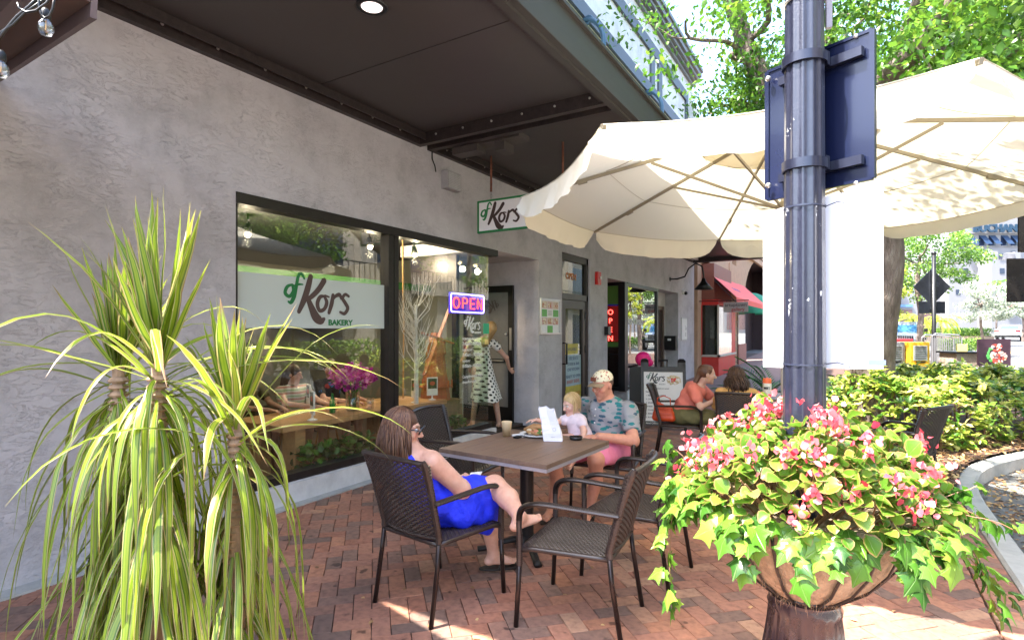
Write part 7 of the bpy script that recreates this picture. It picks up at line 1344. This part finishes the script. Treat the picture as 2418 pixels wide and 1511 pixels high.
flipflop(p, AL, (.1, -1, 0), 1.08); flipflop(p, AR, (.05, -1, 0), 1.08)
# --- toddler ---
p = person('blonde toddler in a white and pink top reaching over the table')
TT_ = (.74, .46, .37); hc = (2.25, 4.5, .925); hf = (-.42, -.88, -.3); P, S, W, M = head(hc, hf, .80, TT_, (.65, .25, .22), brow=(.5, .33, .2))
P += [('c', W((0, -.02, -.07)), (2.28, 4.53, .825), .032, .036, .02), ('c', (2.22, 4.5, .80), (2.345, 4.50, .795), .04, .04, .03), ('c', (2.285, 4.52, .77), (2.33, 4.54, .63), .075, .085, .04), ('c', (2.215, 4.48, .79), (2.12, 4.38, .765), .031, .026, .02), ('c', (2.12, 4.38, .765), (2.02, 4.27, .80), .026, .018, .02)]+hand((2.02, 4.27, .80), (-.75, -.4, -.1), (0, 0, -1), .62, .35)
P += [('c', (2.35, 4.48, .79), (2.405, 4.42, .715), .031, .026, .02), ('c', (2.405, 4.42, .715), (2.44, 4.32, .67), .026, .018, .02)]+hand((2.44, 4.32, .67), (.1, -.6, -.7), (-.5, 0, -.5), .6, .5)
P += [('c', (2.29, 4.5, .62), (2.24, 4.33, .64), .055, .045, .03), ('c', (2.24, 4.33, .64), (2.22, 4.28, .50), .042, .03, .02), ('c', (2.38, 4.5, .62), (2.37, 4.34, .64), .055, .045, .03), ('c', (2.37, 4.34, .64), (2.36, 4.29, .5), .042, .03, .02)]+foot((2.22, 4.28, .49), (0, -.8, -.3), .55)+foot((2.36, 4.29, .49), (0, -.8, -.3), .55)
body('body', P, SK, p, h=.005, base=TT_, spots=S); eyes(p, W, .80)
TOP = mat('white_pink_top', (.78, .66, .72), .8, 0, .1, 14, bump=.5, bscale=12, wrinkle=.03)
body('top', [('c', (2.22, 4.5, .795), (2.345, 4.50, .79), .047, .047, .03), ('c', (2.285, 4.52, .765), (2.335, 4.54, .62), .088, .105, .04), ('c', (2.22, 4.49, .795), (2.195, 4.46, .785), .043, .045, .01), ('c', (2.35, 4.49, .79), (2.37, 4.465, .765), .043, .045, .01)], TOP, p, h=.0055, noise=lambda X, Y, Z: .003*np.sin(X*90+Y*50)*np.clip((.76-Z)*8, 0, 1))
BL = hairmat('blonde_hair', (.34, .21, .08), (.5, .34, .15), (.66, .5, .28))
body('hair', [('e', W((0, -.02, .036)), (.083*.8, .1*.8, .09*.8), .01, M), ('c', W((0, -.06, 0)), W((0, -.07, -.035)), .045, .035, .02)], mat('hair_base_blonde', (.55, .38, .18), .5, 0, .2, 30), p, h=.005, cuts=[(W((0, .055, .04)), tuple(M@np.array((0, .8, -.6))))])
locks(p, hc, M, .84, BL, 900, .112, w_=.0026, spread=.2, wave=.002, fa=1.15)
b = B(); q = np.array((2.03, 4.28, .797)); b.tube([q+np.array((.0+.0*a, .019*math.cos(a)+.01*math.sin(a)*.0, .019*math.sin(a))) for a in np.linspace(0, 6.28, 14)], .003, 5); b.build('bracelet', mat('bracelet', (.15, .05, .02), .4), p)
# --- woman in coral ---
p = person('woman in a coral t shirt and olive trousers leaning over the second table')
TC = (.66, .41, .32); hc = (2.86, 7.08, 1.04); hf = (.93, .33, -.16); P, S, W, M = head(hc, hf, .98, TC, (.55, .2, .17))
P += [('c', W((0, -.03, -.08)), (2.76, 7.08, .88), .046, .055, .03), ('c', (2.72, 6.94, .87), (2.74, 7.24, .87), .055, .055, .04), ('c', (2.72, 7.08, .82), (2.58, 7.06, .56), .115, .13, .05), ('c', (2.74, 6.92, .865), (2.83, 6.85, .66), .046, .038, .03), ('c', (2.83, 6.85, .66), (3.02, 7.02, .77), .036, .024, .02), ('c', (2.76, 7.25, .86), (2.92, 7.3, .68), .046, .038, .03), ('c', (2.92, 7.3, .68), (3.08, 7.2, .79), .036, .024, .02)]+hand((3.02, 7.02, .77), (.7, .6, .1), (.2, .3, -.8), .9, .6)+hand((3.08, 7.2, .79), (.7, -.2, .2), (.2, .3, -.8), .9, .6)
P += [('c', (2.95, 6.98, .5), (2.95, 6.96, .12), .055, .035, .02), ('c', (2.95, 7.16, .5), (2.98, 7.2, .12), .055, .035, .02)]+foot((2.95, 6.96, .1), (1, .1, 0), .95)+foot((2.98, 7.2, .1), (1, .1, 0), .95)
body('body', P, SK, p, h=.0075, base=TC, spots=S); eyes(p, W, .98)
CO = mat('coral_shirt', (.72, .2, .15), .8, 0, .06, 6, bump=.6, bscale=8, wrinkle=.05)
body('t_shirt', [('c', (2.72, 6.94, .87), (2.74, 7.24, .87), .068, .068, .04), ('c', (2.715, 7.08, .83), (2.59, 7.06, .58), .135, .145, .05), ('c', (2.73, 6.93, .86), (2.785, 6.885, .76), .068, .068, .03), ('c', (2.76, 7.25, .86), (2.84, 7.28, .76), .066, .066, .03)], CO, p, h=.0075, cuts=[((2.80, 7.08, .9), (.7, 0, .8)), ((2.6, 7.06, .50), (-.2, 0, -1))], noise=fold2)
body('trousers', [('c', (2.6, 6.98, .53), (2.95, 6.97, .52), .105, .075, .04), ('c', (2.6, 7.14, .53), (2.95, 7.17, .52), .105, .075, .04), ('c', (2.54, 7.06, .53), (2.58, 7.06, .53), .14, .14, .04), ('c', (2.95, 6.98, .5), (2.95, 6.97, .25), .068, .06, .02), ('c', (2.95, 7.16, .5), (2.97, 7.18, .25), .068, .06, .02)], mat('olive_cloth', (.17, .155, .06), .8, 0, .1, 6, bump=.6, bscale=8, wrinkle=.04), p, h=.009, noise=fold2)
HC = hairmat('auburn_hair', (.06, .025, .015), (.15, .07, .04), (.26, .15, .09))
body('hair', [('e', W((0, -.024, .034)), (.081, .098, .088), .015, M), ('c', W((0, -.09, -.01)), W((.02, -.12, -.1)), .035, .028, .02), ('c', W((.02, -.12, -.1)), W((.05, -.15, -.2)), .026, .016, .02)], HC if False else mat('hair_base_auburn', (.1, .045, .025), .5, 0, .35, 26, stretch=(1, 1, .2)), p, h=.006, cuts=[(W((0, .07, .04)), tuple(M@np.array((0, .75, -.66))))])
V = []; F = []; RR = []; o = 0
for k in range(150):                                    # combed back strands
    x = random.uniform(-1, 1); z0 = random.uniform(-.2, 1); pts = []
    for q in np.linspace(0, 1, 7):
        th = .95-q*2.1; xx = x*.075*math.cos((q-.2)*.9); y = -.024+.1*math.sin(th)*math.sqrt(max(.02, 1-x*x*.7)); z = .034+.09*math.cos(th*.9)*math.sqrt(max(.05, 1-x*x*.92))-.01*q; pts.append(W((xx, y, z)))
    P_ = np.array(pts); wd = .004*np.ones(7); tg = np.gradient(P_, axis=0); tg /= np.linalg.norm(tg, axis=1, keepdims=True)+1e-9; ov = P_-np.array(hc); ov /= np.linalg.norm(ov, axis=1, keepdims=True); sd = np.cross(tg, ov); P_ = P_+ov*.003
    for sg, ns in ((1, 0), (0, .5), (-1, 0), (0, -.5)): V.append(P_+sd*(sg*wd)[:, None]+ov*(ns*wd)[:, None])
    i = np.arange(6)
    for j in range(4): j2 = (j+1) % 4; F.append(np.stack([o+j*7+i, o+j2*7+i, o+j2*7+i+1, o+j*7+i+1], 1))
    RR.append(np.full(28, random.random())); o += 28
link('hair_strands', mesh_from('hair_strands', np.concatenate(V), np.concatenate(F), HC, smooth=True, rnd=np.concatenate(RR)), p)
b = B(); q = np.array(W((.085, .0, -.055))); b.tube([q+np.array((.022*math.cos(a), 0, .024*math.sin(a))) for a in np.linspace(0, 6.28, 18)], .002, 5); b.build('hoop_earring', mat('gold', (.6, .4, .12), .3, .9, .05), p)
# --- woman in mustard ---
p = person('woman with long dark brown hair and mustard top seen from behind')
hc = (3.22, 6.93, 1.035); hf = (-.35, .9, -.05); P, S, W, M = head(hc, hf, .98, TC)
P += [('c', W((0, -.03, -.08)), (3.24, 6.9, .88), .046, .055, .03), ('c', (3.08, 6.86, .85), (3.40, 6.9, .85), .055, .055, .04), ('c', (3.24, 6.88, .82), (3.27, 6.84, .56), .12, .14, .05), ('c', (3.07, 6.86, .84), (2.98, 7.0, .66), .045, .038, .03), ('c', (2.98, 7.0, .66), (3.05, 7.3, .79), .036, .024, .02), ('c', (3.42, 6.9, .84), (3.52, 7.04, .66), .045, .038, .03), ('c', (3.52, 7.04, .66), (3.4, 7.32, .79), .036, .024, .02)]+hand((3.05, 7.3, .79), (.4, .8, 0), (0, 0, -1), .9, .5)+hand((3.4, 7.32, .79), (-.4, .8, 0), (0, 0, -1), .9, .5)
P += [('c', (3.18, 7.2, .5), (3.16, 7.22, .12), .055, .035, .02), ('c', (3.38, 7.2, .5), (3.4, 7.22, .12), .055, .035, .02)]+foot((3.16, 7.22, .1), (0, 1, 0), .95)+foot((3.4, 7.22, .1), (0, 1, 0), .95)
body('body', P, SK, p, h=.008, base=TC, spots=S)
MU = mat('mustard_top', (.60, .33, .11), .8, 0, .06, 6, bump=.6, bscale=8, wrinkle=.05)
body('top', [('c', (3.08, 6.86, .85), (3.40, 6.9, .85), .07, .07, .04), ('c', (3.24, 6.88, .82), (3.27, 6.84, .58), .14, .155, .05), ('c', (3.07, 6.86, .84), (2.985, 6.99, .68), .062, .056, .03), ('c', (3.42, 6.9, .84), (3.515, 7.03, .68), .062, .056, .03)], MU, p, h=.008, noise=fold2)
body('trousers', [('c', (3.2, 6.86, .53), (3.18, 7.2, .52), .1, .07, .04), ('c', (3.34, 6.86, .53), (3.38, 7.2, .52), .1, .07, .04), ('c', (3.2, 6.8, .53), (3.34, 6.8, .53), .13, .13, .04), ('c', (3.18, 7.2, .5), (3.17, 7.22, .2), .065, .055, .02), ('c', (3.38, 7.2, .5), (3.4, 7.22, .2), .065, .055, .02)], mat('denim', (.05, .08, .15), .8), p, h=.01)
HD = hairmat('dark_hair', (.02, .009, .006), (.055, .024, .015), (.13, .065, .04))
body('hair', [('e', W((0, -.02, .035)), (.087, .103, .092), .02, M), ('c', W((0, -.065, 0)), (3.25, 6.80, .82), .08, .07, .03, tuple(M[:, 1]), .7)], mat('hair_base_dark', (.065, .03, .02), .5, 0, .4, 24, stretch=(1, 1, .15)), p, h=.008)
locks(p, hc, M, 1.07, HD, 1100, .46, w_=.004, spread=1.2, wave=.03)
b = B(); b.tube([W((-.085, .01, .06)), W((-.07, .03, .105)), W((0, .045, .125)), W((.07, .03, .105)), W((.085, .01, .06))], .0045, 6); b.build('sunglasses', mat('tortoise', (.5, .33, .2), .3), p)
# --- woman in polka dots at the door ---
p = person('woman in a white polka dot dress holding the open bakery door')
hc = (-0.46, 7.30, 1.60); hf = (-.8, .5, 0); P, S, W, M = head(hc, hf, 1.0, (.6, .36, .27))
P += [('c', W((0, -.03, -.08)), (-0.63, 7.28, 1.42), .045, .05, .03), ('c', (-0.72, 7.14, 1.38), (-0.52, 7.42, 1.38), .055, .055, .04), ('c', (-0.63, 7.28, 1.34), (-0.6, 7.3, 1.05), .12, .11, .05), ('c', (-0.5, 7.45, 1.37), (-0.38, 7.64, 1.14), .045, .036, .03), ('c', (-0.38, 7.64, 1.14), (-.45, 7.84, .95), .036, .025, .02), ('c', (-0.73, 7.12, 1.37), (-0.82, 7.05, 1.1), .045, .036, .03), ('c', (-0.82, 7.05, 1.1), (-0.9, 7.1, .88), .036, .025, .02), ('c', (-0.54, 7.34, .95), (-0.46, 7.42, .52), .085, .06, .04), ('c', (-0.46, 7.42, .52), (-0.4, 7.45, .12), .055, .035, .02), ('c', (-0.68, 7.24, .95), (-0.7, 7.24, .52), .085, .06, .04), ('c', (-0.7, 7.24, .52), (-0.75, 7.22, .13), .055, .035, .02)]
P += hand((-.45, 7.84, .95), (.35, .6, -.6), (-.5, .6, 0), .95, .6)+hand((-0.9, 7.1, .88), (-.1, .1, -1), (-.5, .5, 0), .95, .5)+foot((-0.4, 7.45, .12), (.3, .8, -.1), .95)+foot((-0.75, 7.22, .13), (-.8, .4, -.1), .95)
body('body', P, SK, p, h=.008, base=(.6, .36, .27), spots=S)
DOT, t, bs = _new('polka_dot'); tc = t.nodes.new('ShaderNodeTexCoord'); mp = t.nodes.new('ShaderNodeMapping'); mp.inputs['Rotation'].default_value = (R(45), 0, 0); mp.inputs['Scale'].default_value = (1, 1, 1); t.links.new(tc.outputs['Object'], mp.inputs[0]); sx_ = t.nodes.new('ShaderNodeSeparateXYZ'); t.links.new(mp.outputs[0], sx_.inputs[0])
def cell(o_): return math_n(t, 'SUBTRACT', math_n(t, 'FRACT', math_n(t, 'MULTIPLY', o_, 17)), .5)
a_, c_ = cell(sx_.outputs[1]), cell(sx_.outputs[2]); dd = math_n(t, 'SQRT', math_n(t, 'ADD', math_n(t, 'MULTIPLY', a_, a_), math_n(t, 'MULTIPLY', c_, c_))); r = ramp(t, dd, [(.27, (.02, .02, .02)), (.31, (.74, .73, .7))]); t.links.new(r.outputs[0], bs.inputs['Base Color']); bs.inputs['Roughness'].default_value = .8
body('dress', [('c', (-0.72, 7.14, 1.38), (-0.52, 7.42, 1.38), .066, .066, .04), ('c', (-0.63, 7.28, 1.34), (-0.6, 7.3, 1.05), .135, .12, .05), ('c', (-0.6, 7.3, 1.05), (-0.57, 7.34, .47), .13, .25, .05), ('c', (-0.5, 7.45, 1.37), (-0.46, 7.5, 1.31), .062, .06, .02)], DOT, p, h=.009, cuts=[((-0.57, 7.34, .50), (-.1, .1, -1))], noise=lambda X, Y, Z: .012*np.sin(np.arctan2(Y-7.32, X+.79)*9)*np.clip((1.0-Z)*2, 0, 1))
body('hair', [('e', W((0, -.02, .035)), (.086, .102, .092), .02, M), ('c', W((0, -.06, 0)), (-0.58, 7.24, 1.33), .075, .07, .03)], mat('sandy_hair', (.33, .21, .09), .5, 0, .35, 24, stretch=(1, 1, .15)), p, h=.009)
# --- guests inside, behind the glass ---
def guest(lab, x, y, hz, f, tone, shirt, hair, long=False, hat=None, arm_to=None):
    p = person(lab); hc = (x, y, hz); P, S, W, M = head(hc, f, .97, tone); z = hz-.16
    P += [('c', W((0, -.03, -.08)), (x, y, z), .045, .05, .03), ('c', (x, y-.17, z-.03), (x, y+.17, z-.03), .052, .052, .04), ('c', (x, y, z-.1), (x-.05, y, z-.38), .11, .12, .05)]
    a = arm_to or (x+.45, y+.1, .70)
    for s_ in (-1, 1): e = (x+.15, y+.22*s_, .74); w2 = (a[0], a[1]+.08*s_, a[2]); P += [('c', (x, y+.18*s_, z-.04), e, .042, .035, .03), ('c', e, w2, .034, .022, .02)]+hand(w2, (1, -.3*s_, -.1), (0, 0, -1), .85, .6)
    for s_ in (-1, 1): P += [('c', (x-.05, y+.09*s_, .45), (x+.4, y+.1*s_, .46), .08, .055, .04), ('c', (x+.4, y+.1*s_, .46), (x+.38, y+.1*s_, .12), .052, .035, .02)]+foot((x+.38, y+.1*s_, .12), (1, 0, 0), .9)
    body('body', P, SK, p, h=.011, base=tone, spots=S)
    body('shirt', [('c', (x, y-.17, z-.03), (x, y+.17, z-.03), .066, .066, .04), ('c', (x, y, z-.1), (x-.05, y, z-.38), .13, .14, .05), ('c', (x, y-.18, z-.04), (x+.08, y-.2, z-.14), .058, .055, .03), ('c', (x, y+.18, z-.04), (x+.08, y+.2, z-.14), .058, .055, .03)], shirt, p, h=.012)
    body('shorts', [('c', (x-.05, y+.09, .45), (x+.28, y+.1, .46), .095, .075, .04), ('c', (x-.05, y-.09, .45), (x+.28, y-.1, .46), .095, .075, .04)], mat('dark_shorts', (.06, .07, .1), .8), p, h=.012)
    pr = [('e', W((0, -.02, .035)), (.085, .1, .09), .02, M)]+([('c', W((0, -.06, 0)), W((0, -.07, -.16)), .07, .06, .03)] if long else [])
    body('hair', pr, hair, p, h=.01, cuts=[] if long else [(W((0, .06, .03)), tuple(M@np.array((0, .8, -.6))))])
    if hat: b = B(); b.lathe([(.15, .05), (.15, .056), (.09, .06), (.085, .15), (.0, .16)], c=(x, y, hz), n=24); b.build('hat', hat, p, smooth=True)
    st = thing('stool', 'wooden stool under the '+lab.split(' inside')[0].split(' seated')[0].split(' leaning')[0], 'stool', (x-.05, y, 0)); b = B(); b.lathe([(.17, .34), (.18, .37), (.17, .385)], n=24); b.build('seat', WOOD, st, auto=40)
    for k in range(4): a2 = math.pi/4+k*math.pi/2; b = B(); b.tube([(.1*math.cos(a2), .1*math.sin(a2), .34), (.16*math.cos(a2), .16*math.sin(a2), .04)], .012, 8); b.build('leg', WOOD, st, smooth=True)
STR, t, bs = _new('striped_shirt'); tc = t.nodes.new('ShaderNodeTexCoord'); sx_ = t.nodes.new('ShaderNodeSeparateXYZ'); t.links.new(tc.outputs['Object'], sx_.inputs[0]); r = ramp(t, math_n(t, 'FRACT', math_n(t, 'MULTIPLY', sx_.outputs[2], 14)), [(0, (.5, .5, .42)), (.3, (.2, .42, .2)), (.45, (.55, .53, .45)), (.75, (.45, .2, .18))], 'CONSTANT'); t.links.new(r.outputs[0], bs.inputs['Base Color'])
guest('smiling child in a striped shirt seated inside the bakery window', -1.3, 4.32, 1.06, (.8, .5, -.2), (.62, .38, .3), STR, mat('hair_base_dark', (.065, .03, .02)), True)
guest('man in a dark printed t shirt leaning over the table inside the bakery', -1.28, 4.85, 1.10, (.7, -.6, -.4), (.6, .33, .25), printmat('dark_tee', (.02, .02, .025), [(0, (.4, .05, .05)), (.4, (.03, .13, .35)), (.7, (.02, .02, .02))], 9, .3), mat('hair_base_dark', (.065, .03, .02)))
guest('woman with a black hat seated at the left end of the bakery table', -1.55, 3.86, 1.12, (.8, .3, -.1), (.5, .3, .22), mat('olive_print', (.12, .11, .05), .8, 0, .5, 12), mat('hair_base_brown', (.075, .03, .017)), True, BLACK)
